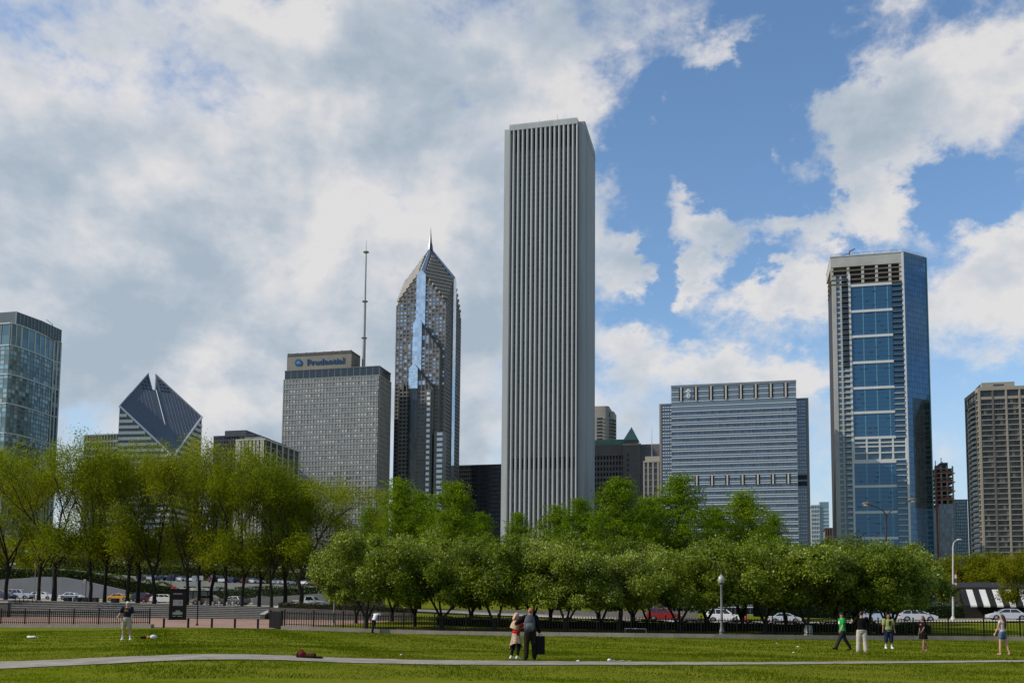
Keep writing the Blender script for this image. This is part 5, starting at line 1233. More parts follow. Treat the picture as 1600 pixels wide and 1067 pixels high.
# olive locusts by the awning
def loc_at(px, top, D, i, label, group=None, sq=1.0):
    g = atd(px, 955, D); z = H(g.x, g.y); t = atd(px, top, D).z
    return plant_tree('locust_tree', label, LOC[i % 2], g.x, g.y, (t-z)/10.2, rt_.random()*6.28, group, sq=sq)
for i, (px, top, D, sq) in enumerate([(1590, 860, 160, .8), (1535, 864, 192, 1.25), (1495, 870, 194, 1.15), (1640, 862, 192, 1.2), (1572, 862, 196, 1.25), (1455, 872, 192, 1.1)]):
    loc_at(px, top, D, i, 'olive-green locust tree whose thin trunk stands in front of the striped awning' if px == 1590 else 'olive-green spreading locust tree rising above the striped awning pavilion', 'locust trees by the awning', sq)

# hedges: clipped leaf masses
def hedge(name, label, pts, w, h, per, mat=M_HEDGE, size=.16, seed=1, zf=H, wob=.12):
    rs = np.random.RandomState(seed); C = []
    for (u0, v0), (u1, v1) in zip(pts, pts[1:]):
        L_ = math.hypot(u1-u0, v1-v0); n = int(L_*per); t = rs.rand(n); a = rs.rand(n); side = rs.rand(n)
        q = np.stack([u0+(u1-u0)*t, v0+(v1-v0)*t], 1); nd = np.array([-(v1-v0), u1-u0])/L_
        off = np.where(side < .45, rs.uniform(-w/2, w/2, n), np.where(side < .85, -w/2+rs.normal(0, .08, n), w/2)); hh = np.where(side < .45, h, a*h)*(1+wob*np.sin(t*L_*1.7+seed))+rs.normal(0, .05, n)
        z = np.array([zf(x, y) for x, y in q]); q = q+nd[None, :]*off[:, None]
        C.append(np.stack([q[:, 0], q[:, 1], z+np.maximum(.02, hh)], 1))
    C = np.concatenate(C); T = thing(name, label, 'hedge', (pts[0][0], pts[0][1], zf(*pts[0])))
    o = ORG[T.name]; me = leaf_mesh('foliage', C-np.array(o), size, mat, rs, .3); link('foliage', me, T)
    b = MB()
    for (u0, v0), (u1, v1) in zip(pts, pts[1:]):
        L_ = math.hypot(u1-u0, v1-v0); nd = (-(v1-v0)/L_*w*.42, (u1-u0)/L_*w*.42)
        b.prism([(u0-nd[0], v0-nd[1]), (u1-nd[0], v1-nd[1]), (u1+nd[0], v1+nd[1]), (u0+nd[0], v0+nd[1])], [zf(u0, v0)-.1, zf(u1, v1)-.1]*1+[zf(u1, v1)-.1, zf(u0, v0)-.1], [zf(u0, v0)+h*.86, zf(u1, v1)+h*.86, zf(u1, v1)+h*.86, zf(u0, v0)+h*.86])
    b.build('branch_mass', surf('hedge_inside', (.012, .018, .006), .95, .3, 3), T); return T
hedge('clipped_hedge', 'long low dark clipped hedge behind the fence under the round trees', [(u, kv(u)+20) for u in rng(-29, 12, 10)], 1.3, .78, 260)
hedge('flower_hedge', 'low shrubs with reddish tips on top of the planter wall', [(u, VST+1.2) for u in rng(-53, -36.5, 6)], 1.2, .75, 170, leafmat('planter_leaf', [(.02, .03, .006), (.05, .05, .012), (.09, .06, .02), (.12, .05, .03)], .3, .6, .2), .14, 4, lambda u, v: rz(u)-.05)
hedge('bushy_hedge', 'low spreading bush on the grass behind the fence near the right end', [(11.5, 89), (15.5, 90.5)], 1.8, .75, 420, M_HEDGE, .16, 9)
# ------------------------------------------------------------------ behind the street: walls, banks, pavilion
def profile_wall(name, label, pts, thick, mat, blocks=None):
    """a wall following foot points with its own top heights: pts = (pixel x, top row, foot row, distance)"""
    W3 = [(atd(x, yt, D), atd(x, yb, D)) for x, yt, yb, D in pts]
    T = thing(name, label, 'wall', (W3[0][1].x, W3[0][1].y, W3[0][1].z))
    for (t0, b0), (t1, b1) in zip(W3, W3[1:]):
        e = (t1-t0).normalized()*.012
        MB().prism([(t0.x+e.x, t0.y), (t1.x-e.x, t1.y), (t1.x-e.x, t1.y+thick), (t0.x+e.x, t0.y+thick)], [b0.z-.5, b1.z-.5, b1.z-.5, b0.z-.5], [t0.z, t1.z, t1.z, t0.z]).build('wall_panel', mat, T)
    return T
M_RAMP = surf('ramp_concrete', (.24, .235, .235), .95, .1, .25, dirt=.2, spec=.05)
profile_wall('ramp_wall', 'grey concrete ramp wall with a peaked top behind the parked cars', [(-40, 907, 930, 196), (0, 905, 930, 196), (33, 903, 930, 196), (66, 900.5, 930, 196), (98, 901.5, 930, 196), (130, 907, 932, 196), (160, 914, 933, 196), (196, 922, 935, 196)], .6, M_RAMP)
profile_wall('low_ramp_wall', 'low grey concrete wall across the street behind the white pickup', [(395, 933, 943, 172), (440, 931, 945, 172), (485, 928, 946, 172), (525, 925, 947, 172), (565, 926, 950, 172), (600, 935, 952, 172)], .5, M_RAMP)
profile_wall('tan_retaining_wall', 'low tan retaining wall along the far pavement behind the round trees', [(x, 951.5+(x-620)*.006, 967, 158) for x in range(600, 1125, 35)], .5, surf('tan_wall', (.30, .255, .21), .9, .15, .5, dirt=.2))
M_BANK = leafmat('bank_hedge_leaf', [(.03, .05, .004), (.06, .09, .006), (.09, .125, .010), (.13, .15, .02)], .35, .6, .12)
def px_hedge(name, label, pts, w, h, per, seed, mat=M_BANK, size=.34):
    P = [(atd(x, yb, D)) for x, yb, D in pts]; zs = {(round(p.x, 3), round(p.y, 3)): p.z for p in P}
    def zf(u, v):
        i = min(range(len(P)-1), key=lambda k: abs((P[k].x+P[k+1].x)/2-u)); a, b = P[i], P[i+1]; t = max(0, min(1, (u-a.x)/(b.x-a.x))); return a.z+(b.z-a.z)*t
    return hedge(name, label, [(p.x, p.y) for p in P], w, h, per, mat, size, seed, zf)
px_hedge('bank_hedge', 'green clipped hedge on the bank above the peaked ramp wall', [(-60, 912, 202), (0, 908, 202), (70, 908, 202), (130, 912, 202), (200, 926, 202), (270, 936, 203)], 4, 3.0, 150, 21)
px_hedge('bank_hedge', 'dark green hedge running behind the low grey wall across the street', [(280, 938, 200), (360, 940, 196), (440, 938, 190), (520, 934, 186), (600, 940, 186)], 3, 2.6, 140, 22, M_HEDGE)
px_hedge('bank_hedge', 'upper yellow-green hedge band below the far parked cars', [(-60, 884, 262), (80, 886, 260), (220, 900, 258), (380, 910, 255), (540, 916, 250)], 5, 3.6, 120, 23, M_BANK, .42)
px_hedge('bank_hedge', 'topmost hedge band at the foot of the far towers', [(-60, 872, 330), (150, 874, 330), (330, 884, 330), (560, 896, 330), (800, 930, 330), (1250, 945, 330)], 8, 6.0, 70, 24, M_BANK, .7)
px_hedge('bank_hedge', 'leafy shrub bank behind the silver sedan across the street', [(1180, 962, 168), (1260, 964, 168), (1340, 966, 168), (1420, 967, 168), (1500, 967, 168)], 3.5, 2.6, 110, 25, M_HEDGE)

def pavilion():
    D = 172.0
    a = atd(1500, 955, D); L = 34.0; d = Vector((1, 0)); z0 = H(a.x, a.y)
    T = thing('awning_pavilion', 'dark pavilion with a black and white striped awning behind the locust trees', 'building', (a.x, a.y, z0))
    dk = surf('pavilion_dark', (.018, .016, .015), .8, .3, .5)
    zt = atd(1560, 921, D).z; zb = atd(1560, 946, D).z; out = 3.4
    MB().box(a.x, a.x+L, a.y, a.y+9, z0-.3, zt).build('pavilion_wall', dk, T)
    n = 32
    for i in range(n):
        x0, x1 = a.x+L*i/n+.01, a.x+L*(i+1)/n-.01
        b = MB(); b.add([(x0, a.y-out, zb), (x1, a.y-out, zb), (x1, a.y-.02, zt), (x0, a.y-.02, zt), (x0, a.y-out, zb-.28), (x1, a.y-out, zb-.28)], [(0, 1, 2, 3), (4, 5, 1, 0)])
        b.build('awning_stripe', surf('awning_white', (.55, .54, .52), .8, .08, .5) if i % 2 else surf('awning_black', (.012, .012, .013), .8, .2, .5), T)
    for i in range(6): MB().box(a.x+L*i/5-.1, a.x+L*i/5+.1, a.y-out+.1, a.y-out+.3, z0-.2, zb-.02).build('awning_post', dk, T)
    MB().prism([(a.x-.5, a.y), (a.x+L+.5, a.y), (a.x+L+.5, a.y+9), (a.x-.5, a.y+9)], zt+.003, [zt+.4, zt+.4, zt+1.6, zt+1.6]).build('roof', dk, T)
pavilion()

# ------------------------------------------------------------------ cars
M_TYRE = surf('tyre', (.012, .012, .012), .85, .2, 4); M_RIM = surf('rim', (.30, .30, .31), .35, .1, 4, metal=.6)
M_CGLASS = glazing('car_glass', (.02, .024, .028), .05, .2, .7, .2, wob=0); M_LAMPW = surf('lamp_clear', (.55, .55, .52), .15, .05, 5, spec=.6); M_LAMPR = surf('lamp_red', (.35, .012, .008), .2, .1, 5, spec=.6)
M_TRIM = surf('black_trim', (.015, .015, .016), .6, .2, 4)
def paint(name, c): return surf('paint_'+name, c, .25, .04, 1.0, spec=.6, dirt=.06)
CARS = {}
def car_kit(kind):
    if kind in CARS: return CARS[kind]
    if kind == 'sedan': L, Wd, Hh, belt, prof = 4.85, 1.80, 1.44, .93, [(-1.62, .93), (-.98, 1.40), (-.55, 1.44), (.15, 1.43), (.62, 1.36), (1.42, .92)]
    elif kind == 'suv': L, Wd, Hh, belt, prof = 4.75, 1.86, 1.76, 1.08, [(-2.28, 1.08), (-2.0, 1.66), (-1.5, 1.76), (.05, 1.75), (.45, 1.66), (1.12, 1.08)]
    elif kind == 'wagon': L, Wd, Hh, belt, prof = 4.7, 1.8, 1.46, .95, [(-2.12, .95), (-1.72, 1.36), (-.9, 1.45), (.1, 1.45), (.55, 1.37), (1.38, .94)]
    else: L, Wd, Hh, belt, prof = 5.1, 1.86, 1.74, 1.06, [(-.62, 1.06), (-.52, 1.70), (-.2, 1.74), (.45, 1.73), (.75, 1.62), (1.30, 1.07)]     # pickup
    h = L/2; fx, rx, wr = h-.92, -h+.98, .335 if kind in ('sedan', 'wagon') else .37
    nose = belt-.16
    P = [(-h+.06, .34), (-h, .55), (-h+.03, belt-.10), (-h+.14, belt-.01)]
    P += [(prof[0][0], belt), (prof[-1][0], belt-.01), (h-.38, nose+.02), (h-.08, nose-.10), (h, .52), (h-.05, .30)]
    def arch(c): return [(c+(wr+.07)*math.cos(t), .30+(wr+.06)*math.sin(t)) for t in [math.pi*i/8 for i in range(9)]]
    P += [(fx+wr+.09, .24)]+arch(fx)+[(fx-wr-.09, .22), (rx+wr+.09, .22)]+arch(rx)+[(rx-wr-.09, .28)]
    n = len(P); b = MB(); cx_ = sum(p[0] for p in P)/n
    def ring(y, s, dz): return [(p[0]*s, y, p[1] if p[1] < .5 else p[1]-dz) for p in P]
    R4 = [ring(-Wd/2, .985, .035), ring(-Wd/2+.07, 1.0, 0), ring(Wd/2-.07, 1.0, 0), ring(Wd/2, .985, .035)]
    for r_ in R4: b.v += r_
    for k in range(3):
        for i in range(n): b.f.append((k*n+i, k*n+(i+1) % n, (k+1)*n+(i+1) % n, (k+1)*n+i))
    # fan-free caps: let from_pydata tessellate the outline
    b.f += [tuple(range(n)), tuple(range(4*n-1, 3*n-1, -1))]
    yb, yt = Wd/2-.10, Wd/2-.30
    c = MB(); m = len(prof)
    def yy(z): return yb+(yt-yb)*(z-belt)/(Hh-belt)
    c.v += [(x, -yy(z), z-.01) for x, z in prof]+[(x, yy(z), z-.01) for x, z in prof]
    c.f += [tuple(range(m-1, -1, -1)), tuple(range(m, 2*m))]+[(i, i+1, m+i+1, m+i) for i in range(m-1)]
    kit = [('body', b, 'paint', None), ('cabin', c, 'paint', None)]
    if kind == 'pickup':
        d = MB(); d.box(-h+.12, prof[0][0]-.05, -Wd/2+.16, Wd/2-.16, belt-.30, belt+.012); kit.append(('bed_liner', d, M_TRIM, None))
    def pane(xz, off):       # side glass following the cabin slope
        o = []
        for s in (-1, 1):
            g = MB(); v = [(x, s*(yy(z)+off), z) for x, z in xz]; g.add(v, [tuple(range(len(v))) if s < 0 else tuple(range(len(v)-1, -1, -1))]); o.append(g)
        return o
    x0, x1 = prof[0][0], prof[-1][0]; zt = Hh-.09; zb = belt+.03
    def xe(front, z):        # cabin edge x at height z
        e = (prof[-3:] if front else prof[:3])
        e = sorted(e, key=lambda q: q[1])
        for (xa, za), (xb, zb_) in zip(e, e[1:]):
            if z <= zb_: return xa+(xb-xa)*(z-za)/(zb_-za)
        return e[-1][0]
    r0, r1 = xe(False, zb)+.14, xe(False, zt)+.14; f0, f1 = xe(True, zb)-.16, xe(True, zt)-.16
    cuts = [0, .36, .70, 1] if kind in ('suv', 'wagon') else [0, .5, 1] if kind == 'sedan' else [0, 1]
    for a, e in zip(cuts, cuts[1:]):
        A0, A1 = r0+(f0-r0)*a+.04, r0+(f0-r0)*e-.04; B0, B1 = r1+(f1-r1)*a+.04, r1+(f1-r1)*e-.04
        for g in pane([(A0, zb), (A1, zb), (B1, zt), (B0, zt)], .008): kit.append(('side_window', g, M_CGLASS, None))
    for fr in (True, False):
        za, zc = zb+.02, zt-.02; g = MB(); o = .012 if fr else -.012
        g.add([(xe(fr, za)+o, -yy(za)+.10, za+.012), (xe(fr, za)+o, yy(za)-.10, za+.012), (xe(fr, zc)+o, yy(zc)-.08, zc+.012), (xe(fr, zc)+o, -yy(zc)+.08, zc+.012)], [(0, 1, 2, 3) if fr else (3, 2, 1, 0)])
        kit.append(('windscreen' if fr else 'rear_window', g, M_CGLASS, None))
    for s in (-1, 1):
        g = MB(); g.box(h-.20, h+.005, min(s*(Wd/2-.42), s*(Wd/2-.08)), max(s*(Wd/2-.42), s*(Wd/2-.08)), nose-.22, nose-.08); kit.append(('headlight', g, M_LAMPW, None))
        g = MB(); g.box(-h-.008, -h+.16, min(s*(Wd/2-.34), s*(Wd/2+.004)), max(s*(Wd/2-.34), s*(Wd/2+.004)), belt-.27, belt-.09); kit.append(('taillight', g, M_LAMPR, None))
        g = MB(); g.box(f0-.06, f0+.08, min(s*(Wd/2-.06), s*(Wd/2+.16)), max(s*(Wd/2-.06), s*(Wd/2+.16)), belt+.02, belt+.16); kit.append(('wing_mirror', g, 'paint', None))
    g = MB(); g.box(-h-.03, -h+.10, -Wd/2+.06, Wd/2-.06, .36, .52); kit.append(('rear_bumper', g, M_TRIM if kind in ('suv', 'pickup') else 'paint', None))
    g = MB(); g.box(h-.12, h+.03, -Wd/2+.08, Wd/2-.08, .32, .48); kit.append(('front_bumper', g, M_TRIM if kind in ('suv', 'pickup') else 'paint', None))
    g = MB(); g.box(-h+.3, h-.3, -Wd/2+.12, Wd/2-.12, .2, .5); kit.append(('underbody', g, M_TRIM, None))
    if kind == 'suv':
        for s in (-1, 1): g = MB(); g.tube([(-1.5, s*.62, 1.75), (-1.4, s*.62, 1.83), (-.1, s*.62, 1.83), (0, s*.62, 1.75)], .02, 5); kit.append(('roof_rail', g, M_TRIM, None))
    def wheel(seg=16):
        t = MB(); pr = [(wr*.62, -.10), (wr*.93, -.10), (wr, -.06), (wr, .06), (wr*.93, .10), (wr*.62, .10)]
        vs = [(r_*math.cos(2*math.pi*j/seg), y, r_*math.sin(2*math.pi*j/seg)) for r_, y in pr for j in range(seg)]
        t.add(vs, [(i*seg+j, (i+1)*seg+j, (i+1)*seg+(j+1) % seg, i*seg+(j+1) % seg) for i in range(5) for j in range(seg)])
        q = MB(); pr = [(.02, -.07), (wr*.3, -.085), (wr*.63, -.06), (wr*.63, .06), (wr*.3, .085), (.02, .07)]
        vs = [(r_*math.cos(2*math.pi*j/seg), y, r_*math.sin(2*math.pi*j/seg)) for r_, y in pr for j in range(seg)]
        q.add(vs, [(i*seg+j, (i+1)*seg+j, (i+1)*seg+(j+1) % seg, i*seg+(j+1) % seg) for i in range(5) for j in range(seg)])
        return t, q
    tyre, rim = wheel()
    meshes = [(nm, g.mesh(nm, m if m != 'paint' else M_TRIM, smooth=True), m) for nm, g, m, _ in kit]
    CARS[kind] = (meshes, tyre.mesh('tyre', M_TYRE, smooth=True), rim.mesh('rim', M_RIM, smooth=True), [(fx, s*(Wd/2-.12), wr) for s in (-1, 1)]+[(rx, s*(Wd/2-.12), wr) for s in (-1, 1)], (L, Wd, Hh, belt))
    return CARS[kind]
def car(kind, label, mat, pos, rz_, group=None, name=None):
    meshes, tyre, rim, wheels, dims = car_kit(kind)
    T = thing(name or 'parked_car', label, 'car', pos, rz_, group, local=True)
    for nm, me, m in meshes:
        o = link(nm, me, T)
        if m == 'paint': o.material_slots[0].link = 'OBJECT'; o.material_slots[0].material = mat
    for w_ in wheels:
        wh = link('wheel', tyre, T, loc=w_); link('rim', rim, wh)
    return T, dims
def carat(kind, label, mat, px, D, heading, **kw):
    """heading: 0 drives east (right), 180 drives west"""
    g = atd(px, 950, D); return car(kind, label, mat, (g.x, g.y, H(g.x, g.y)+.035), R(heading), **kw)
SILVER, WHITE, RED, BLACK, BEIGE, YEL, BLUE, GREY, DRED = (paint('silver', (.42, .43, .46)), paint('white', (.66, .66, .64)), paint('red', (.22, .012, .010)), paint('black', (.012, .012, .014)), paint('beige', (.36, .28, .21)),
    paint('yellow', (.62, .27, .015)), paint('navy', (.015, .02, .06)), paint('grey', (.10, .105, .11)), paint('maroon', (.12, .012, .02)))
carat('suv', 'red sport utility car driving along the street behind the round trees', RED, 1038, 132, 0)
carat('suv', 'white sport utility car on the street behind the acorn lamp post', WHITE, 1131, 127, 0)
carat('sedan', 'silver sedan on the street beside the wrapped tree trunk', SILVER, 1226, 143, 0)
carat('wagon', 'silver hatchback wagon on the street behind the girl in the black dress', SILVER, 1433, 124, 0)
carat('sedan', 'silver sedan driving behind the girl in denim shorts', SILVER, 1574, 121, 180)
carat('suv', 'pale blue car half hidden by tree trunks behind the man in the black shirt', paint('paleblue', (.32, .38, .46)), 1374, 132, 0)
carat('suv', 'silver sport utility car parked beside the bicycle racks', SILVER, 30, 172, 8)
carat('wagon', 'white hatchback car parked between the silver utility car and the police car', WHITE, 66, 178, 8)
T, dm = carat('sedan', 'white police sedan with a roof light bar and a blue side stripe', WHITE, 112, 183, 4)
lb = MB(); lb.box(-.32, -.02, -.55, .55, 1.46, 1.60); lb.build('light_bar', surf('light_bar_blue', (.10, .20, .50), .2, .1, 4), T)
for s in (-1, 1):
    st = MB(); st.box(-1.9, 1.9, min(s*.895, s*.915), max(s*.895, s*.915), .66, .82); st.build('side_stripe', paint('stripe_blue', (.02, .05, .25)), T)
T, dm = carat('sedan', 'yellow taxi cab with a roof sign parked beyond the elms', YEL, 186, 182, 4)
ts = MB(); ts.box(-.2, .0, -.3, .3, 1.45, 1.60); ts.build('roof_sign', paint('sign_white', (.6, .6, .55)), T)
carat('sedan', 'dark navy car nose partly hidden behind the first elm trunk', BLUE, 2, 160, 0)
carat('suv', 'dark blue van parked between the taxi and the maroon car', BLUE, 226, 176, 12)
carat('sedan', 'maroon sedan with lit brake lights behind the elms', DRED, 240, 158, 20)
carat('wagon', 'white car partly hidden behind the black map kiosk', WHITE, 258, 156, 10)
carat('suv', 'pale silver minivan behind the beige sedan near the map kiosk', SILVER, 298, 160, 5)
carat('sedan', 'beige sedan parked beyond the stone steps', BEIGE, 324, 141, 180)
carat('sedan', 'dark grey sedan with a red tail light behind the steps', GREY, 367, 150, 165)
carat('sedan', 'pale blue sedan farther down the street past the elms', paint('skyblue', (.36, .42, .50)), 410, 190, 30)
carat('pickup', 'white pickup truck on the street beside the flower planter', WHITE, 484, 147, 0)
carat('sedan', 'black sedan on the street beneath the first round tree', BLACK, 574, 138, 0)
carat('sedan', 'dark maroon car hidden behind the planter shrubs near the grey pole', DRED, 545, 141, 0)
# rows of cars in the far parking terraces: too small to show more than body, cabin and wheels
fk = random.Random(77)
FC = []
for q in range(3):
    b = MB(); L = (4.4, 4.8, 4.7)[q]; hh = (1.42, 1.46, 1.75)[q]
    b.add([(-L/2, -.88, .3), (L/2, -.88, .3), (L/2, -.9, .72), (L/2-1.1, -.9, .9), (-L/2, -.9, .95), (-L/2, .88, .3), (L/2, .88, .3), (L/2, .9, .72), (L/2-1.1, .9, .9), (-L/2, .9, .95)],
          [(0, 1, 2, 3, 4), (9, 8, 7, 6, 5), (1, 6, 7, 2), (2, 7, 8, 3), (3, 8, 9, 4), (4, 9, 5, 0), (0, 5, 6, 1)])
    c = MB(); c.add([(-L/2+.25, -.8, .93), (L/2-1.2, -.8, .9), (L/2-1.9, -.62, hh), (-L/2+.8, -.62, hh), (-L/2+.25, .8, .93), (L/2-1.2, .8, .9), (L/2-1.9, .62, hh), (-L/2+.8, .62, hh)], [(0, 1, 2, 3), (7, 6, 5, 4), (1, 5, 6, 2), (2, 6, 7, 3), (3, 7, 4, 0)])
    w = MB()
    for x in (-L/2+.85, L/2-.85):
        for s in (-1, 1): w.tube([(x, s*.72, .32), (x, s*.9, .32)], .32, 10)
    FC.append((b.mesh('body', M_TRIM), c.mesh('cabin', M_CGLASS), w.mesh('wheel_set', M_TYRE)))
for (D, y0, xs) in ((236, 903, range(225, 545, 16)), (285, 880, range(190, 545, 14)), (310, 868, range(10, 160, 13))):
    for px in xs:
        if fk.random() < .25: continue
        g = atd(px+fk.uniform(-2, 2), y0+(px-300)*.03, D)
        T = thing('far_parked_car', 'small far car in the parking rows on the terraces behind the elms', 'car', (g.x, g.y, max(g.z-.9, H(g.x, g.y))), R(fk.choice((80, 100, 95, 85))), 'cars in the far parking rows', local=True)
        kb, kc, kw = fk.choice(FC); o = link('body', kb, T); o.material_slots[0].link = 'OBJECT'; o.material_slots[0].material = fk.choice((SILVER, WHITE, WHITE, GREY, SILVER, DRED, BLUE)); link('cabin', kc, T); link('wheel_set', kw, T, 'stuff')
# decks the far rows stand on
for k, (D, y0, xa, xb) in enumerate(((236, 903, 180, 580), (285, 880, 150, 580), (310, 868, -60, 190))):
    a, b_ = atd(xa, y0+(xa-300)*.03, D), atd(xb, y0+(xb-300)*.03, D); dv = (b_-a); dv.z = 0; dv.normalize(); nn = Vector((-dv.y, dv.x, 0))
    b = MB(); q = [a-nn*4, b_-nn*4, b_+nn*5, a+nn*5]; zz = [p.z-.93 for p in (a, b_, b_, a)]
    b.prism([(p.x, p.y) for p in q], [min(H(p.x, p.y), z)-.5 for p, z in zip(q, zz)], zz); o = b.build('parking_deck', M_ROAD); tag(o, kind='structure')

# ------------------------------------------------------------------ street furniture
M_BRONZE = surf('pole_bronze', (.045, .042, .038), .6, .15, 2); M_POLE = surf('pole_grey', (.17, .165, .155), .6, .15, 2); M_GALV = surf('pole_pale', (.42, .41, .39), .6, .12, 2); M_BLACKP = surf('black_paint', (.010, .010, .010), .7, .2, 2, spec=.06)
# acorn lamp post
g = atz(1131, 990, .16); g = Vector((g.x, kv(g.x)+1.2, 0)); zb = H(g.x, g.y)
T = thing('lamp_post', 'grey acorn-globe lamp post standing just behind the long fence', 'lamp', (g.x, g.y, zb), local=True)
topz = (atd(1131, 894, (g-EYE).dot(_fw)).z-zb); s = topz/4.75
MB().lathe([(.27*s, 0), (.27*s, .14*s), (.20*s, .2*s), (.19*s, .5*s), (.14*s, .62*s), (.105*s, .8*s)], seg=12).build('lamp_base', M_POLE, T, smooth=True)
MB().lathe([(.105*s, .8*s), (.085*s, 2.2*s), (.07*s, 3.7*s), (.09*s, 3.75*s), (.13*s, 3.82*s), (.07*s, 3.9*s)], seg=12).build('lamp_pole', M_POLE, T, smooth=True)
MB().lathe([(.07*s, 3.9*s), (.17*s, 3.93*s), (.17*s, 3.99*s)], seg=12).build('lamp_collar', M_BLACKP, T)
MB().lathe([(.16*s, 3.99*s), (.235*s, 4.12*s), (.25*s, 4.27*s), (.20*s, 4.42*s), (.12*s, 4.52*s), (.05*s, 4.58*s)], seg=14).build('lamp_globe', surf('lamp_globe_glass', (.33, .31, .28), .25, .06, 3, spec=.5), T, smooth=True)
MB().lathe([(.05*s, 4.58*s), (.07*s, 4.62*s), (.02*s, 4.68*s), (.012*s, 4.75*s)], seg=8).build('finial', M_POLE, T, smooth=True)
# twin-arm street light
D = 112.0; g = atd(1385, 960, D); zb = H(g.x, g.y); z = lambda px, py: atd(px, py, D)
T = thing('twin_street_light', 'tall street light with two curved arms rising above the round trees', 'street light', (g.x, g.y, zb))
fk_ = z(1385, 803); MB().tube([(g.x, g.y, zb-.2), (g.x, g.y, zb+6), (fk_.x, fk_.y, fk_.z)], [.17, .14, .10], 8).build('pole', M_BRONZE, T, smooth=True)
for (e, m) in (((1355, 787), (1372, 793)), ((1424, 781), (1404, 792))):
    p, q = z(*e), z(*m)
    ar = MB().tube([fk_-Vector((0, 0, .3)), fk_+(q-fk_)*.35+Vector((0, 0, .1)), q, p], [.085, .075, .06, .05], 6).build('arm', M_BRONZE, T, smooth=True)
    sg = 1 if e[0] > 1385 else -1
    b = MB(); b.ell((p.x+sg*.1, p.y, p.z), (.52, .26, .24), 12, 8); b.build('lamp_head', surf('lamp_head_bronze', (.12, .10, .08), .5, .15, 3), ar, smooth='all')
    b = MB(); b.ell((p.x+sg*.16, p.y-.05, p.z-.16), (.30, .2, .12), 10, 6); b.build('lens', surf('lamp_lens', (.45, .42, .38), .3, .1, 3), ar, smooth='all')
# pale street light with banner
D = 126.0; z = lambda px, py: atd(px, py, D); g = z(1489, 966); zb = H(g.x, g.y)
T = thing('banner_street_light', 'pale street light pole with a small curved arm and red and white banners', 'street light', (g.x, g.y, zb))
tp = z(1489, 853); MB().tube([(g.x, g.y, zb-.2), (tp.x, tp.y, tp.z)], [.13, .085], 8).build('pole', M_GALV, T, smooth=True)
q = [tp, z(1490, 848), z(1493, 844.5), z(1498, 842.5)]; MB().tube(q, [.07, .06, .05, .05], 6).build('arm', M_GALV, T, smooth=True)
b = MB(); b.ell(z(1499, 842.6), (.35, .16, .1), 10, 6); b.build('lamp_head', M_GALV, T, smooth='all')
MB().lathe([(.3, 0), (.3, .25), (.16, .6)], (g.x, g.y, zb), 10).build('pole_base', M_GALV, T)
for (ya, yb_, m) in ((892, 897, 'r'), (897, 903, 'w'), (903, 907, 'r'), (910, 914, 'w'), (914, 918, 'r')):
    p0, p1 = z(1490.2, ya), z(1493.6, yb_); MB().box(p0.x+.03, p1.x+.05, p0.y-.02, p0.y+.02, p1.z, p0.z).build('banner', surf('banner_red', (.35, .02, .02), .8, .1, 3) if m == 'r' else surf('banner_white', (.6, .58, .55), .8, .08, 3), T)
# plain poles
def pole(name, label, px, py0, py1, D, r, mat, extra=None):
    a = atd(px, py0, D); zb = H(a.x, a.y); T = thing(name, label, 'pole', (a.x, a.y, zb)); tz = atd(px, py1, D).z
    MB().tube([(a.x, a.y, zb-.2), (a.x, a.y, tz)], [r, r*.8], 8).build('pole', mat, T, smooth=True)
    MB().lathe([(r*2.6, 0), (r*2.6, .06), (r*1.3, .2)], (a.x, a.y, zb), 8).build('pole_base', mat, T)
    return T, a, zb, tz
T, a, zb, tz = pole('light_pole', 'plain grey metal pole standing behind the fence near the planter wall', 522, 968, 862, 90, .10, M_POLE)
T, a, zb, tz = pole('black_lamp_post', 'thin black post with a small round lamp on the brick plaza', 308, 975, 888, 86, .055, M_BLACKP)
b = MB(); b.ell((a.x, a.y, tz+.12), (.16, .16, .2), 10, 8); b.build('lamp_globe', M_BLACKP, T, smooth='all')
T, a, zb, tz = pole('lamp_post', 'post with a white globe lamp in front of the peaked ramp wall', 53, 936, 884, 165, .07, M_POLE)
b = MB(); b.ell((a.x, a.y, tz+.3), (.3, .3, .34), 10, 8); b.build('lamp_globe', surf('white_globe', (.65, .63, .58), .3, .05, 3), T, smooth='all')
def signpost(label, px, py0, py1, D, boards):
    T, a, zb, tz = pole('sign_post', label, px, py0, py1, D, .05, M_BLACKP)
    for (x0, y0, x1, y1, m) in boards:
        p, q = atd(x0, y0, D-.2), atd(x1, y1, D-.2); MB().box(p.x, q.x, p.y-.03, p.y+.03, q.z, p.z).build('sign_board', m, T)
M_SIGNW = surf('sign_white', (.50, .50, .47), .6, .08, 2)
signpost('post with three pale direction boards beside the black lamp post', 309.5, 944, 896, 122, [(300.5, 899, 308.5, 906, M_SIGNW), (311, 899, 319, 906, M_SIGNW), (300.5, 907, 308.5, 913, M_SIGNW)])
signpost('post with a red signal board above the map kiosk', 266, 944, 898, 122, [(267, 916, 275, 921, surf('sign_red', (.55, .04, .02), .5, .1, 2)), (267, 921.3, 275, 924, M_SIGNW)])
signpost('black post with a white square sign between the police car and the taxi', 133.5, 938, 905, 140, [(130, 904.5, 135.5, 911, M_SIGNW)])
signpost('tall pale sign seen beyond the silver utility car', 20, 906, 876, 210, [(12, 878, 28, 895, surf('sign_grey', (.33, .34, .34), .7, .1, 1))])
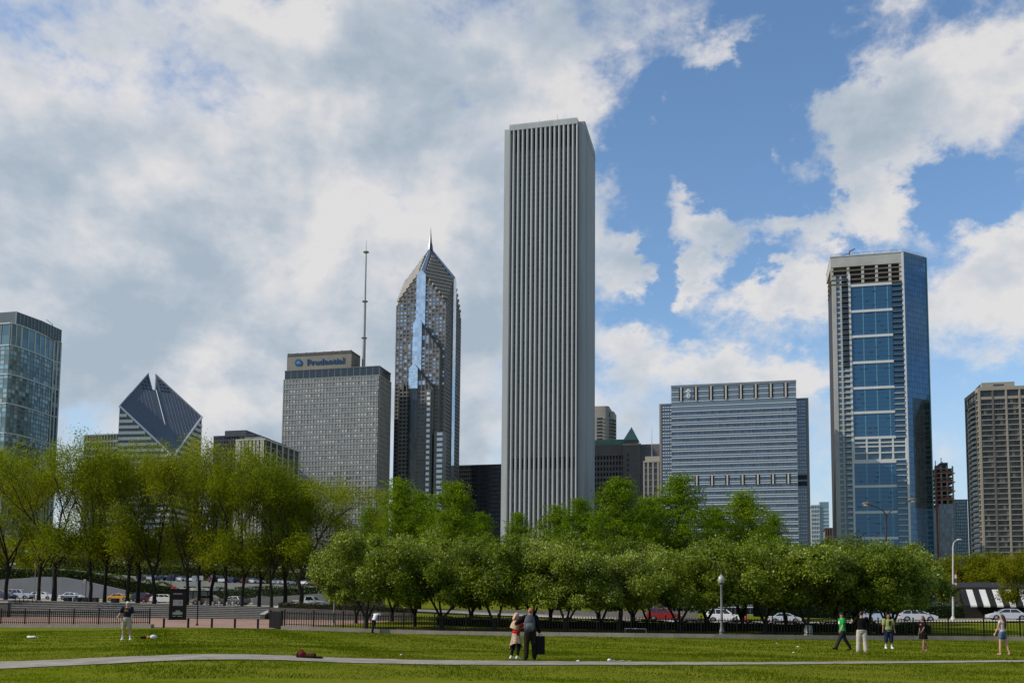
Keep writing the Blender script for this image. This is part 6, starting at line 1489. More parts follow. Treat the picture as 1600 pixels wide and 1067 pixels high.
# black map kiosk on the plaza
D = 108.0; c = atd(276.5, 968, D); zb = plaza_z(c.x, c.y)+.03; tz = atd(276.5, 921, D).z
T = thing('map_kiosk', 'tall black map kiosk board standing on the brick plaza', 'kiosk', (c.x, c.y, zb))
xd = Vector((math.cos(BETA*.9), math.sin(BETA*.9))); nd = (xd.y, -xd.x); hw = 13.3*D/1504; P = (c.x, c.y)
ms = MB(); ms.obox(P, xd, nd, -hw, hw, -.22, 0, zb+.05, tz); ms.build('kiosk_slab', M_BLACKP, T)
MB().obox(P, xd, nd, -hw-.12, hw+.12, -.32, .1, zb-.1, zb+.08).build('kiosk_foot', M_BLACKP, T)
MB().obox(P, xd, nd, -hw*1.02, hw*1.02, -.25, .03, tz, tz+.12).build('kiosk_cap', M_BLACKP, T)
K = tz-zb
for k in range(9):
    a = -.52*hw+k*.115*hw; MB().obox(P, xd, nd, a, a+.085*hw*(1 if k % 3 else .8), 0, .01, zb+K*.852, zb+K*.882).build('heading_letter', surf('kiosk_letter', (.26, .26, .25), .7, .1, 5), T)
mp_ = MB().obox(P, xd, nd, -.55*hw, .62*hw, 0, .012, zb+K*.47, zb+K*.67).build('map_panel', surf('map_paper', (.17, .18, .16), .7, .35, 2.5), T)
MB().obox(P, xd, nd, -.55*hw, .62*hw, 0, .012, zb+K*.17, zb+K*.26).build('picture_panel', surf('kiosk_picture', (.15, .17, .14), .7, .5, 3), T)
MB().obox(P, xd, nd, -.2*hw, .35*hw, 0, .012, zb+K*.263, zb+K*.315).build('picture_panel', MATS['kiosk_picture'], T)
for (a0, a1) in ((-.55, -.2), (0, .6)): MB().obox(P, xd, nd, a0*hw, a1*hw, 0, .01, zb+K*.115, zb+K*.13).build('caption_line', MATS['kiosk_letter'], T)
# bollards
for i, px in enumerate((256, 294, 331, 367, 403, 441)):
    if i == 5: continue
    p = atz(px, 980, .3); u = p.x*.0+atd(px, 980, 80).x; u = [-46.2, -44.1, -42.05, -40.1, -38.2][i]; v = kv(u)+.35
    d_ = ray(px, 975); t = (kv(-42)+.35)/d_.y; u = d_.x*t; v = d_.y*t; zz = plaza_z(u, v)+.03
    T = thing('bollard', 'short black bollard at the front edge of the brick plaza', 'bollard', (u, v, zz), group='bollards along the plaza edge', local=True)
    MB().lathe([(.085, -.1), (.085, .62), (.10, .63), (.10, .68)], seg=10).build('post', M_BLACKP, T, smooth=True); MB().lathe([(.075, .68), (.06, .73), (.02, .76)], seg=10).build('cap', M_BLACKP, T, smooth=True)
for px in (311, 322, 333, 343, 355, 364):
    d_ = ray(px, 945); t = 109.5/d_.y; u, v = d_.x*t, d_.y*t
    T = thing('stone_bollard', 'small pale concrete bollard at the top of the stone steps', 'bollard', (u, v, H(u, v)+.03), group='pale bollards above the steps', local=True)
    MB().lathe([(.17, -.05), (.16, .42), (.13, .5)], seg=10).build('post', M_GALV, T, smooth=True); MB().lathe([(.13, .5), (.09, .56), (.02, .58)], seg=10).build('cap', M_GALV, T, smooth=True)
# bicycle racks
for px in (27, 40, 54):
    p = atd(px, 938, 124); zz = H(p.x, p.y)+.03
    T = thing('bicycle_rack', 'black hoop bicycle rack on the terrace behind the short fence', 'bicycle rack', (p.x, p.y, zz), group='hoop racks on the terrace', local=True)
    MB().tube([(-.33, 0, -.05), (-.33, 0, .75)]+[(-.33*math.cos(t), 0, .75+.33*math.sin(t)) for t in [math.pi*i/8 for i in range(1, 8)]]+[(.33, 0, .75), (.33, 0, -.05)], .04, 6).build('hoop', M_BLACKP, T, smooth=True)
    for s in (-1, 1): MB().box(s*.33-.09, s*.33+.09, -.09, .09, 0, .03).build('foot_plate', M_BLACKP, T)
# stone seats along the terrace edge
for px in (106, 121, 135, 148, 180):
    p = atd(px, 938, 128); zz = H(p.x, p.y)+.03
    T = thing('stone_planter_box', 'dark square planter box standing along the terrace edge', 'planter', (p.x, p.y, zz), group='dark planter boxes on the terrace', local=True)
    MB().box(-.38, .38, -.38, .38, 0, .52).build('box_body', M_STONE, T); MB().box(-.43, .43, -.43, .43, .52, .6).build('box_rim', M_STONE, T)
# bus shelter
D = 150; p, q = atd(279, 924, D), atd(335, 925, D); zb = H(p.x, p.y)
T = thing('bus_shelter', 'long bus shelter with a flat white roof beyond the map kiosk', 'shelter', (p.x, p.y, zb))
zr = atd(300, 920, D).z
MB().box(p.x, q.x, p.y, p.y+2, zr-.22, zr+.18).build('shelter_roof', surf('shelter_white', (.50, .51, .51), .6, .06, 2), T)
for i in range(5): x = p.x+.2+(q.x-p.x-.4)*i/4; MB().box(x-.06, x+.06, p.y+1.7, p.y+1.82, zb-.1, zr-.22).build('shelter_post', M_BLACKP, T)
MB().box(p.x+.3, q.x-.3, p.y+1.74, p.y+1.77, zb+.4, zr-.4).build('shelter_glass', glazing('shelter_glass_dark', (.06, .07, .07), .08, .2, .6, .1), T)
# low white rail behind the fence, wrapped trunk guard, hydrant, cones
p = atd(993, 986, 77.5); zb = H(p.x, p.y)
T = thing('low_rail', 'low pale metal rail on the grass behind the fence', 'rail', (p.x, p.y, zb), local=True)
for s in (-.82, .82): MB().tube([(s, 0, -.1), (s, 0, .5)], .045, 8).build('rail_post', M_GALV, T)
MB().tube([(-.86, 0, .47), (.86, 0, .47)], .03, 8).build('rail_bar', M_GALV, T)
g = atd(1263, 985, 79); T = thing('trunk_guard', 'pale wrapped guard around a trunk foot behind the green-shirted man', 'tree guard', (g.x, g.y, H(g.x, g.y)), local=True)
MB().lathe([(.34, -.1), (.33, .5), (.30, .86)], seg=12).build('guard_sleeve', surf('guard_wrap', (.36, .34, .30), .8, .15, 3, stretch=(1, 1, .2)), T, smooth=True); MB().lathe([(.345, .4), (.345, .46)], seg=12).build('guard_band', M_POLE, T)
def cone_(px, py, D, label):
    p = atd(px, py, D); T = thing('traffic_cone', label, 'cone', (p.x, p.y, H(p.x, p.y)+.04), local=True)
    MB().lathe([(.20, .03), (.03, .75)], seg=10).build('cone_body', surf('cone_orange', (.55, .07, .02), .6, .1, 3), T); MB().box(-.26, .26, -.26, .26, 0, .03).build('cone_base', MATS['cone_orange'], T)
    MB().lathe([(.145, .30), (.105, .45)], seg=10).build('cone_band', M_SIGNW, T)
cone_(574, 942, 152, 'orange traffic cone on the far side of the street under the round trees')
cone_(632, 952, 152, 'orange traffic cone by the tan retaining wall')
p = atd(1165, 968, 121); T = thing('fire_hydrant', 'red fire hydrant on the pavement behind the round trees', 'hydrant', (p.x, p.y, H(p.x, p.y)+.13), local=True)
hr = surf('hydrant_red', (.36, .03, .02), .5, .1, 3); MB().lathe([(.18, 0), (.18, .05), (.11, .08), (.11, .6), (.13, .62), (.10, .75), (.03, .82)], seg=10).build('hydrant_body', hr, T, smooth=True)
MB().tube([(-.2, 0, .48), (.2, 0, .48)], .055, 8).build('hydrant_outlet', hr, T)
# ------------------------------------------------------------------ people
def remesh(parts_mb, name, mats, voxel, smooth=6, sel=None):
    """fuse overlapping rounded pieces into one continuous skin"""
    me = bpy.data.meshes.new(name+'_raw'); me.from_pydata(parts_mb.v, [], parts_mb.f)
    o = bpy.data.objects.new('tmp', me); COL.objects.link(o)
    m = o.modifiers.new('r', 'REMESH'); m.mode = 'VOXEL'; m.voxel_size = voxel
    if smooth: sm = o.modifiers.new('s', 'SMOOTH'); sm.factor = .5; sm.iterations = smooth
    dg = bpy.context.evaluated_depsgraph_get(); out = bpy.data.meshes.new_from_object(o.evaluated_get(dg)); out.name = name
    bpy.data.objects.remove(o); bpy.data.meshes.remove(me)
    out.materials.clear()
    for q in mats: out.materials.append(q)
    out.polygons.foreach_set('use_smooth', [True]*len(out.polygons)); out.update(); return out
def etube(b, pts, rx, ry, side, seg=14):
    pts = [Vector(p) for p in pts]; k = len(pts); vs = []; side = Vector(side)
    for i, p in enumerate(pts):
        t = (pts[min(i+1, k-1)]-pts[max(i-1, 0)]).normalized(); s = (side-t*side.dot(t)).normalized(); f = t.cross(s)
        for j in range(seg): a = 2*math.pi*j/seg; vs.append(p+s*math.cos(a)*rx[i]+f*math.sin(a)*ry[i])
    b.add(vs, [(i*seg+j, i*seg+(j+1) % seg, (i+1)*seg+(j+1) % seg, (i+1)*seg+j) for i in range(k-1) for j in range(seg)]+[tuple(range(seg-1, -1, -1)), tuple(range((k-1)*seg, k*seg))])
def cap(b, p, r): b.ell(p, (r, r, r), 10, 6)
def limb(b, pts, rr, seg=12):
    b.tube(pts, rr, seg)
    for p, r in zip(pts, rr): cap(b, p, r*.98)
SKIN = surf('skin_fair', (.42, .24, .16), .55, .06, 6); SKIND = surf('skin_tan', (.26, .13, .08), .55, .06, 6)
CL = lambda n, c, v=.15, sc=9: surf('cloth_'+n, c, .95, v, sc, bump=.25, spec=.02)
def person(label, foot, Ht, rz_, pose, wear, hair, skin=SKIN, female=False, name='person'):
    """pose: lean, turn, legs {L,R: (forward, out, knee)}, arms {L,R: (forward, out, elbow)}, head (yaw, nod); built facing +y"""
    S = Ht/1.75; V3 = Vector
    T = thing(name, label, 'person', foot, rz_, local=True); T.scale = (S, S, S)
    hipz = .93; lean = R(pose.get('lean', 0)); side = R(pose.get('side', 0))
    hipw, shw = (.095, .175) if female else (.09, .20)
    def dirv(f, o, sx): return V3((sx*math.sin(o), math.sin(f)*math.cos(o), -math.cos(f)*math.cos(o)))
    J = {}
    pel = V3((0, 0, hipz))
    axis = V3((math.sin(side), math.sin(lean), math.cos(lean))).normalized()
    J['waist'] = pel+axis*.17; J['chest'] = pel+axis*.38; J['neck'] = pel+axis*.55; J['headc'] = J['neck']+(axis*.6+V3((0, 0, .4))).normalized()*.155
    feet = []
    for s, sx in (('L', -1), ('R', 1)):
        f, o, kn = (R(q) for q in pose['legs'][s]); h = pel+V3((sx*hipw, 0, -.03)); d = dirv(f, o, sx); k = h+d*.43
        d2 = dirv(f-kn, o*.6, sx); a = k+d2*.42; tilt = max(-.9, min(.5, (f-kn)*.9)); td = V3((sx*.12, math.cos(tilt), math.sin(tilt)-.12)).normalized()
        J['hip'+s], J['knee'+s], J['ank'+s], J['toe'+s] = h, k, a, a+td*.17+V3((0, 0, -.045)); feet.append(min(a.z-.075, J['toe'+s].z-.03))
        J['heel'+s] = a+V3((0, -.05, -.05))
    arm_ax = V3((1, 0, 0))
    for s, sx in (('L', -1), ('R', 1)):
        f, o, e = (R(q) for q in pose['arms'][s][:3]); sh = J['neck']+V3((sx*shw, 0, 0))-axis*.045; d = dirv(f+lean*.3, o, sx); el_ = sh+d*.285
        inw = R(pose['arms'][s][3]) if len(pose['arms'][s]) > 3 else 0
        d2 = dirv(f+e+lean*.3, o-inw, sx); w = el_+d2*.25; J['sh'+s], J['el'+s], J['wr'+s], J['hd'+s] = sh, el_, w, d2
    dz = -min(feet)
    for k in J: J[k] = J[k]+V3((0, 0, dz))
    pel = pel+V3((0, 0, dz))
    fwd = V3((0, 1, 0)); g = .93 if female else 1.0
    # one continuous body
    b = MB()
    etube(b, [pel-axis*.08, pel, J['waist'], J['chest'], J['neck']-axis*.05, J['neck']+axis*.0], [.14, .165*(1.03 if female else 1), .135*g, .165*g, .15*g, .06], [.10, .115, .095, .115*g, .09, .05], (1, 0, 0))
    limb(b, [J['neck']-axis*.03, J['neck']+(J['headc']-J['neck'])*.5], [.055*g, .05*g])
    yaw, nod = (R(q) for q in pose.get('head', (0, 0))); hc = J['headc']
    Rm = Matrix.Rotation(yaw, 3, 'Z') @ Matrix.Rotation(-nod, 3, 'X')
    hp = lambda x, y, z: hc+Rm @ V3((x, y, z))
    hb = MB(); hb.ell((0, 0, .015), (.074, .092, .105), 16, 12); hb.ell((0, .025, -.06), (.052, .058, .058), 12, 8); hb.ell((0, .092, -.012), (.014, .022, .024), 8, 6)
    for sx in (-1, 1): hb.ell((sx*.077, -.008, -.005), (.013, .022, .034), 8, 6)
    b.add([hp(*v) for v in hb.v], hb.f)
    for s in 'LR':
        limb(b, [J['hip'+s], J['hip'+s]*.5+J['knee'+s]*.5, J['knee'+s], J['knee'+s]*.6+J['ank'+s]*.4, J['ank'+s]], [.088, .075, .055, .057, .037])
        etube(b, [J['heel'+s], J['ank'+s]*.5+J['toe'+s]*.5-V3((0, 0, .025)), J['toe'+s]], [.034, .042, .034], [.036, .034, .018], (1, 0, 0), 10)
        limb(b, [J['sh'+s], J['sh'+s]*.5+J['el'+s]*.5, J['el'+s], J['el'+s]*.6+J['wr'+s]*.4, J['wr'+s]], [.052*g, .047*g, .038*g, .036*g, .026*g])
        # hand: palm, four curled fingers of unequal length, thumb off the side
        d = J['hd'+s].normalized(); sx = -1 if s == 'L' else 1
        pn = V3((-sx, 0, 0)); pn = (pn-d*pn.dot(d)); pn = pn.normalized() if pn.length > .1 else V3((0, 1, 0)); ac = d.cross(pn).normalized()      # ac: across the palm
        if ac.y < 0: ac = -ac
        W0 = J['wr'+s]; etube(b, [W0, W0+d*.045, W0+d*.09], [.024, .036, .037], [.018, .015, .013], ac, 10)
        for fi, ln in enumerate((.066, .078, .073, .056)):
            o_ = ac*(.028-.019*fi); p0 = W0+d*.085+o_; p1 = p0+d*ln*.55+pn*ln*.12; p2 = p1+d*ln*.38+pn*ln*.32; b.tube([p0, p1, p2], [.0095, .009, .0075], 6)
        p0 = W0+d*.03+ac*.03; p1 = p0+d*.03+ac*.03+pn*.01; b.tube([p0, p1, p1+d*.035+pn*.012], [.012, .011, .0085], 6)
    link('body', remesh(b, 'body', [skin], .011, 3), T)
    # face details
    fd = MB()
    for sx in (-1, 1): fd.add([hp(*v) for v in MB().ell((sx*.030, .079, .012), (.012, .008, .007), 8, 6).v], MB().ell((0, 0, 0), (1, 1, 1), 8, 6).f)
    fd.build('eyes', surf('eye_dark', (.02, .016, .014), .3, .1, 9), T, 'stuff')
    mo = MB(); q = MB().ell((0, .083, -.055), (.022, .008, .006), 8, 6); mo.add([hp(*v) for v in q.v], q.f); mo.build('mouth', surf('lip', (.22, .07, .06), .5, .1, 9), T)
    # clothes
    def shirt(mat, sleeve=.55, low=.0, puff=.018, flare=0.0, nm='shirt'):
        c = MB(); p = puff
        etube(c, [pel-axis*(.02+low), pel+axis*.06, J['waist'], J['chest'], J['neck']-axis*.055, J['neck']-axis*.01], [.165+p+flare, .165+p+flare*.5, .142*g+p, .168*g+p, .158*g+p, .062+p*.5], [.118+p+flare, .115+p, .10+p, .118*g+p, .095+p, .055+p*.5], (1, 0, 0), 16)
        for s in 'LR':
            if sleeve <= 0: continue
            e1 = J['sh'+s].lerp(J['el'+s], min(1, sleeve)); limb(c, [J['sh'+s], e1], [.062*g+p, .052*g+p*1.2])
            if sleeve > 1: limb(c, [J['el'+s], J['el'+s].lerp(J['wr'+s], min(.97, sleeve-1))], [.052*g+p*.7, .036+p])
        return link(nm, remesh(c, nm, [mat], .014, 4), T)
    def trousers(mat, length=1.93, puff=.02, nm='trousers', wide=1.0):
        c = MB(); p = puff
        etube(c, [pel-axis*.12, pel-axis*.02, pel+axis*.10], [.135+p, .165+p, .15+p], [.105+p, .118+p, .105+p], (1, 0, 0), 16)
        for s in 'LR':
            e1 = J['hip'+s].lerp(J['knee'+s], min(1, length)); limb(c, [J['hip'+s], J['hip'+s].lerp(e1, .5), e1], [.092+p, .084+p*wide, (.062+p*wide) if length > .9 else .088+p])
            if length > 1: limb(c, [J['knee'+s], J['knee'+s].lerp(J['ank'+s], length-1)], [.062+p*wide, .046+p*wide*1.3])
        return link(nm, remesh(c, nm, [mat], .014, 3), T)
    def skirt(mat, drop, flare, nm='skirt', skew=0.0, wl=.08):
        c = MB(); seg = 28; rings = 7; vs = []
        for i in range(rings):
            t = i/(rings-1.)
            for j in range(seg):
                a = 2*math.pi*j/seg; rx = .16+flare*t+.022*t*math.sin(a*7+1); ry = .125+flare*.9*t+.022*t*math.sin(a*7+1); dp = drop*(1+skew*math.cos(a-2.6))
                p = pel+axis*wl+V3((math.cos(a)*rx+skew*.12*t*math.cos(2.6), math.sin(a)*ry+(J['kneeL'].y+J['kneeR'].y)*.25*t, -dp*t)); vs.append(p)
        c.add(vs, [(i*seg+j, (i+1)*seg+j, (i+1)*seg+(j+1) % seg, i*seg+(j+1) % seg) for i in range(rings-1) for j in range(seg)])
        return link(nm, c.mesh(nm, mat, smooth='all'), T)
    def shoes(mat, sock=None):
        for s in 'LR':
            c = MB(); etube(c, [J['heel'+s]-V3((0, .02, 0)), J['ank'+s]*.5+J['toe'+s]*.5-V3((0, 0, .02)), J['toe'+s]+V3((0, .02, .0))], [.044, .052, .044], [.048, .046, .028], (1, 0, 0), 12); limb(c, [J['ank'+s]-V3((0, 0, .03)), J['ank'+s]+V3((0, 0, .02))], [.046, .045])
            sh = link('shoe', remesh(c, 'shoe', [mat], .012, 2), T)
            if sock: c = MB(); limb(c, [J['ank'+s], J['ank'+s].lerp(J['knee'+s], .3)], [.046, .050]); link('sock', remesh(c, 'sock', [sock], .014, 2), T)
    def hairdo(mat, length=0.0, big=1.0, bun=False):
        c = MB(); q = MB(); q.ell((0, -.012, .032), (.084*big, .098*big, .098*big), 16, 12)
        # keep the face free: push front-lower part back
        vv = [(x, y if not (y > .035 and z < .075) else .035, z if z > -.055 or y < .03 else -.055) for x, y, z in q.v]
        c.add([hp(*v) for v in vv], q.f)
        if length:
            a0, a1 = hp(0, -.07, .02), hp(0, -.105, -.08); pts = [a0, a1, a1+V3((0, -.03, -length*.5)), a1+V3((0, -.02, -length))]
            etube(c, pts, [.075, .085, .08, .035], [.05, .05, .04, .02], (1, 0, 0), 12)
        return link('hair', remesh(c, 'hair', [mat], .013, 2), T)
    def hat(mat, brim=.08, wide=False):
        q = MB(); q.ell((0, -.005, .07), (.086, .102, .062), 16, 8); c = MB(); c.add([hp(*v) for v in q.v], q.f)
        if wide: w_ = MB().lathe([(.15, .055), (.15, .067)], seg=16)
        else: w_ = MB().box(-.062, .062, .07, .165, .058, .07)
        c.add([hp(*v) for v in w_.v], w_.f); return link('cap', remesh(c, 'cap', [mat], .011, 1), T)
    api = dict(T=T, J=J, pel=pel, axis=axis, shirt=shirt, trousers=trousers, skirt=skirt, shoes=shoes, hair=hairdo, hat=hat, hp=hp, S=S)
    for k, a in wear: api[k](*a) if isinstance(a, tuple) else api[k](**a)
    return api
def chest_print(P, mat, w, h, dz=.0, back=False, y=.155, nm='shirt_print', x=0.0):
    c = P['J']['chest']+P['axis']*dz; s = -1 if back else 1; b = MB(); k = 6
    for i in range(k):
        x0, x1 = x-w/2+w*i/k, x-w/2+w*(i+1)/k; yy_ = lambda q: c.y+s*(y-1.6*q*q)
        b.add([(x0, yy_(x0), c.z-h/2), (x1, yy_(x1), c.z-h/2), (x1, yy_(x1), c.z+h/2), (x0, yy_(x0), c.z+h/2)], [(0, 1, 2, 3) if back else (3, 2, 1, 0)])
    b.build(nm, mat, P['T'])
def stand(px, py, z=None):
    p = atz(px, py, 0.0)
    for _ in range(6): p = atz(px, py, H(p.x, p.y))
    return (p.x, p.y, H(p.x, p.y)+.005)
HB, HD, HG = surf('hair_brown', (.035, .02, .012), .6, .2, 9), surf('hair_black', (.010, .008, .007), .5, .2, 9), surf('hair_ginger', (.26, .11, .045), .6, .2, 9)
BLOND = surf('hair_blond', (.42, .31, .17), .6, .2, 9)
ST = {'L': (2, 3, 2), 'R': (-2, 3, 2)}
AWAY, TOWARD, LEFT, RIGHT = BETA, BETA+math.pi, BETA+math.pi/2, BETA-math.pi/2
def hgt(px, yf, yh, foot): D = (Vector(foot)-EYE).dot(_fw); return (yf-yh)*D/FPX
# man in shorts by the plaza
f = stand(197, 1000.5)
P = person('man in a navy T-shirt, khaki shorts and white shoes standing near the plaza', f, 1.84, TOWARD+.15, dict(legs={'L': (3, 8, 4), 'R': (-2, 7, 3)}, arms={'R': (8, 24, 16), 'L': (4, 8, 14)}, head=(.35*57, 5)),
           [('shirt', dict(mat=CL('navy', (.018, .022, .035)), sleeve=.62, low=.04, puff=.024)), ('trousers', dict(mat=CL('khaki', (.36, .31, .22)), length=.92, puff=.035)), ('shoes', (CL('white', (.68, .70, .70)), CL('sockw', (.6, .6, .58)))), ('hair', dict(mat=HB)), ('hat', (CL('capwhite', (.55, .54, .50)),))], None)
chest_print(P, CL('orange', (.45, .16, .02)), .16, .09, .03)
# couple by the path
f = stand(806, 1030)
P = person('blonde woman in a red top and patterned beige skirt hugging the man with the backpack', f, 1.62, BETA-R(55), dict(legs={'L': (-6, 2, 6), 'R': (10, 2, 22)}, arms={'L': (38, 14, 70, 30), 'R': (30, 12, 75, 30)}, head=(-15, 8), lean=3),
           [('shirt', dict(mat=CL('red', (.42, .018, .015)), sleeve=.7, low=.02)), ('trousers', dict(mat=CL('legging', (.010, .010, .011)), length=1.9, puff=.006)), ('skirt', dict(mat=surf('patterned_skirt', (.50, .42, .30), .9, .1, 22, col2=(.20, .08, .05)), drop=.60, flare=.13, skew=.28)), ('shoes', (CL('shoewhite', (.66, .62, .56)),)), ('hair', dict(mat=BLOND, length=.10, big=1.12))], None, female=True)
sh_ = MB(); J = P['J']
etube(sh_, [J['neck']-P['axis']*.02, J['chest']+Vector((-.02, -.02, 0)), J['waist']+Vector((-.06, -.06, .02))], [.13, .215, .235], [.10, .165, .16], (1, 0, 0), 18); link('shawl', remesh(sh_, 'shawl', [CL('shawl', (.42, .30, .20), .3, 14)], .016, 4), P['T'])
bl = MB(); etube(bl, [P['pel']+P['axis']*.05, P['pel']+P['axis']*.10], [.19, .187], [.15, .147], (1, 0, 0), 18); bl.build('sash', CL('red2', (.42, .02, .018)), P['T'], smooth='all')
f = stand(828, 1031.5)
P = person('ginger-haired man in black with a grey backpack, seen from behind beside the path', f, 1.80, AWAY+.12, dict(legs={'L': (-4, 5, 5), 'R': (6, 7, 4)}, arms={'L': (20, 50, 55, 40), 'R': (-4, 14, 6)}, head=(28, -12)),
           [('shirt', dict(mat=CL('black', (.010, .010, .011)), sleeve=1.9, low=.06, puff=.03)), ('trousers', dict(mat=surf('camo_trousers', (.030, .024, .016), .95, .3, 9, col2=(.010, .009, .007), spec=.02), length=1.95, puff=.032)), ('shoes', (CL('shoeblack', (.012, .011, .010)),)), ('hair', dict(mat=HG))], None)
bp = thing('backpack', 'grey backpack worn by the ginger-haired man in black', 'backpack', f, AWAY+.12, local=True); bp.scale = P['T'].scale
J = P['J']; c = J['chest']
b = MB(); etube(b, [c+Vector((-.06, -.22, -.34)), c+Vector((-.06, -.25, -.24)), c+Vector((-.05, -.24, 0)), c+Vector((-.04, -.21, .14)), c+Vector((-.03, -.18, .19))], [.16, .20, .19, .15, .09], [.09, .125, .12, .10, .06], (1, 0, 0), 16); link('pack_body', remesh(b, 'pack_body', [CL('packgrey', (.075, .085, .09))], .015, 4), bp)
b = MB(); etube(b, [c+Vector((-.06, -.36, -.28)), c+Vector((-.06, -.375, -.18)), c+Vector((-.06, -.355, -.08))], [.12, .14, .12], [.03, .045, .03], (1, 0, 0), 14); link('front_pocket', remesh(b, 'front_pocket', [CL('packlight', (.13, .14, .145))], .014, 3), bp)
for sx in (-.13, .08): MB().tube([c+Vector((sx, -.16, .15)), c+Vector((sx, -.05, .22)), c+Vector((sx, .10, .17)), c+Vector((sx, .155, 0))], .022, 6).build('strap', CL('strapblack', (.012, .012, .012)), bp, smooth='all')
hd = J['wrR']+J['hdR'].normalized()*.09
cs = thing('portfolio_case', 'flat black portfolio case hanging from the hand of the ginger-haired man', 'case', f, AWAY+.12, local=True); cs.scale = P['T'].scale
b = MB(); b.box(hd.x-.13, hd.x+.16, hd.y-.05, hd.y+.05, max(.2, hd.z-.68), hd.z-.045); b.build('case_body', CL('caseblack', (.012, .012, .013)), cs)
MB().tube([hd+Vector((-.07, 0, -.06)), hd+Vector((-.05, 0, .0)), hd+Vector((.05, 0, .0)), hd+Vector((.07, 0, -.06))], .011, 6).build('case_handle', CL('caseblack2', (.02, .02, .02)), cs)
# green shirt, striding left
f = stand(1317, 1017)
P = person('man in a bright green T-shirt and dark cap striding across the grass', f, 1.80, LEFT+.1, dict(legs={'L': (28, 2, 3), 'R': (-24, 2, 10)}, arms={'L': (14, 8, 14), 'R': (-14, 8, 12)}, head=(-10, 10), lean=3),
           [('shirt', dict(mat=CL('green', (.012, .26, .05)), sleeve=.6, low=.05, puff=.026)), ('trousers', dict(mat=CL('darkjeans', (.022, .022, .026)), length=1.94, puff=.02)), ('shoes', (CL('brownshoe', (.05, .02, .015)),)), ('hair', dict(mat=HB)), ('hat', (CL('capdark', (.03, .035, .025)),))], None)
chest_print(P, CL('printwhite', (.6, .62, .52)), .14, .14, .0, y=.152)
# black shirt, seen from behind with raised arms
f = stand(1347, 1020)
P = person('man in a black T-shirt and khaki trousers with raised arms, seen from behind', f, 1.83, AWAY-.1, dict(legs={'L': (3, 5, 3), 'R': (-3, 5, 3)}, arms={'L': (30, 22, 95, 20), 'R': (58, 24, 70, 5)}, head=(8, 0)),
           [('shirt', dict(mat=CL('black3', (.010, .009, .009)), sleeve=.85, low=.05, puff=.032)), ('trousers', dict(mat=CL('khaki2', (.40, .35, .29)), length=1.96, puff=.035, wide=1.2)), ('shoes', (CL('tanshoe', (.30, .22, .15)),)), ('hair', dict(mat=HD))], None)
# olive shirt facing the camera
f = stand(1389, 1013.5)
P = person('man in an olive T-shirt, long denim shorts and white socks facing the lawn', f, 1.74, TOWARD-.05, dict(legs={'L': (2, 5, 3), 'R': (0, 5, 3)}, arms={'L': (2, 9, 12), 'R': (2, 12, 12)}, head=(12, 0)),
           [('shirt', dict(mat=CL('olive', (.24, .26, .09)), sleeve=.75, low=.06, puff=.034)), ('trousers', dict(mat=CL('denimdark', (.018, .028, .055)), length=1.28, puff=.036, wide=1.2)), ('shoes', (CL('white2', (.70, .70, .69)), CL('sockw2', (.66, .65, .62)))), ('hair', dict(mat=HD, big=.97))], None, SKIND)
chest_print(P, CL('printdark', (.02, .02, .018)), .10, .22, -.03, y=.162, x=-.03)
# girl in black dress walking left
f = stand(1443, 1018.5)
P = person('barefoot girl in a short black dress with a dark braid walking on the grass', f, 1.66, LEFT+.35, dict(legs={'L': (10, 2, 4), 'R': (-18, 2, 14)}, arms={'L': (26, 8, 18), 'R': (-4, 8, 10)}, head=(0, 0)),
           [('shirt', dict(mat=CL('dressblack', (.010, .009, .010)), sleeve=.75, low=.04, puff=.014)), ('skirt', dict(mat=CL('dressblack2', (.010, .009, .010)), drop=.40, flare=.065)), ('hair', dict(mat=HB, length=.20))], None, SKIND, True)
chest_print(P, CL('printcol', (.45, .12, .18)), .08, .07, .03, y=.14)
# girl in denim shorts, from behind
f = stand(1567, 1023.5)
P = person('barefoot girl with long dark hair, white tank top and denim shorts, seen from behind', f, 1.72, AWAY+.5, dict(legs={'L': (2, 5, 2), 'R': (-10, 7, 6)}, arms={'L': (12, 12, 12), 'R': (14, 6, 60, 20)}, head=(15, 0), lean=-2),
           [('shirt', dict(mat=CL('tank', (.56, .47, .45)), sleeve=.12, low=.0, puff=.010)), ('trousers', dict(mat=CL('denim', (.085, .12, .19)), length=.40, puff=.018)), ('hair', dict(mat=HB, length=.42, big=1.05))], None, SKIN, True)
# person leaning on the fence
f = stand(584, 988.5); f = (f[0], kv(f[0])-.35, H(f[0], kv(f[0])-.35)+.005)
P = person('person in a white shirt and black trousers bent forward leaning on the iron fence', f, 1.72, AWAY-.75, dict(legs={'L': (2, 4, 8), 'R': (-12, 3, 6)}, arms={'L': (40, 8, 20), 'R': (78, 18, 8)}, head=(0, 25), lean=24),
           [('shirt', dict(mat=CL('whiteshirt', (.62, .64, .70)), sleeve=.7, low=.0, puff=.028)), ('trousers', dict(mat=CL('blacktr', (.012, .012, .013)), length=1.95, puff=.024)), ('shoes', (CL('shoeblack2', (.012, .011, .010)),)), ('hair', dict(mat=HD))], None, SKIND)
b = MB(); etube(b, [P['pel']+P['axis']*.045, P['pel']+P['axis']*.10], [.192, .185], [.145, .135], (1, 0, 0), 16); b.build('belt', CL('beltred', (.16, .03, .02)), P['T'], smooth='all')

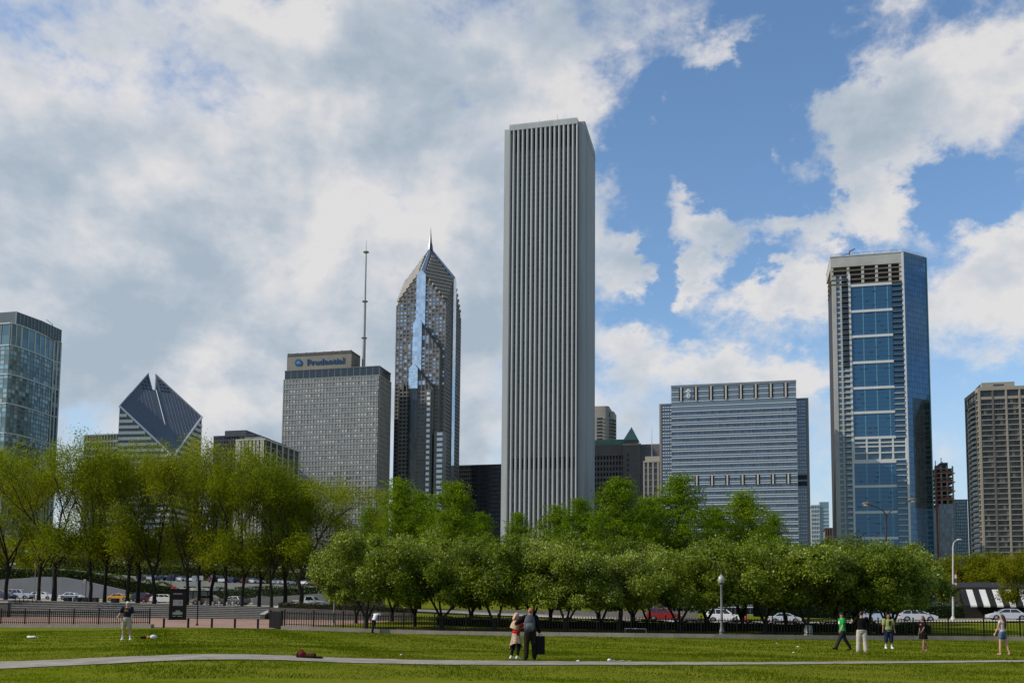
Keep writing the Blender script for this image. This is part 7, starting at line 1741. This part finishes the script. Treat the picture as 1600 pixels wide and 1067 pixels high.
# ------------------------------------------------------------------ things left on the grass
def lump(b, pts, rx, ry): etube(b, pts, rx, ry, (0, 0, 1), 12)
f = stand(484, 1028.5)
T = thing('clothes_bundle', 'dark red and black bundle of bags and jackets lying beside the path', 'bundle', f, BETA, local=True)
b = MB(); b.ell((-.26, 0, .12), (.15, .14, .13), 14, 10); b.ell((-.30, .02, .21), (.08, .08, .07), 12, 8); link('red_bag', remesh(b, 'red_bag', [CL('bagred', (.12, .022, .018), .5, 12)], .012, 3), T)
b = MB(); b.ell((-.37, .03, .10), (.09, .14, .12), 12, 8); b.ell((-.30, .06, .22), (.10, .09, .07), 12, 8); link('black_bag', remesh(b, 'black_bag', [CL('bagblack', (.014, .013, .013))], .012, 3), T)
b = MB(); lump(b, [(-.2, 0, .08), (0, .02, .09), (.15, 0, .1), (.2, 0, .09)], [.08, .085, .09, .05], [.11, .13, .12, .08]); link('rolled_jacket', remesh(b, 'rolled_jacket', [CL('jacketbrown', (.06, .025, .018), .4, 12)], .012, 3), T)
b = MB(); lump(b, [(.12, .02, .03), (.3, .03, .035), (.42, .02, .03)], [.035, .04, .03], [.10, .09, .06]); link('black_sleeve', remesh(b, 'black_sleeve', [CL('bagblack3', (.012, .012, .012))], .012, 2), T)
f = stand(232, 998)
T = thing('clothes_heap', 'small heap of black, orange and white clothes on the grass beside the man in shorts', 'bundle', f, BETA, local=True)
for nm, c, x, r_, z in (('black_cloth', (.014, .013, .013), -.28, .17, .07), ('orange_cloth', (.45, .20, .06), .02, .12, .09), ('white_bag', (.62, .64, .66), .24, .17, .11)):
    b = MB(); b.ell((x, 0, z), (r_, r_*.8, z), 12, 8); b.ell((x+.06, .05, z*1.1), (r_*.6, r_*.6, z*.7), 12, 8); link(nm, remesh(b, nm, [CL(nm, c, .2, 9)], .014, 3), T)
f = stand(49, 997)
T = thing('plastic_bag', 'crumpled white plastic bag lying on the grass near the short fence', 'bag', f, BETA, local=True)
b = MB(); b.ell((0, 0, .06), (.26, .16, .07), 12, 8); b.ell((-.14, .02, .09), (.12, .1, .06), 10, 6); b.ell((.16, -.03, .08), (.13, .1, .07), 10, 6); link('bag_body', remesh(b, 'bag_body', [CL('plasticwhite', (.62, .63, .60), .12, 7)], .014, 2), T)
b = MB(); b.ell((.30, 0, .05), (.06, .04, .03), 8, 6); link('bag_handle', remesh(b, 'bag_handle', [CL('plasticwhite', (.62, .63, .60))], .012, 1), T)
f = stand(952, 1033)
T = thing('litter_sheet', 'pale sheet of litter with a crumpled white end at the path edge', 'litter', f, BETA, local=True)
b = MB(); b.ell((0, 0, .05), (.07, .06, .055), 10, 8); b.ell((.06, .02, .03), (.07, .05, .03), 10, 6); link('crumpled_end', remesh(b, 'crumpled_end', [CL('paperwhite', (.66, .67, .70), .08, 7)], .011, 1), T)
b = MB()
for i in range(8):
    x0, x1 = .1+.085*i, .1+.085*(i+1); z0, z1 = .02+.012*math.sin(i*1.7), .02+.012*math.sin((i+1)*1.7); b.prism([(x0, -.06), (x1, -.05), (x1, .08), (x0, .07)], [z0, z1, z1, z0], [z0+.012, z1+.012, z1+.012, z0+.012])
b.build('flat_sheet', CL('papertan', (.46, .42, .34), .2, 7), T)
for i, (px, py) in enumerate(((903, 1033.5), (1240, 1020), (1247, 1011), (1214, 1005.5), (627, 1024))):
    f = stand(px, py); T = thing('paper_scrap', 'tiny scrap of white paper on the grass', 'litter', f, i*1.1, 'paper scraps on the lawn', local=True)
    b = MB(); b.ell((0, 0, .03), (.06, .045, .028), 8, 6); b.ell((.03, .03, .04), (.035, .03, .02), 8, 6); link('scrap', remesh(b, 'scrap', [CL('paperwhite', (.66, .67, .70))], .009, 1), T)

# ------------------------------------------------------------------ grass blades on the nearer lawn
rs = np.random.RandomState(12)
def blades(n, r0, r1, hgt_, wid):
    r = np.sqrt(rs.uniform(r0*r0, r1*r1, n)); a = rs.uniform(-.60, .60, n)-BETA
    u, v = np.sin(a)*r, np.cos(a)*r
    pn = np.interp(u, [p[0] for p in PN], [p[1] for p in PN]); pf = np.interp(u, [p[0] for p in PF], [p[1] for p in PF])
    kk = np.array([kv(x) for x in u]); ok = ((v < pn+rs.normal(-.02, .09, n)) | (v > pf+rs.normal(.0, .07, n))) & (v < kk-.1) & (np.sin(u*1.3+np.sin(v*.9)*2)+np.sin(v*1.7+u*.4)*.8+rs.normal(0, .9, n) > -.9)
    u, v, r = u[ok], v[ok], r[ok]; z = np.array([H(x, y) for x, y in zip(u, v)]); n = len(u)
    h = hgt_*rs.uniform(.5, 1.5, n)*(1+.35*np.sin(u*.7+v*.5)); w = wid*rs.uniform(.6, 1.4, n); ph = rs.uniform(0, 6.28, n); le = rs.uniform(.1, .9, n)*h
    V = np.empty((n, 3, 3)); V[:, 0] = np.stack([u-np.cos(ph)*w, v-np.sin(ph)*w, z-.005], 1); V[:, 1] = np.stack([u+np.cos(ph)*w, v+np.sin(ph)*w, z-.005], 1)
    V[:, 2] = np.stack([u+np.cos(ph*1.7)*le, v+np.sin(ph*1.7)*le, z+h], 1); return V
V = np.concatenate([blades(150000, 24, 44, .040, .011), blades(140000, 40, 78, .055, .018)]); n = len(V)
me = bpy.data.meshes.new('grass'); me.vertices.add(n*3); me.loops.add(n*3); me.polygons.add(n)
me.vertices.foreach_set('co', V.reshape(-1)); me.loops.foreach_set('vertex_index', np.arange(n*3, dtype=np.int32)); me.polygons.foreach_set('loop_start', np.arange(0, n*3, 3, dtype=np.int32)); me.update(calc_edges=True)
me.materials.append(leafmat('grass_blade', [(.048, .076, .0012), (.070, .106, .0018), (.094, .130, .004), (.145, .158, .02)], .3, .8, .02))
go = link('grass', me); tag(go, 'short uneven green grass blades of the mown lawn', 'grass', kind='stuff')
